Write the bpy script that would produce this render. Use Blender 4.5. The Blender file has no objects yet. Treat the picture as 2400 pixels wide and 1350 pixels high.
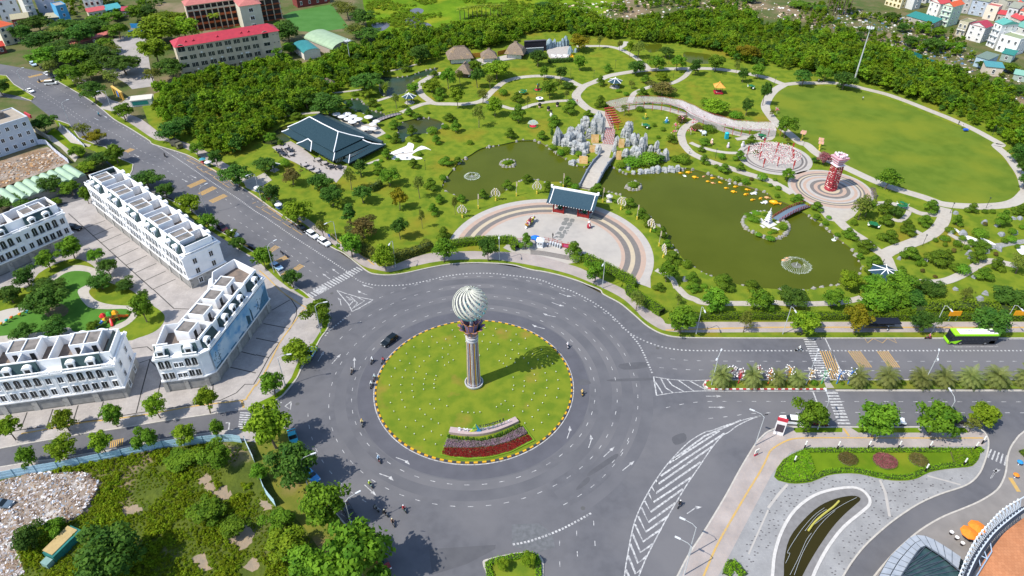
import bpy,bmesh,math,random
import numpy as np
from mathutils import Vector,Matrix
from mathutils.geometry import tessellate_polygon
R=math.radians
random.seed(7);RNG=np.random.default_rng(7)
scene=bpy.context.scene
COL=scene.collection
# -- camera, sky, sun, exposure
CAM_H,PITCH,FPX=115.0,R(37.6),1620.0
cam_d=bpy.data.cameras.new('camera');cam=bpy.data.objects.new('camera',cam_d);COL.objects.link(cam)
cam.location=(0,0,CAM_H);cam.rotation_euler=(R(90)-PITCH,0,0)
cam_d.sensor_width=36;cam_d.lens=FPX/2400*36;cam_d.clip_start=1;cam_d.clip_end=6000
scene.camera=cam
SUN_EL,SUN_AZ=R(52.5),R(29)
world=bpy.data.worlds.new('World');scene.world=world;world.use_nodes=True
wn=world.node_tree;bg=wn.nodes['Background']
sky=wn.nodes.new('ShaderNodeTexSky');sky.sky_type='NISHITA';sky.sun_disc=False
sky.sun_elevation=SUN_EL;sky.sun_rotation=math.atan2(-math.cos(SUN_AZ),-math.sin(SUN_AZ))
sky.air_density=1.0;sky.dust_density=0.6;sky.ozone_density=1.0
wn.links.new(sky.outputs[0],bg.inputs[0]);bg.inputs[1].default_value=0.145
sun_d=bpy.data.lights.new('sun','SUN');sun_d.energy=3.9;sun_d.angle=R(0.5);sun_d.color=(1.0,0.94,0.84)
sun=bpy.data.objects.new('sun',sun_d);COL.objects.link(sun)
sun.rotation_euler=Vector((math.cos(SUN_AZ)*math.cos(SUN_EL),math.sin(SUN_AZ)*math.cos(SUN_EL),-math.sin(SUN_EL))).to_track_quat('-Z','Y').to_euler()
sun.location=(-200,-100,300)
vs=scene.view_settings;vs.view_transform='Standard';vs.look='None';vs.exposure=0.62;vs.gamma=1;vs.use_curve_mapping=False
scene.cycles.max_bounces=5;scene.cycles.diffuse_bounces=3;scene.cycles.glossy_bounces=3;scene.cycles.transmission_bounces=3;scene.cycles.transparent_max_bounces=6
# -- map: survey points of the site -> ground metres
_c,_s=math.cos(PITCH),math.sin(PITCH)
def G(u,v,z=0.0):
 x,y=(u-1200)/FPX,(675-v)/FPX
 t=(CAM_H-z)/(_s-y*_c)
 return(x*t,(_c+y*_s)*t)
def proj(X,Y,Z):
 d=Y*_c-(Z-CAM_H)*_s;up=Y*_s+(Z-CAM_H)*_c
 return 1200+FPX*X/d,675-FPX*up/d,d
def height_at(base,v):
 lo,hi=0.0,90.0
 for i in range(40):
  m=(lo+hi)/2
  if proj(base[0],base[1],m)[1]>v:lo=m
  else:hi=m
 return lo
Q_=600/2382
TILE={r+str(c+1):(c*600,y0,Q_)for r,y0 in zip('ABCD',(0,340,680,1010))for c in range(4)}
TILE.update(M=(1000,640,240/1157),S=(1020,960,250/2400),K=(1270,230,320/2274),E=(1210,430,320/2400),R=(1730,320,330/2345),H=(1020,70,360/2314),F=(640,250,280/2224),V=(2040,0,360/2209),N1=(190,380,340/1530),N2=(340,600,320/1309),N3=(0,760,330/2025),N4=(0,450,190/1282),U=(2040,1140,360/2314),Q=(1640,840,440/2400),Y=(390,0,460/2400),Z=(0,0,330/2400),J=(1400,200,450/2400),I=(1720,460,180/2209),BUS=(2200,750,140/2400),L=(0,230,220/1188),X=(0,0,1.0),W=(590,960,270/1519),O=(2130,640,270/1456))
def PX(s):
 out,o,k=[],(0,0,1),[]
 for w in s.replace(';',' ').replace(',',' ').split():
  if w in TILE:o=TILE[w]
  else:
   k.append(float(w))
   if len(k)==2:out.append((o[0]+k[0]*o[2],o[1]+k[1]*o[2]));k=[]
 return out
def T(s,z=0.0):return[G(u,v,z)for u,v in PX(s)]
def T1(s,z=0.0):return T(s,z)[0]
def mpp(u,v):
 g=G(u,v);return proj(g[0],g[1],0)[2]/FPX
def smooth(p,n=5,closed=False):
 p=[Vector(q)for q in p];m=len(p);out=[]
 for i in range(m if closed else m-1):
  if closed:a,b,c,d=p[(i-1)%m],p[i],p[(i+1)%m],p[(i+2)%m]
  else:a,b,c,d=p[max(i-1,0)],p[i],p[i+1],p[min(i+2,m-1)]
  for k in range(n):
   t=k/n
   out.append(tuple(0.5*((2*b)+(c-a)*t+(2*a-5*b+4*c-d)*t*t+(3*b-a-3*c+d)*t**3)))
 if not closed:out.append(tuple(p[-1]))
 return out
def resample(p,step,closed=False):
 p=[Vector(q)for q in p]
 if closed:p.append(p[0])
 out=[p[0].copy()];left=step
 for a,b in zip(p,p[1:]):
  l=(b-a).length;pos=0.0
  while l-pos>=left and l>0:
   pos+=left;out.append(a.lerp(b,pos/l));left=step
  left-=(l-pos)
 return[tuple(q)for q in out]
def inside(pt,poly):
 x,y=pt;c=False;j=len(poly)-1
 for i in range(len(poly)):
  xi,yi=poly[i][0],poly[i][1];xj,yj=poly[j][0],poly[j][1]
  if(yi>y)!=(yj>y)and x<(xj-xi)*(y-yi)/(yj-yi)+xi:c=not c
  j=i
 return c
def circle(cx,cy,r,n=64,a0=0,a1=2*math.pi):return[(cx+r*math.cos(a0+(a1-a0)*i/n),cy+r*math.sin(a0+(a1-a0)*i/n))for i in range(n)]
def offset(p,d,closed=False):
 out=[];n=len(p)
 for i in range(n):
  a=Vector(p[(i-1)%n]if(closed or i>0)else p[i]);b=Vector(p[(i+1)%n]if(closed or i<n-1)else p[i])
  t=(b-a);t=t.normalized()if t.length>1e-9 else Vector((1,0));out.append((p[i][0]-t.y*d,p[i][1]+t.x*d))
 return out
# -- materials
MATS={}
def srgb(h):
 h=h.lstrip('#');f=lambda c:c/12.92 if c<=.04045 else((c+.055)/1.055)**2.4
 return tuple(f(int(h[i:i+2],16)/255)for i in(0,2,4))
def mat(name,col=None,rough=.8,col2=None,scale=1.0,lo=.35,hi=.65,detail=4,col3=None,scale3=.05,lo3=.45,hi3=.65,bump=0,bscale=None,metal=0,spec=.3,emit=None,coord='Object'):
 if name in MATS:return MATS[name]
 m=bpy.data.materials.new(name);m.use_nodes=True;MATS[name]=m
 n,l=m.node_tree.nodes,m.node_tree.links;b=n['Principled BSDF']
 b.inputs['Base Color'].default_value=(*col,1);b.inputs['Roughness'].default_value=rough;b.inputs['Metallic'].default_value=metal
 b.inputs['Specular IOR Level'].default_value=spec
 tc=n.new('ShaderNodeTexCoord')
 def noise(sc,a,z,det=4):
  t=n.new('ShaderNodeTexNoise');t.inputs['Scale'].default_value=sc;t.inputs['Detail'].default_value=det;l.new(tc.outputs[coord],t.inputs['Vector'])
  mr=n.new('ShaderNodeMapRange');mr.inputs[1].default_value=a;mr.inputs[2].default_value=z;l.new(t.outputs[0],mr.inputs[0]);return mr.outputs[0]
 out=None
 def mix(f,A,c2):
  x=n.new('ShaderNodeMix');x.data_type='RGBA';l.new(f,x.inputs[0])
  if A is None:x.inputs[6].default_value=(*col,1)
  else:l.new(A,x.inputs[6])
  x.inputs[7].default_value=(*c2,1);return x.outputs[2]
 if col2:out=mix(noise(scale,lo,hi,detail),out,col2)
 if col3:out=mix(noise(scale3,lo3,hi3,6),out,col3)
 if out is not None:l.new(out,b.inputs['Base Color'])
 if bump:
  t=n.new('ShaderNodeTexNoise');t.inputs['Scale'].default_value=bscale or scale;t.inputs['Detail'].default_value=5;l.new(tc.outputs[coord],t.inputs['Vector'])
  bp=n.new('ShaderNodeBump');bp.inputs['Strength'].default_value=1;bp.inputs['Distance'].default_value=bump;l.new(t.outputs[0],bp.inputs['Height']);l.new(bp.outputs[0],b.inputs['Normal'])
 if emit:b.inputs['Emission Color'].default_value=(*col,1);b.inputs['Emission Strength'].default_value=emit
 return m
def plain(hexcol,rough=.7,metal=0,spec=.3):return mat('paint_'+hexcol.strip('#')+('_%d'%int(rough*10)),srgb(hexcol),rough,metal=metal,spec=spec,col2=tuple(c*.86 for c in srgb(hexcol)),scale=1.7)
def leafmat(name,a,b,trans=.32,rough=.6):
 a,b=tuple(c*1.8 for c in a),tuple(c*1.95 for c in b)
 if name in MATS:return MATS[name]
 m=bpy.data.materials.new(name);m.use_nodes=True;MATS[name]=m
 n,l=m.node_tree.nodes,m.node_tree.links;p=n['Principled BSDF'];p.inputs['Roughness'].default_value=rough;p.inputs['Specular IOR Level'].default_value=.08
 at=n.new('ShaderNodeAttribute');at.attribute_name='tint'
 oi=n.new('ShaderNodeObjectInfo')
 x=n.new('ShaderNodeMix');x.data_type='RGBA';x.inputs[6].default_value=(*a,1);x.inputs[7].default_value=(*b,1);l.new(at.outputs['Fac'],x.inputs[0])
 hs=n.new('ShaderNodeHueSaturation');l.new(x.outputs[2],hs.inputs['Color'])
 mr=n.new('ShaderNodeMapRange');mr.inputs[3].default_value=.78;mr.inputs[4].default_value=1.22;l.new(oi.outputs['Random'],mr.inputs[0]);l.new(mr.outputs[0],hs.inputs['Value'])
 mr2=n.new('ShaderNodeMapRange');mr2 .inputs[3].default_value=.485;mr2 .inputs[4].default_value=.512;l.new(oi.outputs['Random'],mr2 .inputs[0]);l.new(mr2 .outputs[0],hs.inputs['Hue'])
 l.new(hs.outputs[0],p.inputs['Base Color'])
 tr=n.new('ShaderNodeBsdfTranslucent');l.new(hs.outputs[0],tr.inputs[0]);ms=n.new('ShaderNodeMixShader');ms.inputs[0].default_value=trans
 l.new(p.outputs[0],ms.inputs[1]);l.new(tr.outputs[0],ms.inputs[2]);l.new(ms.outputs[0],n['Material Output'].inputs[0])
 return m
WHITE=mat('white_render',(.84,.845,.85),.75,col2=(.76,.77,.78),scale=.5)
ROADPAINT=mat('road_paint_white',(.50,.50,.495),.7,col2=(.21,.21,.22),scale=1.9,lo=.38,hi=.66)
ROADYEL=mat('road_paint_yellow',(.62,.36,.07),.7,col2=(.36,.25,.1),scale=2.5,lo=.45,hi=.75)
# -- mesh building
class MB:
 def __init__(s):s.v=[];s.f=[];s.m=[]
 def add(s,vs,fs,mi=0):
  o=len(s.v);s.v+=[tuple(q)for q in vs]
  for f in fs:s.f.append(tuple(o+i for i in f));s.m.append(mi)
  return s
 def box(s,x0,x1,y0,y1,z0,z1,mi=0,M=None):
  v=[Vector((x,y,z))for z in(z0,z1)for y in(y0,y1)for x in(x0,x1)]
  if M:v=[M@q for q in v]
  return s.add(v,[(0,2,3,1),(4,5,7,6),(0,1,5,4),(2,6,7,3),(0,4,6,2),(1,3,7,5)],mi)
 def quad(s,a,b,c,d,mi=0):return s.add([a,b,c,d],[(0,1,2,3)],mi)
 def face(s,pts,mi=0):return s.add(pts,[tuple(range(len(pts)))],mi)
 def prism(s,poly,z0,z1,mi=0,holes=(),bottom=False):
  loops=[list(poly)]+[list(h)for h in holes];flat=[q for L in loops for q in L]
  tris=tessellate_polygon([[Vector((q[0],q[1],0))for q in L]for L in loops])
  fs=[]
  for t in tris:
   a,b,c=(flat[i]for i in t)
   fs.append(t if(b[0]-a[0])*(c[1]-a[1])-(b[1]-a[1])*(c[0]-a[0])>0 else t[::-1])
  s.add([(q[0],q[1],z1)for q in flat],fs,mi)
  if z1-z0>1e-6:
   for L in loops:
    n=len(L);ar=sum(L[i][0]*L[(i+1)%n][1]-L[(i+1)%n][0]*L[i][1]for i in range(n))
    if(ar<0)!=(L is not loops[0]):L=L[::-1]
    s.add([(q[0],q[1],z0)for q in L]+[(q[0],q[1],z1)for q in L],[(i,(i+1)%n,n+(i+1)%n,n+i)for i in range(n)],mi)
  if bottom:s.add([(q[0],q[1],z0)for q in flat],[f[::-1]for f in fs],mi)
  return s
 def tube(s,pts,r,n=6,mi=0,cap=True):
  pts=[Vector(p)for p in pts];rs=r if isinstance(r,(list,tuple))else[r]*len(pts);vs=[]
  for i,p in enumerate(pts):
   t=(pts[min(i+1,len(pts)-1)]-pts[max(i-1,0)]).normalized()
   a=t.cross(Vector((0,0,1))if abs(t.z)<.95 else Vector((1,0,0))).normalized();b=t.cross(a)
   vs+=[p+(a*math.cos(2*math.pi*k/n)+b*math.sin(2*math.pi*k/n))*rs[i]for k in range(n)]
  fs=[(i*n+k,i*n+(k+1)%n,(i+1)*n+(k+1)%n,(i+1)*n+k)for i in range(len(pts)-1)for k in range(n)]
  if cap:fs+=[tuple(range(n))[::-1],tuple((len(pts)-1)*n+k for k in range(n))]
  return s.add(vs,[f[::-1]for f in fs],mi)
 def lathe(s,prof,n=12,mi=0,cx=0,cy=0,sx=1,sy=1):
  vs=[(cx+r*sx*math.cos(2*math.pi*k/n),cy+r*sy*math.sin(2*math.pi*k/n),z)for r,z in prof for k in range(n)]
  fs=[(i*n+k,i*n+(k+1)%n,(i+1)*n+(k+1)%n,(i+1)*n+k)for i in range(len(prof)-1)for k in range(n)]
  fs.append(tuple((len(prof)-1)*n+k for k in range(n)))
  return s.add(vs,fs,mi)
 def ball(s,c,r,n=8,m=5,mi=0,sz=1):
  s.lathe([(r*math.sin(math.pi*(i+.02)/(m+.04)),c[2]-r*sz*math.cos(math.pi*(i+.02)/(m+.04)))for i in range(m+1)],n,mi,c[0],c[1]);return s
 def ribbon(s,pts,w,z,mi=0,closed=False,z0=None):
  a,b=offset(pts,w/2,closed),offset(pts,-w/2,closed);n=len(pts)
  vs=[(q[0],q[1],z)for q in b]+[(q[0],q[1],z)for q in a]
  fs=[(i,(i+1)%n,n+(i+1)%n,n+i)for i in range(n if closed else n-1)]
  s.add(vs,fs,mi)
  if z0 is not None:
   for L,fl in((b,0),(a,1)):
    s.add([(q[0],q[1],z0)for q in L]+[(q[0],q[1],z)for q in L],[((i,(i+1)%n,n+(i+1)%n,n+i)if not fl else((i+1)%n,i,n+i,n+(i+1)%n))for i in range(n if closed else n-1)],mi)
  return s
 def mesh(s,name,mats,smooth=False):
  me=bpy.data.meshes.new(name);me.from_pydata(s.v,[],s.f)
  for m in(mats if isinstance(mats,(list,tuple))else[mats]):me.materials.append(m)
  if any(s.m):me.polygons.foreach_set('material_index',s.m)
  if smooth:me.polygons.foreach_set('use_smooth',[True]*len(s.f))
  me.update();return me
 def build(s,name,mats,parent=None,smooth=False,loc=None,rz=None):
  return link(name,s.mesh(name,mats,smooth),parent,loc,rz)
def link(name,me,parent=None,loc=None,rz=None,scale=None):
 o=bpy.data.objects.new(name,me);COL.objects.link(o)
 if parent:o.parent=parent
 if loc is not None:o.location=loc
 if rz is not None:o.rotation_euler=(0,0,rz)
 if scale is not None:o.scale=scale
 return o
def tag(o,label,cat,group=None):
 o['label']=label;o['category']=cat
 if group:o['group']=group
 return o
def kind(o,k):o['kind']=k;return o
def thing(name,label,cat,loc=(0,0,0),rz=0,group=None):
 o=bpy.data.objects.new(name,None);COL.objects.link(o);o.location=loc if len(loc)==3 else(loc[0],loc[1],0);o.rotation_euler=(0,0,rz);o.empty_display_size=.3
 return tag(o,label,cat,group)
def clone(root,loc,rz=0,label=None,group=None,scale=None,mats=None):
 def cp(o,par):
  c=o.copy();COL.objects.link(c);c.parent=par
  if mats and o.type=='MESH' and o.data.materials and o.data.materials[0]in mats:
   c.data=mats_copy(o.data,mats)
  for ch in list(o.children):cp(ch,c)
  return c
 r=cp(root,None);r.location=loc if len(loc)==3 else(loc[0],loc[1],0);r.rotation_euler=(0,0,rz)
 if scale is not None:r.scale=scale
 if label:r['label']=label
 if group:r['group']=group
 return r
_mc={}
def mats_copy(me,mats):
 k=(me.name,mats[me.materials[0]].name)
 if k not in _mc:
  c=me.copy();c.materials[0]=mats[me.materials[0]];_mc[k]=c
 return _mc[k]
def slab(name,poly,z0,z1,m,holes=()):
 return kind(MB().prism(poly,z0,z1,0,holes).build(name,m),'structure')
ORD='first second third fourth fifth sixth seventh eighth ninth tenth eleventh twelfth thirteenth fourteenth fifteenth sixteenth seventeenth eighteenth nineteenth twentieth'.split()
def nth(i):
 if i<20:return ORD[i]
 t={2:'twenty',3:'thirty',4:'forty',5:'fifty',6:'sixty',7:'seventy'}
 k=i+1;d,u=divmod(k,10)
 if u==0:return{2:'twentieth',3:'thirtieth',4:'fortieth',5:'fiftieth',6:'sixtieth',7:'seventieth'}[d]
 return t[d]+'-'+ORD[u-1]
# -- GROUND, ROADS, WATER
M_EARTH=mat('earth',(.105,.10,.035),.95,col2=(.06,.09,.015),scale=.12,lo=.4,hi=.6,col3=(.20,.15,.09),scale3=.035,lo3=.52,hi3=.66,bump=.15,bscale=.8)
M_LAWN=mat('lawn',(.155,.20,.02),.95,col2=(.098,.155,.016),scale=.3,lo=.42,hi=.62,detail=9,col3=(.215,.17,.022),scale3=.055,lo3=.55,hi3=.75,bump=.06,bscale=6,spec=0)
M_LAWN2=mat('lawn_bright',(.125,.20,.012),.95,col2=(.085,.15,.010),scale=.2,detail=8,col3=(.20,.20,.02),scale3=.07,lo3=.5,hi3=.7,bump=.06,bscale=6,spec=0)
M_ISLE=mat('roundabout_lawn',(.158,.20,.02),.95,col2=(.105,.162,.016),scale=.3,lo=.4,hi=.64,detail=9,col3=(.25,.17,.04),scale3=.12,lo3=.6,hi3=.78,bump=.05,bscale=7,spec=0)
M_TURF=mat('play_turf',(.075,.185,.03),.9,col2=(.06,.15,.025),scale=.3,bump=.02,bscale=12,spec=0)
M_MARSH=mat('marsh_grass',(.13,.22,.015),.95,col2=(.08,.16,.012),scale=.1,detail=8,col3=(.22,.24,.02),scale3=.04,lo3=.5,hi3=.65,bump=.3,bscale=.6,spec=0)
M_ASPH=mat('asphalt',(.108,.109,.121),.88,col2=(.092,.093,.104),scale=.5,lo=.38,hi=.66,detail=10,col3=(.136,.134,.142),scale3=.045,lo3=.42,hi3=.62,bump=.004,bscale=30)
M_ASPH2=mat('asphalt_dark',(.092,.093,.102),.88,col2=(.08,.081,.09),scale=.5,detail=8,bump=.004,bscale=30)
M_CONC=mat('kerb_concrete',(.46,.43,.39),.85,col2=(.37,.35,.315),scale=1.5,bump=.004,bscale=12)
M_PATH=mat('park_path',(.41,.375,.325),.9,col2=(.35,.32,.28),scale=.9,detail=8,col3=(.41,.385,.34),scale3=.08,bump=.006,bscale=16)
M_WATER=None
def pavemat(name,c1,c2,cm,sc,squash=.5):
 m=mat(name,c1,.88);n,l=m.node_tree.nodes,m.node_tree.links
 tc=n['Texture Coordinate'];b=n.new('ShaderNodeTexBrick');l.new(tc.outputs['Object'],b.inputs[0]);b.inputs['Scale'].default_value=sc
 b.inputs['Color1'].default_value=(*c1,1);b.inputs['Color2'].default_value=(*c2,1);b.inputs['Mortar'].default_value=(*cm,1);b.inputs['Mortar Size'].default_value=.012;b.inputs['Row Height'].default_value=squash
 t=n.new('ShaderNodeTexNoise');t.inputs['Scale'].default_value=.25;t.inputs['Detail'].default_value=8;l.new(tc.outputs['Object'],t.inputs['Vector'])
 mr=n.new('ShaderNodeMapRange');mr.inputs[1].default_value=.3;mr.inputs[2].default_value=.7;mr.inputs[3].default_value=.84;mr.inputs[4].default_value=1.14;l.new(t.outputs[0],mr.inputs[0])
 x=n.new('ShaderNodeVectorMath');x.operation='SCALE';l.new(b.outputs[0],x.inputs[0]);l.new(mr.outputs[0],x.inputs['Scale']);l.new(x.outputs[0],n['Principled BSDF'].inputs['Base Color']);return m
M_PAVE=pavemat('plaza_paving',(.37,.34,.31),(.33,.305,.28),(.27,.25,.225),1.2)
M_PAVEG=pavemat('grey_granite_paving',(.27,.27,.27),(.245,.245,.25),(.21,.21,.21),1.6)
M_PAVEP=pavemat('pinkish_paving',(.35,.30,.275),(.32,.285,.27),(.28,.25,.235),1.4)
M_PAVEB=pavemat('block_paving',(.36,.33,.31),(.32,.295,.28),(.27,.25,.235),1.0)
def water(name,c,c2,rough=.16):
 m=mat(name,c,rough,col2=c2,scale=.06,spec=.07,bump=.012,bscale=2.2);return m
M_WATER=water('pond_water',(.062,.078,.006),(.073,.09,.008))
M_WATER2=water('stream_water',(.022,.05,.03),(.05,.055,.01))
M_POOL=water('dark_pool_water',(.022,.02,.006),(.03,.026,.008))
POND=smooth(T('B2 1740 350 1780 290 1830 230 1900 150 2000 90 2080 40 2180 10 ; A2 2290 1345 ; A3 60 1310 150 1300 240 1315 ; B3 310 0 400 60 450 100 540 150 600 185 690 200 760 150 830 140 930 190 990 240 1100 262 1250 245 1400 240 1550 225 1640 215 1750 240 1850 270 1950 300 2050 340 2150 370 2250 400 2382 450 ; B4 60 510 140 530 250 580 350 640 420 680 500 740 580 800 640 860 720 920 780 970 830 1040 865 1110 870 1170 840 1230 700 1290 500 1330 300 1350 100 1345 ; B3 2250 1325 2100 1300 1950 1240 1850 1220 1750 1170 1680 1130 1600 1070 1540 1000 1480 930 1440 860 1400 790 1330 730 1280 670 1200 600 1140 550 1060 490 960 450 880 440 800 440 720 420 620 400 560 380 500 350 420 345 330 345 250 330 150 320 60 340 0 360 ; B2 2300 450 2150 490 2050 510 1950 520 1850 470 1780 440 1735 400'),3,True)
STREAMS=[smooth(T(s),4,True)for s in('A2 1160 720 1230 715 1400 710 1550 660 1640 640 1700 632 1640 690 1540 725 1460 760 1420 830 1380 870 1300 890 1220 900 1150 860','A2 800 935 960 920 1000 960 1050 980 1060 1020 1180 1050 1200 1080 1130 1125 1080 1110 1000 1060 900 1025 850 985','A2 1330 1150 1420 1120 1520 1100 1610 1098 1700 1120 1740 1150 1720 1200 1600 1240 1480 1252 1400 1280 1380 1320 1330 1300 1318 1230','A2 60 1330 150 1240 240 1180 350 1148 300 1200 250 1230 320 1300 200 1345','A3 1600 488 1720 495 1850 518 1850 590 1680 592 1610 562','A3 1225 410 1300 415 1390 412 1375 470 1290 492 1240 455')]
PLANTER_POOL=smooth(T('D4 120 1450 145 1350 150 1200 200 1000 330 830 480 700 640 630 780 605 850 620 855 650 800 700 700 790 600 900 500 1040 400 1200 320 1350 280 1460'),3,True)
slab('pond_bed',[(-1500,-300),(1500,-300),(1500,1800),(-1500,1800)],-.9,-.8,mat('pond_bed_mud',(.05,.045,.02),.9))
slab('ground',[(-1400,-250),(1400,-250),(1400,1700),(-1400,1700)],-.8,0,M_EARTH,[POND]+STREAMS[:4])
kind(MB().prism(offset(POND,0,True),-.3,-.3).build('pond_water',M_WATER),'structure')
for i,s in enumerate(STREAMS):kind(MB().prism(s,-.3 if i<4 else.17,-.3 if i<4 else.17).build('stream_water',M_WATER2 if i<4 else M_WATER),'structure')
kind(MB().prism(PLANTER_POOL,.06,.06).build('pool_water',M_POOL),'structure')
# ---- road surface
ROADP='X -260 40 0 150 ; A1 540 690 610 790 935 1000 1430 1345 ; B1 1735 90 2080 290 ; B2 0 480 240 650 700 950 960 1120 1130 1205 1400 1190 1800 1110 2200 1100 ; B3 0 1130 300 1180 600 1260 ; C3 770 0 1000 120 1180 270 1350 390 1550 440 ; X 2400 792 2700 792 2700 1060 2400 1040 ; X 2450 1090 2350 1190 2200 1300 2100 1450 1700 1500 1560 1500 1000 1500 ; D2 1330 1450 1130 1190 830 870 600 600 390 200 300 -20 ; X 590 1012 500 1026 250 1070 -300 1160 -300 1090 0 1040 ; D1 300 105 830 15 ; C1 1500 1215 2382 1085 ; C2 240 980 380 810 540 550 670 340 640 200 440 20 ; B2 250 1250 0 970 ; B1 2000 770 1600 500 ; X 300 430 190 470 0 540 -60 520 180 440 260 390 ; A1 740 1290 500 1110 280 940 0 900 ; X -250 200'
slab('road',T(ROADP),0,.012,M_ASPH,[PLANTER_POOL])
ROAD=bpy.data.objects['road']
RC=(-8.75,112.9);RI=22.35
mb=MB()
ring=lambda r0,r1,z,a0=0,a1=2*math.pi,n=160,mi=0,m=None:(m or mb).add([(RC[0]+r*math.cos(a0+(a1-a0)*i/n),RC[1]+r*math.sin(a0+(a1-a0)*i/n),z)for r in(r0,r1)for i in range(n+1)],[(i,n+1+i,n+2+i,i+1)for i in range(n)],mi)
ring(RI+.5,RI+4.2,.016);kind(mb.build('worn_lane',mat('asphalt_worn',(.095,.096,.112),.8,col2=(.08,.081,.095),scale=.3,detail=8),ROAD),'structure')
for r_ in(25.6,30.4,35.2,39.6):
 mb=MB();ring(r_-1.25,r_+1.25,.0145,R(-60)if r_>34 else 0,R(150)if r_>34 else 2*math.pi);kind(mb.build('wheel_track',mat('asphalt_tracked',(.118,.118,.129),.85,col2=(.096,.097,.108),scale=.16,lo=.35,hi=.65,detail=8),ROAD),'structure')
MB().prism(T('D2 1610 1100 2230 1060 2225 1100 1960 1240 1640 1340'),.016,.016).build('repair_patch',M_ASPH2,ROAD)
for s in('C3 620 840 690 830 735 870 640 885','D3 720 380 960 215 968 262 735 412','D3 600 530 700 430 722 470 622 546','C3 920 830 1320 815 1320 838 930 850','C3 1000 690 1240 670 1250 720 1040 740','D3 1490 60 1600 20 1620 90 1520 130'):MB().prism(smooth(T(s),3,True),.0168,.0168).build('repair_patch',M_ASPH2,ROAD)
MB().prism(T('D3 0 870 250 860 380 960 400 1080 250 1130 120 1120 0 1060'),.0165,.0165).build('repair_patch',mat('asphalt_patch',(.135,.14,.15),.88,col2=(.10,.105,.112),scale=1.2,detail=9),ROAD)
# ---- kerbed slabs
Z1=.13
def kerbline(pts,w=.3,z=.16,name='kerb',m=M_CONC,closed=False):
 return kind(MB().ribbon(pts,w,z,0,closed,0).build(name,m),'structure')
def band(name,outer,inner,m,z=Z1):return slab(name,list(outer)+list(inner)[::-1],0,z,m)
K_N1=T('A1 540 760 610 800 800 910 935 1005 1060 1110 1200 1190 1390 1310 1430 1345 ; B1 1735 90 1900 180 2080 290 2240 390 2382 480 ; B2 120 570 240 650 370 735 430 775 700 950 820 1010 960 1120')
K_N2=T('B2 960 1120 1050 1185 1130 1205 1250 1210 1400 1190 1600 1145 1800 1110 2000 1098 2200 1100 2382 1115 ; B3 100 1140 200 1165 300 1180 450 1215 600 1260 700 1300 820 1350 ; C3 850 40 1000 120 1100 200 1180 270 1250 330 1350 390 1450 425 1550 440 1700 445 ; X 1800 793 2100 793 2500 793')
K_N=smooth(K_N1[:-1]+K_N2,3)
SWO=smooth(T('A1 620 700 760 830 900 930 1000 1000 1120 1090 1260 1180 1440 1300 ; B1 1560 -30 1800 70 1950 170 2100 250 2260 350 2382 420 ; B2 190 540 430 720 650 880 770 960 900 1060 1000 1130 1130 1165 1260 1180 1450 1135 1700 1085 2000 1065 2230 1070 ; B3 0 1090 200 1125 450 1180 620 1235 ; C3 880 0 1040 90 1150 190 1210 255 1330 340 1450 385 1700 397 ; X 1800 779.5 2100 779.5 2500 779.5'),3)
SWI=smooth(T('A1 660 650 820 770 1000 900 1180 1050 1330 1120 1560 1290 ; B1 1700 -30 1900 50 2060 150 2200 230 2340 300 ; B2 60 370 260 560 480 690 680 840 800 930 970 980 1100 1060 1135 1125 1250 1130 1400 1070 1500 1040 1650 1005 2000 990 2080 992 2382 1000 ; B3 200 1020 400 1070 520 1110 640 1150 760 1210 850 1260 1050 1350 ; C3 1250 160 1400 270 1450 320 1700 300 ; X 1800 755.5 2100 755 2500 755'),3)
band('verge',K_N,SWO,M_LAWN)
band('sidewalk',SWO,SWI,M_PAVEP,.134)
kerbline(K_N)
PARK=SWI+T('X 2700 740 2700 380 2420 270 2300 203 2150 163 2050 123 1900 76 1800 60 1700 32 1480 54 1300 43 1210 56 1100 70 1010 76 930 88 860 110 800 128 690 152 600 163 520 176 430 196 362 220 330 240 360 320')
slab('park_lawn',PARK,0,Z1,M_LAWN,[POND]+STREAMS[:4])
slab('marsh',T('X 840 -60 860 60 900 130 1120 70 1300 60 1420 30 1480 -40 1200 -80'),0,.05,M_MARSH)
for s in('A2 1430 100 1500 75 1560 95 1530 130 1480 125','A2 1380 190 1480 150 1530 200 1600 215 1635 245 1560 262 1450 255','A2 1080 225 1200 205 1250 230 1180 285 1110 270'):
 kind(MB().prism(smooth(T(s),4,True),.06,.06).build('marsh_pool',mat('marsh_water',(.11,.105,.13),.3,col2=(.085,.085,.105),scale=.2)),'structure')
slab('football_pitch',T('A2 240 150 330 110 700 40 870 260 560 300 400 290 300 190'),0,.06,mat('pitch_turf',(.045,.145,.02),.9,col2=(.06,.17,.03),scale=.15,detail=8,bump=.03,bscale=5))
slab('big_lawn',smooth(T('A4 60 900 150 830 300 800 500 800 780 830 1100 920 1500 1070 1850 1210 2120 1340 ; B4 2160 90 2260 220 2330 370 2300 470 2150 530 1950 545 1700 535 1480 465 1250 400 1000 310 800 215 600 130 440 30 ; A4 250 1250 130 1120 70 1020'),3,True),.1,Z1+.012,mat('big_lawn_grass',(.112,.165,.022),.95,col2=(.088,.14,.018),scale=.16,lo=.4,hi=.62,detail=9,col3=(.15,.185,.022),scale3=.05,lo3=.45,hi3=.64,bump=.06,bscale=6,spec=0))
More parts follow.
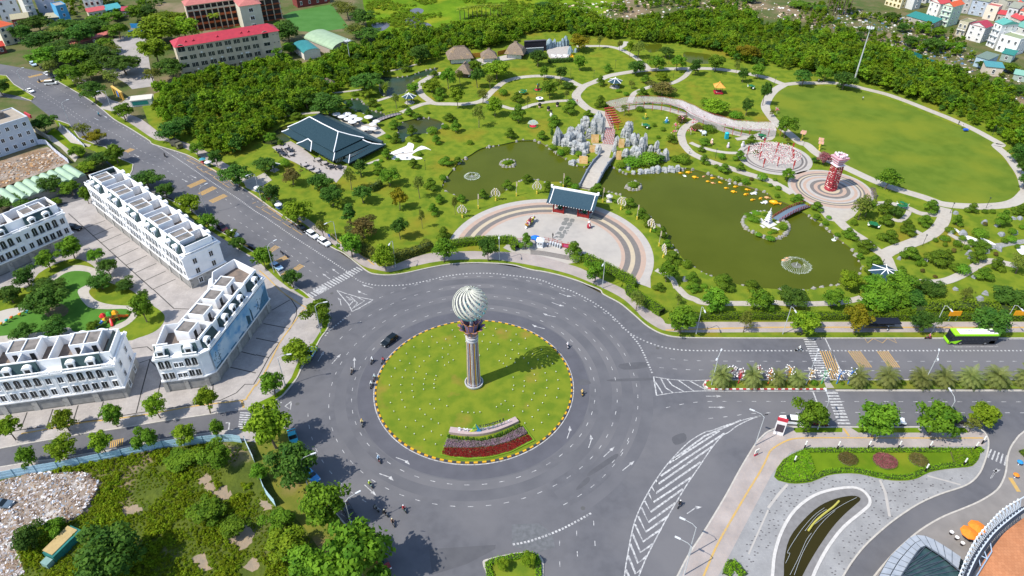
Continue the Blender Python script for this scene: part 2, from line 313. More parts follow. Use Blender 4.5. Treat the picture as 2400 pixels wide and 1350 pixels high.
# ---- left block: paving among the town houses
KL=smooth(T('X 262 398 305 413 327 441 ; B1 1480 470 1600 520 1760 600 1880 690 2000 780 2130 850 2280 950 2382 1010 ; B2 110 1060 180 1150 250 1240 ; C2 440 15 520 80 620 140 680 210 685 270 665 360 600 450 540 560 440 700 380 820 320 900 240 990 130 1060 0 1105'),3)
KLB=T('C1 2100 1135 1500 1222 1100 1290 ; D1 830 18 600 60 300 110 0 165 -500 250')
KLT=T('X -200 600 60 500 150 480 215 462 255 432')
slab('block_pavement',KL+KLB+KLT,0,Z1,M_PAVEB)
kerbline(KL);kerbline(KLB)
slab('verge',T('B1 1300 400 1480 470 1600 520 1760 600 1880 690 2000 780 2130 850 2280 950 2382 1010 ; B2 110 1060 180 1150 250 1240 360 1345 320 1345 200 1250 60 1120 0 1060 ; B1 2270 1000 2100 890 1960 800 1800 700 1660 600 1500 530 1330 460'),.1,.15,M_LAWN)
slab('verge',T('C2 440 20 500 75 470 80 350 0 400 -10'),.1,.15,M_LAWN2)
slab('verge',T('C2 680 270 660 360 600 450 540 540 495 540 560 450 620 350 610 310 640 250'),.1,.15,M_LAWN2)
slab('verge',T('C2 430 680 380 810 310 900 240 980 130 1050 0 1090 0 1060 150 990 250 920 330 820 380 700 400 650'),.1,.15,M_LAWN2)
slab('garden_lawn',smooth(T('B1 210 1350 360 1200 520 1110 690 1060 830 1100 920 1180 1010 1280 ; C1 1180 -20 1380 120 1500 200 1535 260 1500 340 1420 400 1280 450 1170 475 700 470 300 500 100 520 -400 600 -500 200 -200 0'),3,True),.1,.15,M_LAWN)
slab('garden_path',smooth(T('B1 370 1300 450 1240 560 1180 700 1120 850 1140 950 1190 960 1260 880 1320 ; C1 830 10 850 60 920 110 1050 140 1200 150 1290 170 1280 240 1200 320 1080 380 900 440 700 420 600 420 300 450 100 490 -300 520 -300 330 0 200 200 160 340 140 330 60 300 -60'),3,True),.1,.165,M_PATH)
slab('play_turf',smooth(T('B1 500 1270 600 1200 700 1175 820 1185 850 1220 830 1290 ; C1 730 0 740 60 790 130 850 170 1000 182 1180 180 1212 230 1170 285 1060 335 960 370 700 392 640 350 430 390 200 412 0 432 -200 440 -200 350 0 330 100 262 250 190 370 150 350 50 420 -30'),3,True),.1,.18,M_TURF)
slab('shrub_bed',smooth(T('C1 400 190 450 140 560 130 640 180 610 240 500 270 430 240'),3,True),.1,.21,mat('bed_soil',(.14,.10,.07),.95,col2=(.08,.10,.03),scale=1))
slab('garden_lawn',smooth(T('C1 -200 140 0 110 200 110 340 130 330 60 260 -20 ; B1 90 1350 -200 1350'),3,True),.1,.185,M_LAWN)
KLL=T('D1 -500 420 0 340 300 290 520 265 1000 185 1500 85 1990 15 ; C1 2200 1300 2382 1262 ; X 622 1000 645 1008 668 1004');KR=smooth(T('D2 300 0 390 200 480 430 600 600 830 870 1000 1040 1130 1190 1230 1350 1300 1460'),3)
FENCE_PX='D1 -60 470 0 455 130 430 560 355 1000 270 1500 165 2000 105 2180 100 2290 120'
slab('fence_sidewalk',KLL[:8]+T('D1 2382 20 2382 110 2180 85 1500 150 1000 245 560 330 130 405 0 430 -500 520'),0,Z1,M_PAVEB)
slab('waste_lot',KLL[7:]+KR+T('X 960 1600 -400 1600 -400 1150 ; D1 0 435 560 335 1500 155 2180 90 2382 100'),0,Z1-.02,mat('rough_grass',(.085,.112,.010),.95,col2=(.05,.075,.007),scale=.25,detail=9,col3=(.22,.165,.105),scale3=.07,lo3=.56,hi3=.66,bump=.3,bscale=1.2))
slab('verge',KR+T('D2 900 1350 700 1230 560 1060 450 900 330 780 230 700 150 480 60 300 0 100 20 0'),.1,Z1+.005,mat('dry_lawn',(.165,.155,.02),.95,col2=(.10,.125,.012),scale=.3,detail=8,col3=(.20,.15,.06),scale3=.12,lo3=.55,hi3=.7,bump=.06,bscale=5))
kerbline(KLL);kerbline(KR)
slab('school_yard',T('A1 1180 330 1340 280 1400 640 1450 800 1230 830 1180 780 900 620 660 560 700 480 1000 380'),0,.06,mat('yard_concrete',(.34,.315,.30),.9,col2=(.29,.27,.26),scale=.3))
slab('gate_forecourt',T('A1 1000 920 1130 960 1200 900 1430 880 1420 980 1200 1000 1050 1040 930 1010'),0,.14,M_PAVE)
slab('side_verge',T('A1 -300 700 60 700 130 790 320 905 290 935 200 900 -300 800'),0,Z1,M_LAWN)
kerbline(T('A1 -100 690 60 705 130 785 330 905 295 940 200 905'))
slab('side_verge',T('A1 500 1110 570 1135 640 1160 740 1280 900 1350 ; B1 980 20 1080 120 1240 180 1225 240 1190 300 1050 190 880 60 ; A1 720 1350 560 1210'),0,Z1,M_LAWN)
kerbline(T('A1 500 1110 570 1130 650 1160 740 1285 900 1350 ; B1 985 20 1080 110 1240 180 1230 240 1195 300'))
slab('side_walk',T('A1 560 1170 640 1210 760 1330 850 1350 ; B1 830 20 760 0 ; A1 660 1330 540 1210'),.1,.15,M_PATH)
slab('yard_grass',T('A1 380 1300 500 1190 640 1290 740 1345 ; B1 800 60 760 120 620 20 ; A1 530 1340'),0,.08,M_LAWN2)
slab('yard_lane',T('A1 380 1250 480 1260 590 1350 ; B1 730 110 700 160 560 20 480 -30'),0,.09,M_PATH)
slab('building_site',T('L -100 960 0 800 480 650 600 620 880 790 860 830 500 960 -100 1180'),0,.07,mat('site_soil',(.25,.165,.095),.95,col2=(.17,.115,.075),scale=.35,lo=.42,hi=.6,detail=8,col3=(.30,.25,.21),scale3=.12,bump=.5,bscale=.9))
slab('side_street',T('L 640 1300 1000 1060 1090 1130 1130 1230 1150 1320 1000 1440 700 1560'),0,.02,M_ASPH2)
# ---- boulevard south side, plaza with garden and pool
KS1=smooth(T('X 1500 1520 ; D3 1540 1350 1640 1160 1810 900 1990 600 2120 360 2260 130 2320 60 ; C4 0 1318 100 1285 250 1276 ; X 1900 1001.5 2100 1001.5 2266 1001.5 ; D4 1980 -10 2040 60 2050 130 2040 200 2010 300 1970 390 1900 470 1800 525 1600 590 1400 680 1200 810 1050 930 900 1070 780 1220 700 1350 640 1460'),3)
slab('plaza_pavement',KS1+T('X 1900 1520'),0,Z1,M_PAVEG,[PLANTER_POOL])
kerbline(KS1)
KS2=smooth(T('X 2480 960 2400 1012 ; D4 2300 90 2250 170 2225 260 2215 360 2190 450 2130 550 2000 640 1850 710 1650 790 1500 870 1370 960 1200 1110 1080 1240 990 1350 900 1480'),3)
slab('cafe_pavement',KS2+T('X 2100 1600 2700 1600 2700 950'),0,Z1,mat('cafe_granite',(.225,.21,.20),.88,col2=(.19,.178,.17),scale=.4,detail=8))
kerbline(KS2)
slab('pink_walk',T('X 1590 1380 ; D3 1640 1160 1810 900 1990 600 2120 360 2260 130 2330 70 ; C4 0 1330 100 1300 250 1290 ; X 2266 1005 2315 1020 2308 1046 2100 1049 1890 1048 1850 1063 1810 1110 ; D3 2230 760 2000 1200 1920 1350'),.1,.142,M_PAVEP)
for s in('C4 240 1285 690 1285 690 1325 260 1330 240 1310','C4 770 1285 1380 1285 1430 1330 840 1330','C4 1450 1285 1830 1285 1870 1330 1480 1330'):
 slab('verge',T(s),.1,.155,M_LAWN2)
M_TACT=mat('tactile_yellow',(.50,.31,.075),.85,col2=(.40,.29,.14),scale=2.2)
def strip(s,w,z=.17,m=M_TACT,name='tactile_strip',sm=3):return kind(MB().ribbon(smooth(T(s),sm),w,z).build(name,m),'structure')
strip('D3 1770 1380 1900 1080 2040 830 2180 590 2320 360 2382 230 ; D4 30 180 140 110 280 72 700 68 1300 70 2000 70',.36)
strip('C4 700 1290 740 1345 ; D4 755 50',.5)
strip('X 1560 775 1800 768.5 2100 768.5 2500 768.5',.55)
strip('B2 700 830 800 920 900 970 1000 1040 1100 1120',.4)
strip('B2 20 420 200 560 ; B2 430 730',.4)
strip('C2 0 900 100 740 220 500 330 340 430 200 470 170 400 130 300 60 220 0 ; B2 100 1230 30 1170',.34)
strip('C1 200 1340 520 1285 780 1235 1050 1205 1400 1155 1830 1080 2250 1030 2300 1000 2382 880',.38)
strip('C1 2250 1030 2270 1100',.5)
strip('D4 2250 440 2330 570',.8)
M_JOINT=mat('drain_slot',(.055,.052,.05),.9)
for s in('B1 640 640 1420 1345 ; C1 1430 0 1620 175 1760 180','B1 780 780 980 705','B1 860 850 1055 765','B1 935 915 1130 830','B1 1015 985 1210 895','B1 1095 1050 1290 960','B1 1175 1120 1370 1030','B1 1255 1195 1455 1105','B1 1340 1270 1545 1175','B1 1425 1345 1635 1250','C1 1300 680 1390 650 ; C1 1510 770','C1 1200 550 1370 530 1420 570','C1 1270 1145 1330 900 1400 640','C1 1470 970 1500 850','C1 195 1300 255 1140','C1 440 1270 495 1110','C1 680 1235 730 1075','C1 915 1200 965 1040','C1 1985 880 1980 960','C2 220 0 330 90 380 170 375 240 320 360 220 490 120 630 40 780 -20 880 ; C1 2280 880 2200 960 2050 1030 1600 1100 1270 1150 900 1210 440 1270 190 1305 0 1340','C2 0 450 220 495','C2 0 605 120 632','C2 70 315 325 362','C2 150 190 315 95','C1 2240 575 2382 610','C1 2140 720 2382 775'):
 kind(MB().ribbon(T(s),.26,.136).build('drain_slot',M_JOINT),'structure')
# ---- little island at the lower edge
ISL=smooth(T('D2 2180 1420 2150 1320 2120 1235 2150 1205 2382 1152 ; D3 100 1140 180 1140 235 1158 270 1195 285 1240 283 1420'),3)
slab('traffic_islet',ISL,0,Z1,M_LAWN);kerbline(ISL,.4,.17)
# ---- roundabout island
slab('roundabout_island',circle(*RC,RI,128),0,.2,M_ISLE)
# ---- boulevard median
med=T('X 2600 892.5 2400 892.5 1950 892.5 1700 892.5')+T('C3 1850 845 1810 855 1790 885 1815 915 1860 922')+T('X 1700 912 1950 912 2400 912 2600 912')
slab('median',med,0,.18,mat('median_grass',(.10,.16,.012),.95,col2=(.16,.17,.02),scale=.4,detail=7,bump=.08,bscale=5))
kerbline(T('X 2600 891.5 1700 891.5 1665 892')+T('C3 1800 848 1778 885 1800 922 1850 930'),.28)
slab('median_crossing',T('C4 515 842 560 842 615 916 540 916'),.1,.2,M_PAVE)
# ---- circular plaza before the gate
PC=(10.9,166.6)
PZ=T('B2 1810 880')+[(PC[0]+30.2*math.cos(a),PC[1]+30.2*math.sin(a))for a in np.linspace(R(172),R(-24),60)]+T('B3 1290 1335 1180 1290 960 1180 800 1060 650 1010 620 1090 520 1110 400 1070 200 1020 0 1000 ; B2 2382 1000 2300 960 2382 880 2200 890 2000 880')
slab('gate_plaza',PZ,.05,.15,mat('plaza_stone',(.37,.345,.315),.9,col2=(.33,.31,.285),scale=.5,detail=8,col3=(.41,.38,.34),scale3=.07,bump=.004,bscale=15))
def ringband(name,c,r0,r1,m,z,clip=None,n=240,sy=1.0):
 mb=MB()
 for i in range(n):
  a,b=2*math.pi*i/n,2*math.pi*(i+1)/n;am=(a+b)/2;rm=(r0+r1)/2
  if clip and not inside((c[0]+rm*math.cos(am),c[1]+rm*sy*math.sin(am)),clip):continue
  mb.quad(*[(c[0]+r*math.cos(t),c[1]+r*sy*math.sin(t),z)for r,t in((r0,a),(r1,a),(r1,b),(r0,b))])
 return kind(mb.build(name,m),'structure')
M_PK=mat('ring_pink',(.42,.30,.235),.9,col2=(.37,.28,.23),scale=.8);M_GR=mat('ring_grey',(.17,.155,.145),.9,col2=(.145,.135,.13),scale=1);M_BE=mat('ring_beige',(.46,.385,.27),.9,col2=(.41,.35,.26),scale=.8);M_PL=mat('ring_pale',(.40,.375,.345),.9,col2=(.36,.34,.32),scale=.6)
for r0,r1,m in((28.0,30.1,M_PL),(26.5,28.0,M_PK),(24.9,26.5,M_GR),(23.6,24.9,M_BE),(22.0,23.6,M_GR),(20.9,22.0,M_PK)):ringband('paving_ring',PC,r0,r1,m,.156,PZ)
# ---- red tower plaza and lantern plaza
TC=(106.4,203.4)
slab('tower_plaza',circle(TC[0],TC[1],13.5,72),.05,.17,M_PL)
for r0,r1,m in((11.0,12.6,M_PK),(10.4,11.0,M_GR),(9.8,10.4,M_BE),(9.3,9.8,M_GR),(7.6,8.6,M_PK),(5.2,6.4,M_GR),(4.0,5.2,M_PK),(3.1,4.0,M_GR),(2.0,3.1,M_BE)):ringband('paving_ring',TC,r0,r1,m,.176)
LC=(94.6,226.0)
slab('lantern_plaza',circle(LC[0],LC[1],13.0,64),.05,.17,M_PL)
for r0,r1,m in((10.6,11.3,M_GR),(9.3,10.0,M_GR)):ringband('paving_ring',LC,r0,r1,m,.176)
slab('plaza_apron',smooth(T('R 890 820 1000 960 1100 1050 1230 1160 1400 1300 1500 1400 1800 1420 2000 1240 1850 1200 1400 1180 1100 1020'),2,True),.05,.165,M_PATH)
# ---- park paths
PATHS=[(3.0,'A2 1730 680 1620 720 1540 770 1510 820 1540 880 1600 930 1660 965 1800 970 1950 970 2100 940 2200 850 2300 770 2382 740 ; A3 100 720 250 710 400 720 520 745 600 785 680 815'),(3.4,'A3 620 850 680 800 780 760 900 710 1050 680 1200 660 1400 645 1600 642 1800 640 1950 650 2100 670 2250 700 2382 730 ; A4 70 760 150 790'),(3.6,'A4 150 790 60 845 0 920 -25 1000 20 1080 90 1160 200 1250 300 1330 ; B4 360 0 440 70 540 135 650 180 800 250 950 320 1100 380 1250 430 1450 490 1600 545 1700 562 1850 572 2000 575 2200 560 2320 520 2400 440'),(3.2,'A4 150 790 300 775 450 775 600 775 780 800 900 830 1100 880 1300 950 1500 1030 1700 1110 1900 1200 2050 1280 2170 1350 ; B4 2120 10 2220 100 2290 190 2360 300 2400 440'),(2.6,'A2 1660 960 1560 970 1450 1010 1350 1050'),(2.2,'A2 2100 940 2290 990 2382 1015 ; A3 100 1010 200 975 350 950 500 940 590 940'),(3.8,'A3 650 820 605 870 600 910 640 960 700 1010 770 1040 850 1060 890 1120 900 1200 905 1260'),(2.4,'A3 1660 650 1600 720 1480 780 1330 800 1200 840 1130 880 1095 960'),(2.6,'A3 600 435 700 432 850 432 950 445 1050 480 1150 540 1230 600 1280 650'),(2.4,'A3 1000 450 1050 420 1060 390'),(3.6,'A3 980 1030 1080 1010 1200 995 1400 1010 1550 1050 1700 1100 1850 1160 2000 1220 2200 1270 2382 1290 ; A4 30 1200'),(3.0,'A3 1720 1120 1620 1180 1575 1250 1590 1330 ; B3 1600 0 1660 70 1750 120 1850 160 2000 210 2150 260 2300 305 ; B4 0 330 100 380 230 455'),(1.8,'B3 1660 -20 1750 20 1900 60 2050 78 2250 70'),(3.8,'B4 1650 590 1630 700 1560 800 1450 870 1300 930 1150 985 1090 1020'),(3.2,'B4 560 620 640 690 720 770 800 830 880 880 960 950 1050 1010 1100 1050 1130 1120 1160 1190'),(2.4,'B4 940 560 1050 548 1150 550 1300 590 1420 640 1580 655'),(2.6,'B4 1150 1180 1250 1245 1350 1270 1500 1285 1650 1270 1780 1220 1900 1150 2000 1095 2100 1085 2250 1115 2310 1130'),(2.0,'C4 -60 105 0 110 150 130 300 135 500 130 650 120 800 95 870 75'),(2.0,'C3 1540 -20 1620 60 1700 90 1760 118 1900 128 2200 130 2380 140'),(1.6,'B3 1340 1165 1480 1240 1530 1340'),(1.8,'A2 130 1110 350 1070 600 1050'),(1.4,'A2 700 870 850 855 1000 835'),(1.2,'A2 1170 670 1300 655 1500 600'),(1.8,'A2 1120 945 1200 920 1290 890'),(1.2,'B2 1010 190 1080 165 1150 140'),(1.6,'B4 1330 780 1380 810 1440 840'),(1.6,'B4 1140 690 1230 710 1290 660 1310 620'),(1.4,'B4 1680 830 1800 900 1900 950'),(2.2,'A4 -300 1300 -150 1280 0 1220')]
for i_,(w,s)in enumerate(PATHS):kind(MB().ribbon(smooth(T(s),4),w,.165+.004*i_,0,False,.1).build('park_path',M_PATH),'structure')
slab('bridge_landing',T('B3 740 -10 960 -10 930 40 900 130 790 120 810 40'),.1,.17,M_PATH)
slab('restaurant_terrace',T('F -20 760 200 690 330 650 560 780 760 950 1150 1090 1380 1110 1330 1240 1180 1420 1000 1330 700 1200 400 1040 200 950'),.1,.172,M_PLAZAT if False else mat('terrace_stone',(.37,.335,.31),.9,col2=(.33,.30,.28),scale=.6,detail=8))
slab('garden_terrace',T('F 1150 180 1500 170 1700 330 1900 320 2100 500 1900 600 1650 450 1400 380'),.1,.172,M_PATH)
slab('entrance_apron',T('B1 2230 250 2382 300 ; B2 80 260 150 330 60 380 0 420 ; B1 2382 440 2290 400'),.12,.175,M_PATH)
M_WSAND=mat('white_sand',(.72,.72,.71),.9,col2=(.62,.62,.62),scale=.8)
for s in('B2 1240 80 1330 40 1400 10 1420 -20 1470 0 1460 60 1540 10 1630 50 1580 40 1500 60 1450 100 1540 120 1530 135 1400 140 1260 135 1280 100','B4 1720 775 1760 790 1800 830 1770 820','B4 1820 840 1900 860 1960 890 1920 905 1850 880','B4 1975 865 2050 890 2120 930 2070 925 2000 900','B4 2310 960 2382 940 2382 1020 2340 1010'):
 slab('white_sand',smooth(T(s),3,True),.1,.17,M_WSAND)
kind(MB().ribbon(smooth(T('B2 1250 110 1330 85 1400 80 1460 70'),3),.9,.19).build('garden_path',M_PATH),'structure')
slab('dry_stream',smooth(T('B4 1690 830 1800 870 1900 910 2000 900 2100 920 2250 900 2382 880 2382 920 2250 940 2100 970 1960 960 1850 930 1750 890'),2,True),.1,.16,mat('gravel_bed',(.30,.30,.29),.95,col2=(.2,.21,.2),scale=2.5))
# ---- painted markings (children of the road)
ZP=.022
def paint(name,pts_list,m=ROADPAINT,z=ZP):
 for p in pts_list:MB().face([(q[0],q[1],z)for q in p]).build(name,m,ROAD)
def dash_at(p,d,L=1.0,w=.13,name='lane_dash',m=ROADPAINT,z=ZP):
 d=Vector(d).normalized();n=Vector((-d.y,d.x));p=Vector(p)
 q=[p-d*L/2-n*w/2,p+d*L/2-n*w/2,p+d*L/2+n*w/2,p-d*L/2+n*w/2]
 return MB().face([(k.x,k.y,z)for k in q]).build(name,m,ROAD)
def dashes(s,step=3.5,L=1.05,w=.13,name='lane_dash',m=ROADPAINT,pts=None):
 p=resample(pts or smooth(T(s),4),step)
 for i in range(len(p)-1):dash_at(((p[i][0]+p[i+1][0])/2,(p[i][1]+p[i+1][1])/2),(p[i+1][0]-p[i][0],p[i+1][1]-p[i][1]),L,w,name,m)
def arc(r,a0,a1,n=90):return[(RC[0]+r*math.cos(R(a0+(a1-a0)*i/n)),RC[1]+r*math.sin(R(a0+(a1-a0)*i/n)))for i in range(n+1)]
dashes('',pts=arc(27.9,0,360));dashes('',pts=arc(32.9,0,360));dashes('',pts=arc(37.5,-62,158));dashes('',pts=arc(37.4,192,250))
dashes('',pts=arc(41.8,26,150));dashes('',pts=arc(42,200,246))
MB().ribbon(circle(*RC,RI+.55,160),.2,ZP,0,True).build('edge_line',ROADPAINT,ROAD)
dashes('A1 180 640 600 860 900 1040 1200 1220 1400 1340 ; B1 1560 20 1750 150 1990 290 2382 520 ; B2 250 640 500 810',2.9)
dashes('A1 100 650 360 830 600 985 780 1100 1000 1210 1200 1320 ; B1 1300 50 1540 150 1700 260 1900 400',2.9)
dashes('A1 380 890 600 1020 750 1130 ; B1 1230 100 1500 210 1700 330',2.9)
dashes('B1 2000 420 2240 620 2382 720 ; B2 100 800 300 925 500 1070 700 1210 830 1290',3.4)
dashes('B1 2100 640 2310 770 ; B2 20 840 240 960 500 1170 620 1260',3.4)
dashes('B2 430 640 ; B2 650 780',3.4)
def dots(s,step=.8,L=.42,w=.42,pts=None,name='dotted_line_block'):dashes(s,step,L,w,name,pts=pts)
dots('B1 1450 0 1700 160 1950 330 2200 490 2382 620 ; B2 100 680 300 820 500 950 700 1080 850 1180 920 1240',.95)
dots('B2 900 1225 970 1270 1080 1300 1200 1308 1400 1300 1600 1260 1800 1215 2000 1195 2200 1195 2382 1215 ; B3 200 1240 320 1275 430 1320 520 1345 ; C3 600 30 750 110 880 200 980 290 1060 370 1110 410 1250 480 1400 530 1550 555 1700 563 ; X 1700 822 2100 822 2450 822',.95)
dots('C3 1100 410 1170 490 1220 580 1260 670 1295 750 1318 800',.85)
dots('D3 0 1058 150 1030 330 970 500 895 640 820 755 755',.7);dots('C2 640 430 700 360 780 300 840 250 890 215',.85)
for y,x0 in((846,1660),):pass
dashes('X 1530 838 1580 841 1700 846.5 ; X 2460 846.8',3.15);dashes('C3 1330 717 1500 731 1780 743 ; C4 1250 750 2400 750',3.1)
dashes('D3 900 330 1000 220 1080 90 ; C3 1130 1240 ',3.4);dashes('C3 1390 1105 1560 1065 1700 1043 1850 1036 ; C4 0 1036 2450 1040',3.3);dashes('C4 -600 1200 -300 1170 100 1140 2450 1142',3.3)
dashes('D3 440 1270 420 1400',3.4);dashes('D3 445 950 440 1180 450 1350',4.2);dashes('D3 600 860 605 1110 622 1360',4.2);dashes('D3 755 770 765 940 775 1100 790 1330',4.2)
dashes('D2 1900 1140 1950 1270 ',3.4);dashes('D2 1740 1190 1790 1330',4.2);dashes('D2 1590 1240 1640 1400',4);dashes('D2 1425 1300 1470 1450',4)
MB().ribbon(T('X 1690 791 2500 795.5'),.16,ZP).build('edge_line',ROADPAINT,ROAD)
MB().ribbon(T('X 2600 917 1700 917')+T('C3 1840 938 1780 938 1700 940 1500 955 1345 980'),.18,ZP).build('edge_line',ROADPAINT,ROAD)
MB().ribbon(T('X 2600 889.6 1700 890 1660 890.5')+T('C3 1700 843 1560 838 1450 828 1318 806'),.18,ZP).build('edge_line',ROADPAINT,ROAD)
G1=('C3 1318 805 1345 980','C3 1380 818 1430 905 1455 945','C3 1440 828 1480 880 1600 945','C3 1545 838 1700 938','C3 1640 842 1800 930','C3 1330 850 1395 960')
for s in('C3 1318 805 1330 890 1345 980','C3 1330 850 1385 935 1400 963','C3 1385 822 1430 910 1500 955','C3 1445 830 1490 885 1600 945','C3 1550 840 1690 938','C3 1650 843 1800 925'):MB().ribbon(T(s),.3,ZP+.002).build('gore_stripe',ROADPAINT,ROAD)
for s in('C2 750 0 800 60 860 130 895 200','C2 895 200 990 150 1090 90','C2 1090 90 950 65 830 30 750 0','C2 940 65 1010 100 900 170','C2 860 90 910 95 ; C2 870 140','C2 880 60 945 120 890 180','C2 840 60 ; C2 930 110'):MB().ribbon(T(s),.24,ZP+.002).build('gore_stripe',ROADPAINT,ROAD)
MB().ribbon(smooth(T('C3 2382 1155 2200 1195 2000 1255 1850 1310 ; D3 1800 10 1650 100 1480 270 1350 440 1230 640 1150 820 1110 970 1080 1130 1055 1280 1040 1420'),4),.22,ZP).build('edge_line',ROADPAINT,ROAD)
MB().ribbon(smooth(T('C3 2382 1155 2250 1190 2100 1260 2020 1320 ; D3 1950 50 1850 170 1750 320 1640 480 1530 660 1430 830 1320 1040 1240 1200 1170 1380'),4),.22,ZP).build('edge_line',ROADPAINT,ROAD)
for s in('C3 2130 1210 1790 1360 ; D3 1500 265','D3 1460 300 1650 180 1930 0','D3 1385 420 1600 270 1980 20','D3 1340 460 1360 495 1870 140','D3 1300 520 1338 580 1755 290','D3 1270 580 1315 665 1670 430','D3 1235 650 1290 755 1590 540','D3 1205 715 1270 850 1520 670','D3 1175 795 1245 940 1450 795','D3 1145 870 1220 1030 1385 915','D3 1120 955 1195 1130 1315 1050','D3 1100 1050 1172 1230 1255 1165','D3 1080 1160 1150 1330 1205 1285','D3 1060 1290 1100 1380'):
 MB().ribbon(T(s),.4,ZP+.003).build('chevron_stripe',ROADPAINT,ROAD)
def zebra(a0,a1,b0,b1,n,frac=.5,m=ROADPAINT,name='crosswalk_stripe',z=ZP+.004):
 a0,a1,b0,b1=(Vector(T1(s))for s in(a0,a1,b0,b1))
 for i in range(n):
  t0,t1=(i+.5-frac/2)/n,(i+.5+frac/2)/n
  paint(name,[[a0 .lerp(a1,t0),a0 .lerp(a1,t1),b0 .lerp(b1,t1),b0 .lerp(b1,t0)]],m,z)
zebra('B2 590 1390','B2 1000 1160','B2 520 1345','B2 945 1130',17);zebra('C2 520 75','C2 690 -10','C2 470 40','C2 620 -40',6)
zebra('C4 325 450','C4 480 830','C4 430 450','C4 590 830',17);zebra('C4 535 945','C4 655 1255','C4 645 945','C4 770 1255',11)
zebra('C1 2215 1280','C1 2235 1130','C1 2310 1285','C1 2330 1135',7,.55);zebra('D4 2025 240','D4 2220 330','D4 2060 165','D4 2240 235',5,.4)
for s in('C4 530 447 715 830','C4 418 945 540 1258','C1 2100 1235 2135 1235 2125 1310','B2 840 1180 900 1225'):MB().ribbon(T(s),.3,ZP).build('stop_line',ROADPAINT,ROAD)
def bars(a0,a1,b0,b1,n=6):zebra(a0,a1,b0,b1,n,.45,ROADYEL,'rumble_bar',ZP+.002)
bars('C4 485 565','C4 595 830','C4 590 565','C4 700 830',1)if False else None
for x0,x1 in((485,590),(745,850),(1015,1110)):
 for k in range(6):
  t=k/5;xa=x0+(x1-x0)*t;e=130 if x0==485 else 75
  MB().ribbon(T('C4 %f 566 %f %f'%(xa,xa+e*(1.9 if x0!=485 else 1.0)*.8,570+(260 if x0==485 else 150))),.18,ZP).build('rumble_bar',ROADYEL,ROAD)
for a,b in(('B1 1755 390','B1 1905 325'),('B1 1860 460','B1 2000 392'),('B1 1960 530','B1 2100 465'),('B1 1170 65','B1 1235 35'),('A1 265 720','A1 390 690'),('A1 350 765','A1 470 735')):
 a,b=Vector(T1(a)),Vector(T1(b));d=(b-a);n=Vector((-d.y,d.x)).normalized()
 for k in range(6):p=a-n*(k-2.5)*.42;q=b-n*(k-2.5)*.42;MB().ribbon([tuple(p),tuple(q)],.2,ZP).build('rumble_bar',ROADYEL,ROAD)
for a,b in(('B2 125 990','B2 195 945'),('B2 195 1085','B2 290 1040'),('B2 365 1160','B2 430 1115'),('B2 255 1215','B2 300 1180'),('D1 1030 125','D1 1140 100'),('B1 755 530','B1 830 520')):
 a,b=Vector(T1(a)),Vector(T1(b));d=(b-a);n=Vector((-d.y,d.x)).normalized()
 if a.x<-70:
  for k in range(7):c=a.lerp(b,k/6);MB().ribbon([tuple(c-n*1.0),tuple(c+n*1.0)],.17,ZP).build('rumble_bar',ROADYEL,ROAD)
 else:
  for k in range(5):p=a-n*(k-2)*.4;q=b-n*(k-2)*.4;MB().ribbon([tuple(p),tuple(q)],.17,ZP).build('rumble_bar',ROADYEL,ROAD)
for s in('B1 1740 140 1820 120 1890 165 1820 180 1740 140','B1 1830 205 1900 185 1970 235 1900 255 1830 205','B1 1905 245 1980 230 2050 280 1985 290 1905 245','B1 1985 300 2060 280 2130 335 2060 350 1985 300','B1 2070 360 2140 340 2180 378 2130 395 2070 360','B1 2350 545 2382 530','B2 0 570 40 588 80 565','B2 55 600 135 645 175 625 100 575 55 600','B2 148 660 230 705 265 685 190 635','B2 245 720 325 770 365 745 280 690','B2 340 775 430 835'):
 MB().ribbon(T(s),.13,ZP).build('parking_bay_line',ROADYEL,ROAD)
strip('B1 1735 100 2080 290 2382 485 ; B2 240 665 420 780',.13,.03,ROADYEL,'edge_line',3)
MB().ribbon(T('C4 900 450 925 492 980 450 1065 492 1110 450 1200 492 1170 450'),.12,ZP).build('bus_stop_line',ROADYEL,ROAD)
MB().ribbon(T('BUS 560 1010 620 1085 2390 1075 2140 730'),.13,ZP).build('bus_bay_line',ROADPAINT,ROAD)
def arrow(p,ang,bend=0,s=1.0):
 o=Matrix.Translation((p[0],p[1],ZP))@Matrix.Rotation(ang,4,'Z')@Matrix.Scale(s,4);mb=MB()
 mb.face([o@Vector(q)for q in((-1.8,-.09,0),(.6,-.09,0),(.6,.09,0),(-1.8,.09,0))])
 h=[(.6,-.38),(1.9,0),(.6,.38)];c,sn=math.cos(bend),math.sin(bend)
 mb.face([o@Vector((.6+(x-.6)*c-y*sn,(x-.6)*sn+y*c,0))for x,y in h])
 return mb.build('arrow_marking',ROADPAINT,ROAD)
def arrow2(a,b,bend=0,s=1.0):a,b=T1(a),T1(b);arrow(((a[0]+b[0])/2,(a[1]+b[1])/2),math.atan2(b[1]-a[1],b[0]-a[0]),bend,s)
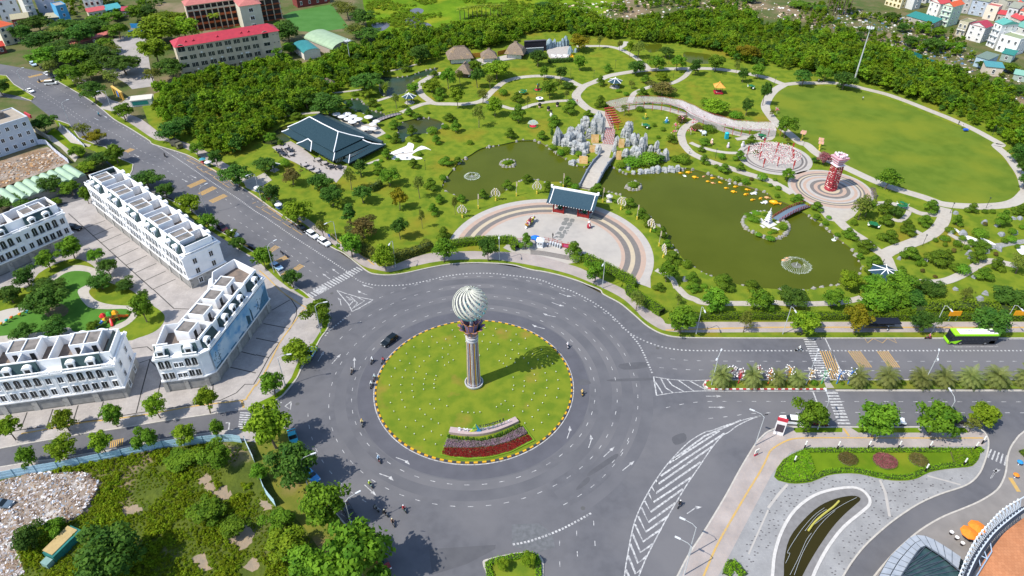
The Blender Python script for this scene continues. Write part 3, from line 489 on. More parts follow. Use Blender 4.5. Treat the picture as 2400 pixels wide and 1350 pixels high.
for a,b,k in(('C2 720 670','C2 775 610',0),('C2 915 705','C2 915 640',0),('C2 790 130','C2 780 80',.4),('C2 1020 40','C2 950 15',-.4),('C2 590 640','C2 620 590',0),('B2 760 1190','B2 720 1160',0),('B2 680 1240','B2 630 1205',0),('B2 1070 1325','B2 1005 1305',0),('C3 455 35','C3 535 62',.3),('C3 385 120','C3 465 150',.3),('C3 385 245','C3 300 228',-.4),('C3 285 355','C3 200 335',-.4),('C3 1825 987','C3 1930 987',0),('C3 1850 1090','C3 1960 1090',0),('D3 520 50','D3 545 -20',.3),('D3 720 135','D3 745 60',.4),('D3 870 225','D3 935 165',0),('D3 1045 355','D3 1120 295',0),('D3 1650 755','D3 1730 700',-.5),('D2 1325 255','D2 1420 290',-.4),('D2 1170 405','D2 1270 440',-.4),('D2 1030 520','D2 1095 580',0),('D4 2090 420','D4 2125 360',-.5),('A1 880 1100','A1 910 1115',0),('A1 960 1075','A1 990 1090',0),('B1 1255 90','B1 1290 110',0),('B1 1700 320','B1 1740 340',0),('B1 1780 285','B1 1820 305',0),('D4 2090 410','D4 2110 380',0)):
 arrow2(a,b,k)
for s in('C2 0 1195 90 1170 60 1185 ','C2 330 1035 270 1080 320 1110 330 1035','C2 150 1080 240 1045'):MB().ribbon(T(s),.3,ZP+.001).build('gore_stripe',ROADPAINT,ROAD)
for s in('C2 385 1060','D3 660 720','C3 1355 540','B1 1700 400','C2 705 30','B2 190 1027'):p=T1(s);MB().prism(circle(p[0],p[1],.45,16),ZP,ZP).build('manhole_cover',mat('cast_iron',(.09,.09,.09),.7),ROAD)
# -- BUILDINGS
GLASSD=mat('dark_window',(.02,.025,.028),.15,spec=.6)
STONE=mat('base_marble',(.40,.39,.365),.6,col2=(.33,.325,.31),scale=.5,detail=7,col3=(.25,.245,.235),scale3=.9,lo3=.56,hi3=.6)
SLATE=mat('mansard_slate',(.022,.05,.056),.55,col2=(.03,.062,.066),scale=1.5)
ROOFG=mat('flat_roof_screed',(.21,.19,.175),.95,col2=(.13,.12,.11),scale=.6,lo=.4,hi=.62,detail=8)
FLOORB=mat('terrace_screed',(.20,.155,.125),.95,col2=(.12,.10,.09),scale=.7,detail=8)
MARBLEP=mat('marble_shutter',(.30,.295,.285),.5,col2=(.22,.22,.215),scale=.8,detail=7)
SHUT=mat('roller_shutter',(.16,.16,.155),.6)
RAILM=mat('balcony_iron',(.10,.105,.11),.5)
_wm={}
def window_mesh(w,h,arch=False,f=.14,fm=None,d=.12):
 k=(w,h,arch,f,fm.name if fm else '')
 if k in _wm:return _wm[k]
 mb=MB();p=MB()
 mb.box(-w/2-f,-w/2,-d,.02,0,h).box(w/2,w/2+f,-d,.02,0,h).box(-w/2-f*1.3,w/2+f*1.3,-d*1.5,.02,-f,0)
 if arch:
  n=6;pts=[(w/2*math.cos(math.pi*i/n),h+.38*w*math.sin(math.pi*i/n))for i in range(n+1)];out=[((w/2+f)*math.cos(math.pi*i/n),h+(.38*w+f)*math.sin(math.pi*i/n))for i in range(n+1)]
  for i in range(n):
   a,b,c,e=pts[i],pts[i+1],out[i+1],out[i];mb.quad((a[0],-d,a[1]),(e[0],-d,e[1]),(c[0],-d,c[1]),(b[0],-d,b[1]));mb.quad((e[0],-d,e[1]),(e[0],.02,e[1]),(c[0],.02,c[1]),(c[0],-d,c[1]))
  p.face([(-w/2,-.02,0),(w/2,-.02,0)]+[(x,-.02,z)for x,z in pts])
 else:
  mb.box(-w/2-f,w/2+f,-d*1.2,.02,h,h+f);p.quad((-w/2,-.02,0),(w/2,-.02,0),(w/2,-.02,h),(-w/2,-.02,h))
 mb.box(-.03,.03,-.06,-.01,0,h)
 _wm[k]=(mb.mesh('window',fm or WHITE),p.mesh('pane',GLASSD));return _wm[k]
def window(par,x,y,z,w,h,arch=False,rz=0,f=.14,fm=None):
 a,b=window_mesh(w,h,arch,f,fm);o=link('window',a,par,(x,y,z),rz);link('pane',b,o);return o
_bm={}
def balcony(par,x,y,z,w,d=.7,rz=0,h=.95):
 k=(w,d,h)
 if k not in _bm:
  s=MB().box(-w/2,w/2,-d,0,-.1,0).mesh('balcony',WHITE);r=MB().box(-w/2,w/2,-d,-d+.05,h-.06,h).box(-w/2,-w/2+.05,-d,0,h-.06,h).box(w/2-.05,w/2,-d,0,h-.06,h)
  for i in range(int(w/.22)+1):xx=-w/2+.03+i*.22;r.box(xx-.02,xx+.02,-d+.01,-d+.04,0,h-.06)
  _bm[k]=(s,r.mesh('railing',RAILM))
 o=link('balcony',_bm[k][0],par,(x,y,z),rz);link('railing',_bm[k][1],o);return o
def balustrade(par,x0,x1,y,z,h=.75,rz=0,base=(0,0)):
 mb=MB().box(x0,x1,-.14,.14,0,.14).box(x0,x1,-.16,.16,h-.14,h);n=max(2,int((x1-x0)/.3))
 for i in range(n):c=x0+(i+.5)*(x1-x0)/n;mb.box(c-.06,c+.06,-.07,.07,.14,h-.14)
 return mb.build('balustrade',WHITE,par,loc=(base[0],base[1]+y,z),rz=rz)
def dormer(par,x,y,z,rz=0):
 if 'dm' not in _bm:
  mb=MB();mb.box(-.85,-.55,-.1,1.2,0,1.55).box(.55,.85,-.1,1.2,0,1.55).box(-.95,.95,-.2,1.2,-.1,.12);n=7;p=[(1.0*math.cos(math.pi*i/n),1.5+.62*math.sin(math.pi*i/n))for i in range(n+1)]
  for i in range(n):a,b=p[i],p[i+1];mb.quad((a[0],-.25,a[1]),(a[0],1.2,a[1]),(b[0],1.2,b[1]),(b[0],-.25,b[1]));
  mb.face([(x_,-.25,z_)for x_,z_ in p][::-1]if False else[(x_,-.25,z_)for x_,z_ in p]);mb.face([(-.55,-.02,.12),(.55,-.02,.12),(.55,-.02,1.5),(-.55,-.02,1.5)],1)
  _bm['dm']=mb.mesh('dormer',[WHITE,GLASSD])
 return link('dormer',_bm['dm'],par,(x,y,z),rz)
def mansard(par,x0,x1,y0,z0,z1,slope=1.35,base=(0,0),rz=0,dormers=()):
 mb=MB();mb.quad((x0,y0,z0),(x1,y0,z0),(x1-.1,y0+slope,z1),(x0+.1,y0+slope,z1));mb.face([(x1,y0,z0),(x1,y0+slope,z0),(x1-.1,y0+slope,z1)]);mb.face([(x0,y0+slope,z0),(x0,y0,z0),(x0+.1,y0+slope,z1)])
 mb.box(x0-.05,x1+.05,y0+slope-.1,y0+slope+.22,z1-.02,z1+.22,1)
 o=mb.build('mansard_roof',[SLATE,WHITE],par,loc=(base[0],base[1],0),rz=rz)
 for d in dormers:dormer(o,d,y0+.25,z0+.1)
 return o
def stair_box(par,x0,x1,y0,y1,z0,z1,door=None,split=True):
 mb=MB();t=.18;mb.box(x0,x1,y0,y1,z0,z1);zz=z1+.32
 mb.box(x0,x1,y0,y0+t,z1,zz).box(x0,x1,y1-t,y1,z1,zz).box(x0,x0+t,y0+t,y1-t,z1,zz).box(x1-t,x1,y0+t,y1-t,z1,zz)
 o=mb.build('stair_house',WHITE,par);xm=(x0+x1)/2
 if split:MB().box(xm-t/2,xm+t/2,y0+t,y1-t,z1,zz).build('roof_divider',WHITE,o)
 MB().quad((x0+t,y0+t,z1+.03),(x1-t,y0+t,z1+.03),(x1-t,y1-t,z1+.03),(x0+t,y1-t,z1+.03)).build('roof_slab',ROOFG,o)
 for s in(door or()):
  xc,yy=s;sg=-1 if yy==y0 else 1
  MB().box(xc-.5,xc+.5,yy-.03,yy+.03,z0+.05,z0+2.2).build('door',GLASSD,o)
 return o
ZL,ZC,ZT=3.3,9.9,12.7
def townrow(label,O,O2,D,pairs,boxes='back',front='front',side_right=True):
 O,O2=Vector(O),Vector(O2);L=(O2-O).length;e=(O2-O).normalized();t=thing('town_house_row',label,'building',(O.x,O.y,.1),math.atan2(e.y,e.x),'white town house rows')
 MB().box(0,L,0,D,0,ZL).build('stone_base',STONE,t);MB().box(.02,L-.02,.02,D-.02,ZL,ZC).build('wall',WHITE,t)
 MB().box(-.35,L+.35,-.4,D+.35,ZL-.1,ZL+.22).build('ledge',WHITE,t);
 c=MB().box(-.35,L+.35,-.45,D+.35,ZC-.12,ZC+.22);c.box(-.2,L+.2,-.25,D+.2,ZC-.35,ZC-.12);c.build('cornice',WHITE,t)
 MB().box(.1,L-.1,1.6,D-1.5,ZC+.1,ZC+.27).build('terrace_floor',FLOORB,t)
 w=L/pairs;pw=.2;cw=.22
 pm=MB()
 for y in(1.55,D-1.6):pm.box(.2,L-.2,y,y+cw,ZC+.2,ZT)
 for x in(.2,L-.4):pm.box(x,x+cw,1.78,D-1.6,ZC+.2,ZT)
 pm.build('parapet_wall',WHITE,t)
 for i in range(pairs):
  x0=i*w;xc=x0+w/2
  for x in([xc]+([x0]if i else[])):MB().box(x-pw/2,x+pw/2,1.78,D-1.6,ZC+.2,ZT+(.0 if x==xc else.1)).build('party_wall',WHITE,t)
  by=(D-1.6-4.4,D-1.62)if boxes=='back' else(1.8,1.8+4.2)
  dy=by[0]if boxes=='back' else by[1]
  stair_box(t,xc-3.0,xc+3.0,by[0],by[1],ZC+.26,ZT+.15,[(xc-1.5,dy),(xc+1.9,dy)])
  m0,m1=xc-w*.31,xc+w*.31
  mansard(t,m0,m1,.12,ZC+.22,ZT,dormers=(xc-w*.16,xc+w*.16))
  mansard(t,-m1,-m0,.12,ZC+.22,ZT,base=(0,D),rz=math.pi,dormers=(-(xc-w*.16),-(xc+w*.16)))
  balustrade(t,m0,m1,-.22,ZC+.22);balustrade(t,x0+.1,m0-.15,-.34,ZC+.25,.85);balustrade(t,m1+.15,x0+w-.1,-.34,ZC+.25,.85)
  for fl,z in((0,ZL+.55),(1,ZL+3.75)):
   for k in range(4):x=m0+(m1-m0)*(k+.5)/4;window(t,x,-.02,z-.1,1.25,2.0,bool(fl));balcony(t,x,-.13,z-.2,1.5,.22,h=.7)
   for x in(x0+(m0-x0)*.5,m1+(x0+w-m1)*.5):window(t,x-.02,-.02,z,1.05,1.75)
  for x in(x0+.12,m0-.1,m1+.1,x0+w-.12):MB().box(x-.16,x+.16,-.16,.0,ZL+.22,ZC-.36).build('pilaster',WHITE,t)
  for k in range(2):
   a,b=x0+k*w/2+.75,x0+(k+1)*w/2-.75;MB().box(a,b,-.05,.02,.1,2.35).build('shop_front',MARBLEP,t);MB().box(a,b,-.1,.0,.0,.35).build('shutter',SHUT,t)
   MB().box(x0+k*w/2-.6 if(i+k)else 0,x0+k*w/2+.6,-.22,-.001,0,ZL-.12).build('pier',STONE,t)
 for(x,rz)in((L+.02,R(90)),(-.02,R(-90))):
  for z in(.8,ZL+.6,ZL+3.7):
   for y in(D*.28,D*.72):window(t,x,y,z,1.05,1.6,False,rz)
 mm=MB();a,b=L-.12,L-1.3;mm.quad((a,1.2,ZC+.22),(a,D-1.2,ZC+.22),(b,D-1.8,ZT),(b,1.8,ZT));mm.quad((.12,D-1.2,ZC+.22),(.12,1.2,ZC+.22),(1.3,1.8,ZT),(1.3,D-1.8,ZT));mm.build('mansard_roof',SLATE,t)
 for x,rz in((L+.2,R(90)),(-.2,R(-90))):balustrade(t,-D/2+.3,D/2-.3,0,ZC+.22,.75,rz,(x,D/2))
 return t
townrow('long white town-house row beside the wide left road',(-131.5,188.7),(-86.9,148.8),10.6,5,'front')
o3=Vector((-86.6,108.7));d3=Vector((-26.0,-5.36)).normalized()
townrow('white town-house row cut by the left edge at lower left',tuple(o3+d3*37.5),tuple(o3),10.8,3,'back')
o4=Vector((-129.8,171.6));d4=Vector((-.6,-.8))
townrow('white town-house row in the shade at the left edge',tuple(o4+d4*36),tuple(o4),9.8,3,'front')
def cornerblock():
 F=[(-78.6,110.4),(-69.4,112.3),(-67.9,113.6),(-63.0,140.3),(-71.3,146.2),(-76.2,139.6),(-74.6,134.0),(-77.2,120.2),(-80.2,119.2)]
 o=Vector(F[0]);P=[(x-o.x,y-o.y)for x,y in F];t=thing('town_house_row','white corner town-house block carrying a blue painted hoarding','building',(o.x,o.y,.1),0,'white town house rows')
 off=lambda d:offset(P,-d,True)
 MB().prism(P,0,ZL).build('stone_base',STONE,t);MB().prism(off(-.02),ZL,ZC).build('wall',WHITE,t);MB().prism(off(.36),ZL-.1,ZL+.22,bottom=True).build('ledge',WHITE,t);MB().prism(off(.42),ZC-.2,ZC+.22,bottom=True).build('cornice',WHITE,t)
 inn=off(-1.3);MB().prism(off(-1.4),ZC+.22,ZC+.3).build('terrace_floor',FLOORB,t)
 MB().prism(inn,ZC+.2,ZT,holes=[off(-1.52)]).build('parapet_wall',WHITE,t)
 def wall(a,b,name='party_wall',h=ZT-.1,th=.2):MB().ribbon([a,b],th,h,0,False,ZC+.25).build(name,WHITE,t)
 e=Vector((P[3][0]-P[2][0],P[3][1]-P[2][1])).normalized();nn=Vector((-e.y,e.x));c0=Vector(P[2])
 ang=math.atan2(e.y,e.x)-math.pi/2
 for s in(6.2,10.6,16.2,21.2):wall(tuple(c0+e*s+nn*1.4),tuple(c0+e*s+nn*9.2))
 for s,dpt,w_,sp in((2.2,5.2,3.6,False),(8.3,5.4,4.0,True),(14.0,5.4,3.6,False),(19.2,5.4,3.6,False)):
  bx=stair_box(t,-w_/2,w_/2,-2.0,2.0,ZC+.26,ZT+.15,[(0,-2.0)],False);c=c0+e*(s+1.2)+nn*(dpt+1.0);bx.location=(c.x,c.y,0);bx.rotation_euler=(0,0,math.atan2(nn.y,nn.x))
  MB().box(-w_/2-.03,-w_/2+.03,-.5,.5,ZC+.3,ZC+2.3).build('door',GLASSD,bx)
 def side(a,b,segs,win=None):
  a,b=Vector(a),Vector(b);d=(b-a).normalized();L=(b-a).length;rz=math.atan2(d.y,d.x)
  for s0,s1,dm in segs:mansard(t,s0,s1,.12,ZC+.22,ZT,base=tuple(a),rz=rz,dormers=dm);
  for s0,s1,dm in segs:q=a+Vector((d.y,-d.x))*.22;balustrade(t,s0,s1,0,ZC+.22,.75,rz,tuple(q))
  return a,d,L,rz
 a,d,L,rz=side(P[0],P[1],((.4,3.4,(1.7,)),(6.0,9.2,(7.5,))))
 for z in(ZL+.55,ZL+3.75):
  for x in(1.1,2.5,6.7,8.1):p=a+d*x+Vector((d.y,-d.x))*.02;window(t,p.x,p.y,z-.1,1.1,1.95,z>5,rz);p=a+d*x+Vector((d.y,-d.x))*.13;balcony(t,p.x,p.y,z-.2,1.25,.22,rz,.7)
  for x in(4.1,5.2):p=a+d*x+Vector((d.y,-d.x))*.02;window(t,p.x,p.y,z,.8,1.3,False,rz)
 for x0,x1 in((.8,4.2),(5.3,8.8)):
  MB().box(x0,x1,-.06,.02,.1,2.35).build('shop_front',MARBLEP,t,loc=(a.x,a.y,0),rz=rz);MB().box(x0,x1,-.1,0,0,.3).build('shutter',SHUT,t,loc=(a.x,a.y,0),rz=rz)
 for x in(.3,4.75,9.2):MB().box(x-.45,x+.45,-.2,-.001,0,ZL-.12).build('pier',STONE,t,loc=(a.x,a.y,0),rz=rz)
 a,d,L,rz=side(P[2],P[3],((.3,5.6,(1.6,)),(7.6,18.6,(9.6,13.2,16.8)),(21.0,26.4,(24.2,))))
 for i in range(6):MB().box(i*5.1-.45 if i else 0,i*5.1+.75,-.2,-.001,0,ZL-.12).build('pier',STONE,t,loc=(a.x,a.y,0),rz=rz)
 for i in range(5):MB().box(i*5.1+.9,i*5.1+4.5,-.06,.02,.1,2.35).build('shop_front',MARBLEP,t,loc=(a.x,a.y,0),rz=rz)
 hm=mat('hoarding_print',(.20,.38,.55),.5,col2=(.44,.55,.64),scale=.16,lo=.38,hi=.58,detail=3,col3=(.10,.28,.50),scale3=.28,lo3=.52,hi3=.62);W_,H_=26.2,5.7
 hb=MB().box(.25,.25+W_,-.42,-.3,ZL+.45,ZL+.45+H_).build('hoarding',hm,t,loc=(a.x,a.y,0),rz=rz)
 dk=mat('hoarding_dark_print',(.02,.07,.10),.5);gy=mat('hoarding_blue_print',(.05,.16,.26),.5);rng=np.random.default_rng(5)
 mb=MB();zz=ZL+.5
 for base,n,sp in((2.6,26,2.2),(21.5,30,3.0)):
  mb.box(base-.08,base+.08,-.435,-.425,zz,zz+3.2)
  for i in range(n):x=base+rng.normal()*sp*.5;z=zz+2.2+rng.normal()*1.0;s=rng.uniform(.12,.4);mb.add([(x,-.436,z),(x+s,-.436,z+s*.3),(x+s*.6,-.436,z+s),(x-s*.4,-.436,z+s*.5)],[(0,1,2,3)])
 for x0,x1,h in((.3,5.5,.5),(15.6,17.0,3.3),(17.6,18.2,4.2)):mb.add([(x0,-.434,zz),(x1,-.434,zz),(x1,-.434,zz+h*.7),(x0,-.434,zz+h)],[(0,1,2,3)])
 kind(mb.build('hoarding_print_shapes',dk,hb),'stuff')
 mb=MB()
 for i in range(6):x=3+i*3.9;mb.box(x,x+2.6,-.44,-.43,ZL+.5,ZL+.95)
 mb.add([(21,-.432,zz),(26.3,-.432,zz),(26.3,-.432,zz+4.6),(23.5,-.432,zz+3.0)],[(0,1,2,3)]);kind(mb.build('hoarding_print_blocks',gy,hb),'stuff')
cornerblock()
# -- generic houses
def house(label,p0,p1,D,H,wall,roof='flat',roofc='#8a8f78',floors=3,cols=2,winc=None,group='village houses',over=.35,rise=1.6,balc=False,name='house',sidew=True):
 a,b=Vector(T1(p0)if isinstance(p0,str)else p0),Vector(T1(p1)if isinstance(p1,str)else p1);L=(b-a).length;d=(b-a).normalized();t=thing(name,label,'house',(a.x,a.y,.05),math.atan2(d.y,d.x),group)
 wm=plain(wall,.8);rm=plain(roofc,.6);MB().box(0,L,0,D,0,H).build('wall',wm,t);o=over
 if roof=='flat':
  r=MB().box(0,L,0,.2,H,H+.5).box(0,L,D-.2,D,H,H+.5).box(0,.2,.2,D-.2,H,H+.5).box(L-.2,L,.2,D-.2,H,H+.5);r.build('parapet',wm,t);MB().box(.2,L-.2,.2,D-.2,H,H+.12).build('roof',ROOFG if roofc is None else rm,t)
 elif roof=='gable':
  m=MB();x0,x1,y0,y1=-o,L+o,-o,D+o;m.add([(x0,y0,H),(x1,y0,H),(L/2,y0,H+rise),(x0,y1,H),(x1,y1,H),(L/2,y1,H+rise)],[(0,2,5,3),(1,4,5,2),(0,3,4,1)]);m.build('roof',rm,t);MB().face([(0,0,H),(L,0,H),(L/2,0,H+rise*.92)]).face([(L,D,H),(0,D,H),(L/2,D,H+rise*.92)]).build('gable_wall',wm,t)
 elif roof=='cross':
  m=MB();x0,x1,y0,y1=-o,L+o,-o,D+o;m.add([(x0,y0,H),(x1,y0,H),(x1,y1,H),(x0,y1,H),(x0,D/2,H+rise),(x1,D/2,H+rise)],[(0,1,5,4),(2,3,4,5),(0,4,3),(1,2,5),(0,3,2,1)]);m.build('roof',rm,t)
 elif roof=='hip':
  m=MB();x0,x1,y0,y1=-o,L+o,-o,D+o;q=min(L,D)/2;rx=(q,L-q)if L>D else(L/2,L/2);ry=(D/2,D/2)if L>D else(q,D-q)
  m.add([(x0,y0,H),(x1,y0,H),(x1,y1,H),(x0,y1,H),(rx[0],ry[0],H+rise),(rx[1],ry[1],H+rise)],[(0,1,5,4),(1,2,5),(2,3,4,5),(3,0,4),(0,3,2,1)]if L>D else[(0,1,4),(1,2,5,4),(2,3,5),(3,0,4,5),(0,3,2,1)]);m.build('roof',rm,t)
 elif roof=='shed':
  m=MB();m.add([(-o,-o,H),(L+o,-o,H),(L+o,D+o,H+rise),(-o,D+o,H+rise),(-o,-o,H-.1),(L+o,-o,H-.1),(L+o,D+o,H+rise-.1),(-o,D+o,H+rise-.1)],[(0,1,2,3),(7,6,5,4),(0,4,5,1),(1,5,6,2),(2,6,7,3),(3,7,4,0)]);m.build('roof',rm,t);MB().face([(L,0,H),(L,D,H),(L,D,H+rise)]).face([(0,D,H),(0,0,H),(0,D,H+rise)]).build('gable_wall',wm,t)
 fh=H/max(floors,1);fm=plain(winc,.6)if winc else None
 for f in range(floors):
  for c in range(cols):
   x=L*(c+.5)/cols
   window(t,x,-.02,f*fh+fh*.3,min(1.0,L/cols*.5),fh*.42,False,0,.1,fm)
  if sidew and D>5:
   for y in(D*.3,D*.7):window(t,L+.02,y,f*fh+fh*.35,.8,fh*.36,False,R(90),.1,fm)
  if balc and f:balcony(t,L/2,-.02,f*fh,L*.92,.9)
 return t
house('cream villa with yellow trim at the top right, leftmost of the village','V 200 70','V 420 130',8,8,'#d9cfae','flat','#8f8a70',3,4,'#b9a24a')
house('plain grey-white slab house beside the teal shed','V 590 145','V 700 125',9,10,'#c9cac9','flat','#9aa0a0',3,1)
house('white house under a small red roof behind the teal shed','V 790 235','V 930 290',7,8.5,'#dcdad2','gable','#b84a4c',3,2)
house('tall mint-green house with orange-red gable roof','V 950 355','V 1085 392',10,10.5,'#c3d6c0','gable','#c85a34',4,2,balc=True)
house('low shed with broad teal metal roof','V 500 300','V 880 410',7,2.8,'#a39f92','shed','#2f7d78',1,3,rise=1.2)
house('khaki-roofed house with green balcony band','V 1205 515','V 1330 548',8,7.2,'#b9b39c','flat','#8c8a68',2,2,balc=True)
house('white house with bright crimson roof','V 1350 562','V 1570 622',7,7.6,'#d5d3cf','gable','#a83a4c',3,2,rise=1.8)
house('tall narrow white house with teal top roof','V 1655 652','V 1760 700',9,11.5,'#e0e0de','cross','#5aa096',4,2,balc=True)
house('white house with flat grey-green roof near the right edge','V 1785 725','V 2060 805',8,7.4,'#dfe0df','flat','#8f9a78',2,3)
house('blue-grey walled house under a grey-green roof','V 1395 205','V 1620 245',8,8,'#a9b4c2','shed','#8a927a',3,2,rise=.6)
house('cream wall house with red-tiled parapet','V 1600 270','V 1770 305',6,7,'#d8cdbd','flat','#b06058',2,1)
house('crimson canopy house in the middle of the village','V 1690 150','V 1890 165',6,8.5,'#9a9a98','shed','#a83a48',3,2,rise=.5)
house('house with khaki roof above the red sheds','V 1900 215','V 2030 215',8,7.5,'#b8b6a8','hip','#8f8f72',2,2)
house('small house with brick-red gable near the right edge','V 2050 260','V 2170 270',6,6.5,'#a8a49c','gable','#b8624c',2,2)
house('low red-roofed sheds between taller village houses','V 1790 310','V 1930 330',6,4,'#aaa49a','cross','#b04046',1,2)
house('long red roof running to the right edge','V 1970 360','V 2110 420',5,4.5,'#b5b0a6','cross','#b5484c',1,2)
house('pale house with teal roof at the right edge','V 2010 520','V 2200 580',8,5.6,'#c3c3bd','shed','#6aa394',2,2)
house('shed with pale blue wall and dull green roof','V 1470 950','V 1640 1000',9,4.6,'#9fb6c6','shed','#6d7f74',1,1,rise=.5)
house('teal-roofed lean-to behind the blue shed','V 1850 870','V 2010 905',7,3.6,'#8fa09a','shed','#2f7f76',1,1,rise=.4)
house('beige windowless shed with blue-green roof','V 1615 1085','V 1865 1110',6,4.2,'#cbbfae','shed','#4c8c92',1,1,rise=.5)
house('small pale teal shed at the right edge','V 2030 1150','V 2240 1190',5,2.8,'#9aa8a0','shed','#7fae9c',1,1,rise=.6)
house('far grey house behind the orange roof','V 1290 190','V 1390 200',8,9,'#b4b2ae','flat','#9a988c',3,1)
house('white and blue house in the top right corner','V 2060 150','V 2180 150',6,8,'#d5dade','cross','#b8504a',3,2)
house('far red-roofed house left of the corner','V 1440 60','V 1600 80',7,7.5,'#c9c4ba','cross','#b5525a',2,2)
house('far teal-roofed house behind the blue-grey house','V 1480 110','V 1640 120',6,9.5,'#8fa8a2','shed','#2f9a86',3,2,rise=.4)
house('far cream house on the village horizon','V 1820 60','V 2000 70',8,8,'#d2cab8','flat','#a29c86',3,3)
house('far pale house beyond the orange gable','V 1120 40','V 1260 60',8,9,'#cfd4d8','hip','#b0584a',3,2)
house('far white house left of the orange gable','V 820 40','V 980 60',7,8,'#dcdcd8','flat','#9a9a90',3,2)
rr=np.random.default_rng(21);hs=[]
for r_,(y0,y1,x0,x1)in enumerate(((20,70,480,2180),(110,215,1660,2200),(330,420,1900,2210))):
 x=x0
 while x<x1:w=rr.uniform(95,150);hs.append((x,y0+(y1-y0)*(x-x0)/(x1-x0),w));x+=w*rr.uniform(1.12,1.35)
for i,(x,y,w)in enumerate(sorted(hs)):house(nth(i)+' small back-row village house from the left at top right','V %f %f'%(x,y),'V %f %f'%(x+w,y+w*.2),rr.uniform(6,9),rr.uniform(5,9.5),('#d6d2c8','#c2c4c6','#d9cdb4','#b9c4c8','#cdbfb2')[i%5],('cross','flat','hip','shed')[i%4],('#b5504c','#8f9284','#b8604a','#4f9288','#a84450','#8a8f9a')[int(rr.integers(0,6))],2,2,sidew=False,group='back-row village houses',rise=rr.uniform(.6,1.6))
G2='houses at upper left'
house('white house with pink roof in the top left corner','Z 60 380','Z 400 330',9,11,'#d7dade','cross','#c0707a',3,2,group=G2)
house('low building with khaki roof and brick wall','Z 270 520','Z 560 480',9,5.5,'#8a4a44','cross','#a39c80',1,3,group=G2)
house('tall narrow house with green awning top','Z 540 400','Z 690 370',10,12.5,'#c9c8c2','cross','#4f8f58',4,1,group=G2,balc=True)
house('blank grey slab house between tall neighbours','Z 720 330','Z 990 300',9,12,'#b9bac6','flat','#8f8f98',3,1,group=G2)
house('khaki-roofed shed beside the blue house','Z 800 440','Z 1050 420',7,4,'#4a6a78','shed','#a8a188',1,3,group=G2,rise=.6)
house('bright blue narrow house with flat roof','Z 1070 430','Z 1240 395',8,9.5,'#4f9cc8','flat','#9a9690',3,1,group=G2)
house('cream and white house with red shutters','Z 1480 215','Z 1760 190',9,12,'#dfe2d8','flat','#a8b0b8',4,3,'#8a4030',group=G2)
house('cream house with orange roof beside the road','Z 100 790','Z 350 720',8,9,'#ded6be','hip','#cf5f3c',3,2,'#4a8098',group=G2,rise=2)
house('low red shop roof at the left edge','Z -160 960','Z 130 900',6,3.5,'#7a4038','cross','#b8402e',1,2,group=G2)
house('row of low huts with red roofs along the yard','Z 1540 320','Z 1830 270',5,3.4,'#c9c2b0','cross','#c05a5c',1,4,group=G2)
house('low teal-roofed hut beside the red huts','Z 1850 280','Z 2100 230',5,3.2,'#4a8a92','shed','#4a9aa0',1,3,group=G2)
house('hut with crimson roof at the yard corner','Z 2110 300','Z 2260 290',5,3.6,'#8a8078','cross','#a03a4a',1,2,group=G2)
house('long low bicycle shed with pink roof','Z 1270 850','Z 1960 640',3.2,2.6,'#5a4440','shed','#b86a62',1,1,group=G2,rise=.4,name='bicycle_shed')
t=thing('open_stage','small concrete stage with blue banners in the school yard','stage',(*T1('Z 2190 550'),.05),0);MB().box(0,9,0,4,0,.9).build('platform',ROOFG,t);MB().box(0,9,-.05,0,0,.9).build('front_banner',plain('#2a7ac8'),t);MB().box(0,9,4,4.15,.9,3.2).build('back_wall',plain('#2a86c0'),t)
# -- schools
def school():
 a,b=Vector((-147.3,303.7)),Vector((-108.5,326.8));d=(b-a).normalized();L=(b-a).length;D,H=9.5,14.0
 t=thing('school_building','long cream school block with crimson hip roof','building',(a.x,a.y,0),math.atan2(d.y,d.x));wm=mat('school_cream',(.50,.43,.32),.85,col2=(.44,.38,.29),scale=.4);MB().box(0,L,0,D,0,H).build('wall',wm,t)
 rm=mat('school_red_roof',(.40,.035,.055),.6,col2=(.33,.03,.05),scale=.7);m=MB();o=.6
 m.add([(-o,-o,H),(L+o,-o,H),(L+o,D+o,H),(-o,D+o,H),(D*.35,D/2,H+2.6),(L-D*.35,D/2,H+2.6)],[(0,1,5,4),(1,2,5),(2,3,4,5),(3,0,4),(0,3,2,1)]);r=m.build('roof',rm,t)
 for x in(5,8.2,18.5,29,32.3):MB().add([(x-.7,1.3,H+1.0),(x+.7,1.3,H+1.0),(x,1.3,H+1.75),(x,3.2,H+1.75)],[(0,1,2),(1,3,2),(0,2,3)]).build('roof_vent',rm,r)
 fm=plain('#c9c2ae');fh=H/4
 for f in range(4):
  for k in range(8):
   for s in(-.72,.72):window(t,6.2+k*3.95+s,-.02,f*fh+.85,1.22,1.9,False,0,.08,fm)
  for x,w in((2.2,3.0),(39.0,2.8)):window(t,x,-.02,f*fh+1.1,w,1.5 if f<3 else 2.0,f==3,0,.15,fm)
  for x in(42.5,44.4):window(t,x,-.02,f*fh+1.9,.6,.4,False,0,.06,fm)
  if f:MB().box(3.9,37.2,-.1,0,f*fh-.1,f*fh+.05).build('string_course',wm,t)
 for k in range(9):MB().box(4.1+k*3.95-.15,4.1+k*3.95+.15,-.18,-.001,0,H).build('pilaster',wm,t)
 for i in range(16):k,f=RNG.integers(0,8),RNG.integers(0,3);MB().box(-.4,.4,-.45,-.05,0,.55).build('air_conditioner',plain('#d8d8d4'),t,loc=(6.2+k*3.95+RNG.uniform(-1,1),0,f*fh+2.9))
school()
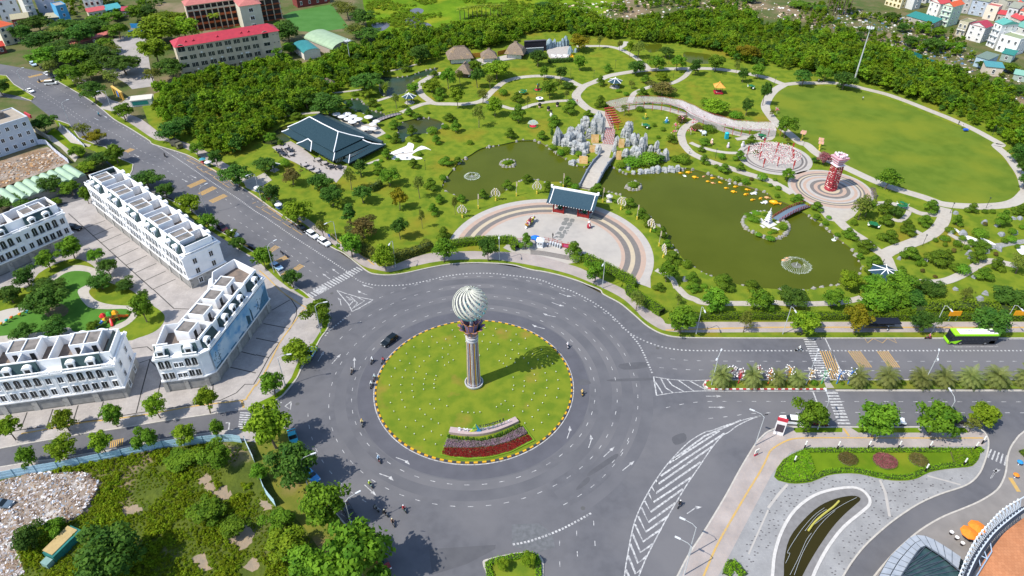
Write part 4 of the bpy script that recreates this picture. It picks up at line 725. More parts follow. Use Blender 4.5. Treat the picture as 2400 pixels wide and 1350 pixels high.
def arcade():
 a,b=Vector(T1('X 452 76')),Vector(T1('X 560 60'));d=(b-a).normalized();L=34;D,H=9,13.5;t=thing('arcaded_school','older school with arched galleries and pale red roof','building',(a.x,a.y,0),math.atan2(d.y,d.x));wm=plain('#c8b8a4',.85);om=plain('#b5603a',.8)
 MB().box(0,L,2.2,D,0,H).build('wall',wm,t);MB().add([(-.6,-.6,H),(L+.6,-.6,H),(L+.6,D+.6,H),(-.6,D+.6,H),(4,D/2,H+2.4),(L-4,D/2,H+2.4)],[(0,1,5,4),(1,2,5),(2,3,4,5),(3,0,4),(0,3,2,1)]).build('roof',mat('pale_red_tiles',(.42,.15,.13),.8,col2=(.36,.12,.11),scale=.8),t)
 MB().quad((0,2.19,0),(L,2.19,0),(L,2.19,H),(0,2.19,H)).build('gallery_shade_wall',plain('#4a4440'),t)  # dark sheet before the wall; gallery shade is put into its colour
 for f in range(4):
  z=f*H/4;MB().box(0,L,0,2.2,z-.12 if f else 0,z+.12).build('gallery_floor',om,t);MB().box(0,L,-.05,.1,z+.12,z+.95).build('parapet',om if f<3 else wm,t)
 MB().box(0,L,0,2.2,H-.5,H).build('top_beam',wm,t)
 for k in range(12):MB().box(k*L/11.2-.25,k*L/11.2+.25,-.08,.5,0,H).build('column',wm,t)
 a2=Vector(T1('X 575 75'));t=thing('school_wing','cream school wing with pale red hip roof pointing away','building',(a2 .x,a2 .y,0),math.atan2(d.y,d.x));L,D,H=10.5,36,13.0
 MB().box(0,L,0,D,0,H).build('wall',mat('wing_cream',(.55,.52,.42),.85,col2=(.48,.46,.37),scale=.5),t);MB().add([(-.6,-.6,H),(L+.6,-.6,H),(L+.6,D+.6,H),(-.6,D+.6,H),(L/2,4.5,H+2.6),(L/2,D-4,H+2.6)],[(0,1,4),(1,2,5,4),(2,3,5),(3,0,4,5),(0,3,2,1)]).build('roof',MATS['pale_red_tiles'],t)
 for f in range(3):window(t,L/2,-.02,f*4+1.5,2,1.8)
 c=Vector(T1('X 612 52'));t=thing('gallery_block','school gallery block with orange slabs beside the pitch','building',(c.x,c.y,0),math.atan2(d.y,d.x));L,D,H=12,7,11
 MB().box(0,L,1.8,D,0,H).build('wall',wm,t);MB().quad((0,1.79,0),(L,1.79,0),(L,1.79,H),(0,1.79,H)).build('gallery_shade_wall',plain('#4a4440'),t)  # same dark sheet here, shade of the gallery painted as colour
 for f in range(4):MB().box(-.3,L+.3,-.2,1.8,f*2.75-(.1 if f else 0),f*2.75+.15).build('gallery_floor',om,t)
 for k in range(4):MB().box(k*3.9-.2,k*3.9+.3,-.1,.3,0,H).build('column',wm,t)
 MB().box(-.4,L+.4,-.3,D,H,H+.3).build('roof',plain('#a88a70'),t)
 house('red-walled hall behind the football pitch','A2 390 75','A2 690 25',8,4.5,'#7a3a34','flat','#8a6a60',1,4,group='school halls',name='hall')
arcade()
def vault(label,f0,f1,D,z,rise,mroof,mwall,n=12,name='vaulted_hall'):
 a,b=Vector(T1(f0)),Vector(T1(f1));d=(b-a).normalized();L=(b-a).length;t=thing(name,label,'hall',(a.x,a.y,0),math.atan2(d.y,d.x),'school halls');MB().box(0,L,0,D,0,z).build('wall',mwall,t)
 p=[(L/2-L/2*1.06*math.cos(math.pi*i/n),z+rise*math.sin(math.pi*i/n))for i in range(n+1)];m=MB()
 for i in range(n):(x0,z0),(x1,z1)=p[i],p[i+1];m.quad((x0,-.5,z0),(x1,-.5,z1),(x1,D+.5,z1),(x0,D+.5,z0))
 m.build('roof',mroof,t);MB().face([(x,0,q)for x,q in p][::-1]).face([(x,D,q)for x,q in p]).build('gable_wall',mwall,t);return t
vault('large sports hall with pale green barrel roof','A2 725 530','A2 930 470',24,3.5,2.6,mat('pale_green_sheet',(.30,.40,.26),.5,col2=(.25,.34,.22),scale=.5),plain('#a89c90'))
vault('small hall with teal barrel roof','A2 455 560','A2 605 530',14,3.2,1.6,mat('teal_sheet',(.03,.20,.20),.5,col2=(.025,.16,.17),scale=.5),plain('#d8d4cc'))
def left_block():
 a,b=Vector(T1('L -300 850')),Vector(T1('L 505 580'));d=(b-a).normalized();L=(b-a).length;D,H=13,10.5;t=thing('office_block','pale blue-white three-storey office block at the left edge','building',(a.x,a.y,0),math.atan2(d.y,d.x));wm=mat('pale_blue_render',(.52,.56,.62),.8,col2=(.46,.50,.56),scale=.4)
 MB().box(0,L,0,D,0,H).build('wall',wm,t);MB().box(.3,L-.3,.3,D-.3,H,H+.15).build('roof',mat('tan_roof',(.36,.31,.25),.9,col2=(.30,.26,.21),scale=.5),t);m=MB().box(0,L,0,.3,H,H+.5).box(L-.3,L,.3,D,H,H+.5).box(0,L-.3,D-.3,D,H,H+.5);m.build('parapet',wm,t);MB().box(L-12,L-5,6,11,H+.15,H+2.2).build('roof_house',ROOFG,t)
 for f in range(3):
  for k in range(9):window(t,L-2-k*2.9,-.02,f*3.4+1.2,1.1,1.4,False,0,.15)
  for k in range(3):window(t,L+.02,2.5+k*3.6,f*3.4+1.2,1.1,1.4,False,R(90),.15)
 MB().box(L+3.5,L+3.8,-1,D+4,0,2.0).build('side_wall',plain('#c2b8a8'),t);MB().box(L+1.8,L+2.4,4,9,8.4,9.6).build('red_signboard',plain('#b84048'),t)
left_block()
def wave_shed():
 z=3.2;a,b,c=Vector(T1('L 885 850',z)),Vector(T1('L -40 1190',z)),Vector(T1('L 1050 990',z));d=(b-a);L=d.length;d.normalize();D=11.5
 t=thing('wave_roofed_shed','long shed with pale green corrugated wave roof','shed',(b.x-0,b.y,0),math.atan2(-d.y,-d.x));n=9;w=L/n;rm=mat('pale_green_roof_sheet',(.33,.45,.32),.5,col2=(.27,.38,.27),scale=.4);MB().box(0,L,-D+.3,-.3,0,z).build('wall',plain('#8a8a80'),t)
 for i in range(n):
  m=MB();p=[(i*w+w*k/8,z+.1+.85*math.sin(math.pi*k/8))for k in range(9)]
  for k in range(8):(x0,z0),(x1,z1)=p[k],p[k+1];m.quad((x0,-D,z0),(x1,-D,z1),(x1,0,z1),(x0,0,z0))
  m.face([(x,-D,q)for x,q in p][::-1]);m.face([(x,0,q)for x,q in p]);m.build('roof_vault',rm,t)
wave_shed()
t=thing('school_gate','yellow framed school gate beside the left road','gate',(*T1('A1 1060 880'),.1),math.atan2(*(lambda p,q:(q[1]-p[1],q[0]-p[0]))(T1('A1 1060 880'),T1('A1 1210 980'))))
for x in(0,3.2,6.4,9.2):MB().box(x,x+.6,0,.6,0,3.2).build('post',plain('#d8a848'),t)
MB().box(-.2,10,-.1,.7,3.2,3.7).build('lintel',plain('#d8b060'),t);MB().box(3.9,6.3,.2,.4,.2,2.6).build('gate_leaf',plain('#2a6ac0'),t)
t=thing('guard_house','small white guard house with teal sign by the school gate','hut',(*T1('A1 1230 1000'),.1),.3);MB().box(0,8,0,5,0,2.6).build('wall',plain('#d4d4d0'),t);MB().box(-.2,8.2,-.2,5.2,2.6,2.8).build('roof',plain('#c9c4b8'),t);MB().box(.5,6.5,-.1,-.001,.6,2.2).build('sign',plain('#2a8078'),t)
# -- LANDMARKS AND PARK FEATURES
def text_mesh(s,size=1.0,ext=.08):
 c=bpy.data.curves.new('lettering','FONT');c.body=s;c.size=size;c.extrude=ext;c.align_x='CENTER';o=bpy.data.objects.new('lettering',c);COL.objects.link(o)
 bpy.context.view_layer.update();me=bpy.data.meshes.new_from_object(o.evaluated_get(bpy.context.evaluated_depsgraph_get()));bpy.data.objects.remove(o);return me
ISLAND=bpy.data.objects['roundabout_island']
KY,KB=mat('kerb_yellow',(.62,.33,.012),.6,col2=(.5,.27,.02),scale=2),mat('kerb_black',(.03,.032,.036),.7,col2=(.06,.06,.065),scale=2)
n=160
for i in range(n):
 a,b=2*math.pi*i/n,2*math.pi*(i+.97)/n;MB().prism([(RC[0]+r*math.cos(t),RC[1]+r*math.sin(t))for r,t in((RI-.05,a),(RI+.3,a),(RI+.3,b),(RI-.05,b))],0,.27).build('kerb_block',KY if i%2 else KB,ISLAND)
MED=bpy.data.objects['median'];KRd,KW=plain('#b04448',.7),plain('#d8d4ce',.7)
pp=resample(T('Q 1620 397 150 397 110 390 75 370 62 335 80 300 120 285'),.8)
for i in range(len(pp)-1):MB().ribbon([pp[i],pp[i+1]],.3,.25,0,False,0).build('kerb_block',KRd if i%2 else KW,MED)
pp=resample(T('X 2450 916 1950 916'),2.4)
for i in range(len(pp)-1):MB().ribbon([pp[i],pp[i+1]],.35,.22,0,False,0).build('kerb_block',M_CONC,MED)
gm=mat('opal_globe',(.75,.75,.72),.3);lamp0=MB().tube([(0,0,0),(0,0,.32)],.04,6).mesh('stem',plain('#8a8a88'));glob=MB().ball((0,0,.42),.105,8,5).mesh('globe',gm,True)
SIGNBED=T('S 130 1040 290 560 900 620 1400 520 1900 300 2240 720 1700 970 1250 1110 700 1150')
for r in(19.4,16.8,14.2,11.6,9.2):
 for k in range(44):
  if(k*7+int(r))%9==0 or(r<12 and k%11 in(2,3,7,8)):continue
  a=2*math.pi*(k+.3)/44;p=(RC[0]+r*math.cos(a),RC[1]+r*math.sin(a))
  if inside(p,SIGNBED)or inside(p,T('S 150 500 400 250 1000 260 1500 150 1900 60 1900 300')):continue
  t=thing('lawn_lamp','%s white globe lamp anticlockwise from the right in the %s lawn ring'%(nth(k),{19.4:'outermost',16.8:'second',14.2:'third',11.6:'fourth',9.2:'innermost'}[r]),'lamp',(*p,.2),0,'globe lamps on the roundabout lawn');link('stem',lamp0,t);link('globe',glob,t)
# ---- monument
def monument():
 t=thing('monument_column','tall ribbed column carrying a swirling white open globe','monument',(*RC,.2));gr=plain('#b8b8bc',.5);W_=mat('globe_ribbon',(.56,.56,.48),.45,col2=(.48,.49,.42),scale=.8);TE=mat('globe_teal',(.06,.30,.38),.4,col2=(.20,.45,.48),scale=.7)
 MB().lathe([(1.75,0),(2.1,.25),(2.15,.75),(1.95,.75),(1.9,.3),(1.0,.25)],32).build('base_ring',gr,t)
 MB().tube([(0,0,0),(0,0,14)],[1.2,.98],20).build('core',mat('column_core',(.10,.085,.10),.6,col2=(.16,.13,.15),scale=1.5),t)
 cols=[plain(c,.5)for c in('#c9c7c8','#8a7f98','#c8a13a','#d6d4d0','#75708a','#b8b2c0','#b5742f','#e0ddd6')]
 for i in range(32):
  a=2*math.pi*i/32;r0,r1=1.5,1.24;MB().tube([(r0*math.cos(a),r0*math.sin(a),.25),(r1*math.cos(a),r1*math.sin(a),14)],.085,5).build('column_rib',cols[i%8],t)
 for z,r in((.5,1.55),(13.6,1.38),(14.3,1.42),(15.0,1.3)):MB().lathe([(r-.15,z),(r,z+.05),(r,z+.4),(r-.15,z+.45)],28).build('collar',gr,t)
 pu,orr,tl=plain('#7a6a86',.45),plain('#c8823a',.5),plain('#1f6070',.4)
 for lay,(z0,h,r1,m,nn)in enumerate(((14.6,3.2,3.0,pu,10),(14.9,2.4,2.35,tl,10),(15.1,4.0,2.0,pu,8))):
  for i in range(nn):
   a=2*math.pi*(i+.5*(lay%2))/nn;mb=MB();K_=5;w=math.pi/nn*1.05;V=[]
   for k in range(K_+1):
    f=k/K_;r=1.15+(r1-1.15)*f**1.4;z=z0+h*math.sin(f*math.pi/2);ww=w*math.sin(math.pi*(f*.78+.12))
    V+=[(r*math.cos(a-ww),r*math.sin(a-ww),z),(r*.96*math.cos(a),r*.96*math.sin(a),z-.1),(r*math.cos(a+ww),r*math.sin(a+ww),z)]
   mb.add(V,[(k*3+j,k*3+j+1,k*3+j+4,k*3+j+3)for k in range(K_)for j in range(2)]);p=mb.build('lotus_petal',m,t)
   if lay!=1:MB().tube([V[k*3]for k in range(K_+1)]+[V[k*3+2]for k in range(K_,-1,-1)],.05,4).build('petal_edge',orr,p)
 MB().tube([(0,0,14),(0,0,27.2)],[.5,.12],8).build('mast',gr,t)
 C_,Rg=23.7,3.75;nrib=17;L_=MB()
 for i in range(nrib):
  mb=MB();K_=26;V=[]
  for k in range(K_+1):
   th=.10+(math.pi-.3)*k/K_;a=2*math.pi*i/nrib+2.3*(k/K_)**1.0;w=.118*math.sin(th)**.5
   n_=Vector((math.sin(th)*math.cos(a),math.sin(th)*math.sin(a),math.cos(th)));s_=Vector((-math.sin(a),math.cos(a),0.35)).normalized()
   V+=[n_*Rg*.985+s_*w*Rg*.62,n_*Rg*1.012,n_*Rg*.985-s_*w*Rg*.62]
  V=[(q.x,q.y,q.z+C_)for q in V]
  for k in range(K_):
   for j in range(2):mb.add([V[k*3+j],V[k*3+j+1],V[k*3+j+4],V[k*3+j+3]],[(0,3,2,1)],1 if k>17 else 0)
  mb.build('globe_ribbon',[W_,TE],t)
 for i in range(9):
  a=math.pi*i/9;MB().tube([(Rg*.86*math.cos(a)*math.cos(b),Rg*.86*math.sin(a)*math.cos(b),C_+Rg*.86*math.sin(b))for b in np.linspace(0,2*math.pi,19)],.055,4,cap=False).build('inner_hoop',gr,t)
 for z in(-2.2,0,2.2):r=math.sqrt((Rg*.86)**2-z*z);MB().tube([(r*math.cos(b),r*math.sin(b),C_+z)for b in np.linspace(0,2*math.pi,25)],.055,4,cap=False).build('inner_hoop',gr,t)
 for i in range(26):b,a=RNG.uniform(-1.2,1.2),RNG.uniform(0,6.28);MB().tube([(0,0,C_+Rg*.5*math.sin(b)),(Rg*.86*math.cos(a)*math.cos(b),Rg*.86*math.sin(a)*math.cos(b),C_+Rg*.86*math.sin(b))],.035,4).build('inner_spoke',gr,t)
monument()
# ---- sign and flower bed
def sign():
 arcp=smooth(T('S 330 510 700 555 1000 550 1300 490 1600 380 1840 270'),4);o=arcp[0];t=thing('name_sign','curved pink granite sign with standing letters on the roundabout','sign',(o[0],o[1],.2));q=[(p[0]-o[0],p[1]-o[1])for p in arcp]
 MB().ribbon(q,1.5,.75,0,False,0).build('plinth',mat('pink_granite',(.42,.33,.32),.6,col2=(.36,.28,.28),scale=3),t)
 wl,dl=plain('#e4e6ea',.4),plain('#15202a',.5);bl=plain('#8fa0a8',.4)
 def at(cx):
  for a,b in zip(arcp,arcp[1:]):
   ua,ub=proj(a[0],a[1],1.0)[0],proj(b[0],b[1],1.0)[0]
   if ua<=cx<=ub:f=(cx-ua)/(ub-ua);return(a[0]+(b[0]-a[0])*f-o[0],a[1]+(b[1]-a[1])*f-o[1]),math.atan2(b[1]-a[1],b[0]-a[0])
  a,b=arcp[-2],arcp[-1];return(b[0]-o[0],b[1]-o[1]),math.atan2(b[1]-a[1],b[0]-a[0])
 def letter(ch,sx,z,size,m,name='letter'):
  (x,y),rz=at(1020+sx*.104167);l=link(name,text_mesh(ch,size,.07),t,(x,y,z));l.rotation_euler=(R(90),0,rz);l.data.materials.clear();l.data.materials.append(m);return l
 for ch,sx in zip('SM',(545,690)):letter(ch,sx,.75,1.45,wl)
 for ch,sx in zip('RTCITY',(1085,1195,1310,1400,1490,1640)):letter(ch,sx,.75,1.25,bl if ch!='Y' else wl)
 for i,ch in enumerate('VINHOMES'):letter(ch,1015+i*74,2.05,.95,dl)
 for sx in(1030,1300,1560):(x,y),rz=at(1020+sx*.104167);MB().tube([(x,y,.75),(x,y,2.1)],.04,4).build('letter_post',bl,t)
 (a,_),(b,rz)=at(1020+1000*.104167),at(1020+1560*.104167);MB().tube([(a[0],a[1],2.05),(b[0],b[1],2.05)],.04,4).build('letter_rail',bl,t)
 (x,y),rz=at(1020+905*.104167);ex,ez=math.cos(rz),math.sin(rz)
 def tri(pts,m):MB().add([(x+px*ex-py*-ez,y+px*ez+py*-ex,pz)for py in(-.12,.12)for px,pz in pts],[tuple(range(len(pts))),tuple(range(len(pts),2*len(pts)))[::-1]]+[(i,len(pts)+i,len(pts)+(i+1)%len(pts),(i+1)%len(pts))for i in range(len(pts))]).build('emblem_band',m,t)
 tri([(-1.25,.75),(-.35,.75),(.35,1.45),(.12,1.75),(-.35,1.3),(-.75,1.3)],mat('emblem_yellow',(.55,.55,.03),.4,col2=(.10,.45,.12),scale=1.2));tri([(-.62,1.55),(-.25,1.5),(.1,2.1),(.55,1.35),(.1,3.1)],mat('emblem_green',(.02,.35,.12),.4,col2=(.4,.5,.05),scale=1.5));tri([(.1,3.1),(.5,1.45),(.25,.75),(1.3,.75)],mat('emblem_blue',(.015,.20,.50),.4,col2=(.02,.30,.40),scale=1.2))
 return t
LEAF_LATER=lambda k:None
sign()
FLOWER_RED=T('S 150 1035 195 890 800 905 1350 855 1700 755 2090 590 2190 700 1700 960 1250 1085 750 1115 350 1085');FLOWER_VIO=T('S 195 880 265 690 700 740 1100 740 1500 660 1850 480 1960 420 2080 560 1700 735 1350 840 800 890')
kind(MB().prism(T('S 120 1045 290 570 330 570 195 1020 500 1085 900 1100 1300 1050 1700 950 2195 705 1960 370 1985 360 2245 720 1700 985 1300 1095 900 1145 500 1125'),.2,.45).build('clipped_border',mat('lime_border',(.15,.26,.01),.9,col2=(.10,.2,.01),scale=3,bump=.05,bscale=9)),'structure')
# ---- gate house
def gatehouse():
 a,b=Vector((13.1,188.3)),Vector((23.8,184.4));d=(b-a).normalized();L=(b-a).length;t=thing('gate_pavilion','red gate pavilion with slate-blue roof and white ridges','gate',(a.x,a.y,.15),math.atan2(d.y,d.x));red=mat('lacquer_red',(.27,.018,.016),.5,col2=(.21,.014,.013),scale=1.5);sl=mat('slate_blue_tiles',(.022,.052,.078),.7,spec=.12,col2=(.036,.072,.098),scale=6,detail=8,bump=.05,bscale=10)
 D=7.2;MB().box(-.5,L+.5,-.5,D+.5,0,.3).build('plinth',M_CONC,t)
 xs=(0,3.3,8.0,L)
 for x in xs:
  for y in(0,D/2,D):MB().tube([(x,y,.3),(x,y,4.4)],.24,8).build('column',red,t)
 for x0,x1 in((0,3.3),(8.0,L)):
  for y in(0,D):MB().box(x0,x1,y-.1,y+.1,.45,1.15).build('bench_panel',red,t);MB().box(x0,x1,y-.12,y+.12,1.35,1.5).build('rail',red,t)
  MB().box(x0,x1,D/2-.08,D/2+.08,.3,4.2).build('screen',red,t)
  MB().ball(((x0+x1)/2,D*.25,1.7),.8,8,5,sz=1.3).build('green_statue',plain('#1e5a3a'),t)
 for y in(0,D):MB().box(-.3,L+.3,y-.16,y+.16,4.0,4.45).build('beam',red,t)
 for x in xs:MB().box(x-.14,x+.14,0,D,4.05,4.4).build('beam',red,t)
 x0,x1,y0,y1,ze,zr=-1.9,L+1.9,-1.5,D+1.5,4.15,7.0;ym=D/2;n=6
 for sg in(0,1):
  mb=MB();pts=[]
  for k in range(n+1):f=k/n;y=(y0+(ym-y0)*f)if not sg else(y1+(ym-y1)*f);pts.append((y,ze+(zr-ze)*(f**1.25)))
  for k in range(n):(ya,za),(yb,zb)=pts[k],pts[k+1];mb.quad((x0,ya,za),(x1,ya,za),(x1,yb,zb),(x0,yb,zb));mb.quad((x0,ya,za-.18),(x0,yb,zb-.18),(x1,yb,zb-.18),(x1,ya,za-.18))
  r=mb.build('roof',sl,t)
  for x in(x0+.9,x1-.9):MB().tube([(x,y,z+.12)for y,z in pts],.16,6).build('verge_ridge',WHITE,r)
  for x in(x0,x1):MB().tube([(x,y,z+.02)for y,z in pts],.1,5).build('barge_edge',sl,r)
  yb=pts[0][0]+(.25 if not sg else-.25)
  for k in range(18):x=x0+.4+k*(x1-x0-.8)/17;MB().box(x-.1,x+.1,yb-.3,yb+.1,ze-.28,ze-.1).build('rafter_end',WHITE,r)
 MB().box(x0-.1,x1+.1,ym-.25,ym+.25,zr-.15,zr+.4).build('ridge_cap',WHITE,t)
 for x in(x0+.1,x1-.1):MB().box(x-.3,x+.3,ym-.3,ym+.3,zr+.3,zr+.85).build('ridge_end',WHITE,t)
gatehouse()
base=MB().prism(T('E 850 600 1035 630 970 760 810 1015 620 985 740 780'),.15,.165).build('stone_mat',M_PL);kind(base,'structure')
sm_=mat('slab_stone',(.15,.155,.15),.85,col2=(.19,.19,.18),scale=1.5)
for s in('E 850 610 935 620 910 680 830 660','E 955 625 1025 635 1005 690 935 680','E 815 675 895 680 875 740 790 735','E 910 690 990 700 955 765 885 745','E 775 765 850 765 840 800 800 850 745 830','E 880 765 945 770 915 810 850 810','E 840 825 885 830 865 890 810 880','E 725 855 790 860 795 900 760 910 705 890','E 780 900 850 895 830 970 770 975 750 950','E 700 930 750 935 735 965 690 950','E 640 970 700 985 690 995 635 985','E 745 985 800 995 790 1005 740 1000','E 695 880 710 900 680 910','E 905 825 925 830 905 850 890 845','E 880 870 900 875 880 900 870 895'):
 p=T(s);c=np.mean(p,0);MB().prism(smooth([tuple(np.array(q)*.94+c*.06)for q in p],3,True),.16,.19).build('paving_slab',sm_,base)
hh=T('E 100 1020 280 1030 480 1000 640 1040 800 1070 900 1090');rd=plain('#a82a34',.6)
for i,(s0,s1)in enumerate((('E 20 1020','E 270 1000'),('E 490 1000','E 640 1030'),('E 640 1030','E 800 1072'),('E 905 1085','E 1150 1240'))):
 a,b=Vector(T1(s0)),Vector(T1(s1));d=b-a;t=thing('red_fence',nth(i)+' stretch of low red fence from the left at the park entrance','fence',(a.x,a.y,.15),math.atan2(d.y,d.x),'red fence at the entrance');l=d.length
 for z in(.35,.9):MB().box(0,l,-.03,.03,z-.03,z+.03).build('rail',rd,t)
 k=max(2,int(l/1.0))
 for j in range(k+1):MB().box(j*l/k-.04,j*l/k+.04,-.04,.04,0,1.05).build('post',rd,t)
a=T1('E 800 1130');t=thing('red_sign_panel','red notice panel right of the turnstiles','sign',(*a,.15),-.25);MB().box(0,2.6,-.05,.05,.1,1.5).build('panel',rd,t);MB().box(.5,2.1,-.07,-.05,.4,1.2).build('notice',plain('#b84a78'),t)
a=T1('E 420 1110');t=thing('ticket_booth','little white ticket booth with pyramid roof','booth',(*a,.15),-.2);MB().box(-.9,.9,-.9,.9,0,2.3).build('wall',WHITE,t);MB().add([(-1.15,-1.15,2.3),(1.15,-1.15,2.3),(1.15,1.15,2.3),(-1.15,1.15,2.3),(0,0,3.1)],[(0,1,4),(1,2,4),(2,3,4),(3,0,4),(0,3,2,1)]).build('roof',WHITE,t)
for x in(-.4,.4):window(t,x,-.92,1.0,.5,.8,False,0,.06)
a=T1('E 330 1060');t=thing('blue_parasol','blue parasol beside the ticket booth','umbrella',(*a,.15));MB().tube([(0,0,0),(0,0,2.3)],.04,6).build('pole',plain('#cccccc'),t);MB().lathe([(1.5,2.0),(.8,2.35),(.05,2.6)],8).build('canopy',plain('#1f6fd0'),t)
tm=None
for i in range(5):
 a=Vector(T1('E 600 1080')).lerp(Vector(T1('E 770 1135')),i/4)
 t=thing('turnstile',nth(i)+' grey turnstile from the ticket booth','turnstile',(*a,.15),-.25,'turnstiles at the entrance');MB().box(-.15,.15,-.7,.7,0,.95).build('cabinet',plain('#c4c8cc',.4),t);MB().tube([(.15,0,.8),(.7,-.1,.6)],.025,5).build('arm',plain('#9aa0a4',.3),t);MB().tube([(.15,0,.8),(.65,.3,.75)],.025,5).build('arm',plain('#9aa0a4',.3),t)
for k in range(4):kind(MB().ribbon(smooth(T('E 250 %d 450 %d 700 %d 940 %d'%(1245-k*20,1262-k*20,1305-k*20,1350-k*20)),3),.45,.16+.0*k+.01*k).build('entrance_step',M_GR),'structure')
# ---- stone bridge
def bridge():
 A,B=Vector(T1('B3 700 405')),Vector(T1('B3 880 118'));d=(B-A).normalized();L=(B-A).length;w=5.0;t=thing('stone_bridge','arched stone bridge with blue-grey parapets over the pond','bridge',(A.x,A.y,0),math.atan2(d.y,d.x));n=14;zf=lambda f:.2+1.5*math.sin(math.pi*f);bm=mat('bridge_stone',(.19,.22,.27),.8,col2=(.15,.18,.23),scale=1.2)
 mb=MB()
 for i in range(n):f,g=i/n,(i+1)/n;mb.quad((L*f,-w/2,zf(f)),(L*g,-w/2,zf(g)),(L*g,w/2,zf(g)),(L*f,w/2,zf(f)));mb.quad((L*f,w/2,zf(f)-.5),(L*g,w/2,zf(g)-.5),(L*g,-w/2,zf(g)-.5),(L*f,-w/2,zf(f)-.5))
 mb.build('deck',M_PATH,t)
 for s in(-1,1):
  y=s*w/2;mb=MB()
  for i in range(n):
   f,g=i/n,(i+1)/n
   for ya,yb in((y,y+s*.35),):mb.add([(L*f,ya,zf(f)-.5),(L*g,ya,zf(g)-.5),(L*g,yb,zf(g)-.5),(L*f,yb,zf(f)-.5),(L*f,ya,zf(f)+.9),(L*g,ya,zf(g)+.9),(L*g,yb,zf(g)+.9),(L*f,yb,zf(f)+.9)],[(0,1,5,4),(1,2,6,5),(2,3,7,6),(3,0,4,7),(4,5,6,7),(0,3,2,1)])
  mb.build('parapet',bm,t);yy=y+s*.17
  for f in(0,.33,.66,1):MB().box(L*f-.3,L*f+.3,yy-.3,yy+.3,zf(f)-.5,zf(f)+1.25).build('parapet_post',bm,t)
 for f in(.3,.7):MB().box(L*f-.5,L*f+.5,-w/2,w/2,-.8,zf(f)-.5).build('pier',bm,t)
bridge()
# ---- rocks
ROCK=mat('pale_rock',(.37,.375,.37),.9,col2=(.25,.27,.285),scale=.5,lo=.42,hi=.58,detail=7,col3=(.11,.135,.16),scale3=1.1,lo3=.62,hi3=.72,bump=.12,bscale=2)
ROCKB=mat('blue_rock',(.20,.28,.33),.9,col2=(.30,.38,.42),scale=.5,detail=6,col3=(.08,.16,.20),scale3=1.0,lo3=.55,hi3=.7,bump=.1,bscale=2)
def spire_mesh(name,w,h,seed,m,n=12,blunt=.66):
 rng=np.random.default_rng(seed);K_=9;mb=MB();V=[];fl=1+.22*np.sign(np.sin(np.arange(n)*math.pi*2/3+rng.random()*6))*rng.uniform(.5,1,n);lean=rng.uniform(-.08,.08,2)*h
 for k in range(K_+1):
  f=k/K_;r=w/2*(1-(1-blunt)*f)*(1 if f<.75 else math.sqrt(max(0,1-((f-.75)/.27)**2))*.9+.12)*rng.uniform(.92,1.08)
  for j in range(n):a=2*math.pi*j/n;q=r*fl[j]*rng.uniform(.93,1.07);V.append((q*math.cos(a)+lean[0]*f,q*math.sin(a)+lean[1]*f,h*f*(1+.05*math.sin(j*1.7+seed)*(f>.6))))
 mb.add(V,[(k*n+j,k*n+(j+1)%n,(k+1)*n+(j+1)%n,(k+1)*n+j)for k in range(K_)for j in range(n)]+[tuple(K_*n+j for j in range(n))]);return mb.mesh(name,m)
def formation(label,s,tile,m=ROCK,name='rock_formation'):
 ox,oy,sc=TILE[tile];L=[tuple(float(v)for v in q.split())for q in s.split(',')];c=G(ox+L[0][0]*sc,oy+L[0][1]*sc);t=thing(name,label,'rocks',(c[0],c[1],0))
 for i,(x,y,w,h)in enumerate(L):
  u,v=ox+x*sc,oy+y*sc;b=G(u,v);W_=w*sc*mpp(u,v);H_=height_at(b,v-h*sc)-.25*W_
  o=link('rock_spire',spire_mesh('rock_spire',W_*1.05,max(.6,H_),i*13+int(x),m),t,(b[0]-c[0],b[1]-c[1],-.4),RNG.uniform(0,6))
  if w>100:
   for k in range(3):a=RNG.uniform(0,6.28);link('rock_spire',spire_mesh('rock_spire',W_*.5,max(.5,H_*RNG.uniform(.45,.8)),i*29+k,m),t,(b[0]-c[0]+W_*.42*math.cos(a),b[1]-c[1]+W_*.42*math.sin(a),-.4),RNG.uniform(0,6))
 return t
t1=formation('pale rock mountain with tall spires left of the stairway','250 770 130 330, 300 720 110 230, 470 660 130 220, 440 760 200 250, 620 560 110 170, 630 640 130 240, 735 450 150 190, 700 540 120 180, 920 570 190 400, 990 600 90 330, 860 570 90 260, 560 720 150 220, 640 760 160 230, 560 850 150 200, 620 880 150 190, 700 900 150 210, 510 930 90 130, 700 980 100 150, 930 910 110 170, 770 670 100 210, 370 790 110 160, 1010 720 60 150, 500 560 110 120, 770 820 90 130, 480 830 110 140','K')
t2=formation('pale rock mountain right of the stairway by the pond','1430 650 150 320, 1350 650 90 190, 1240 790 90 190, 1200 900 70 170, 1420 800 90 160, 1520 770 140 220, 1590 750 80 190, 1660 870 140 270, 1720 810 90 260, 1390 970 110 170, 1480 960 100 150, 1600 970 150 200, 1800 900 80 150, 1890 890 90 210, 1940 930 60 110, 2060 1030 110 230, 1980 990 70 110, 1540 900 110 150, 1210 990 60 120','K')
OCH=mat('ochre_cascade',(.44,.25,.08),.7,col2=(.54,.38,.18),scale=.9,detail=6,bump=.08,bscale=2)
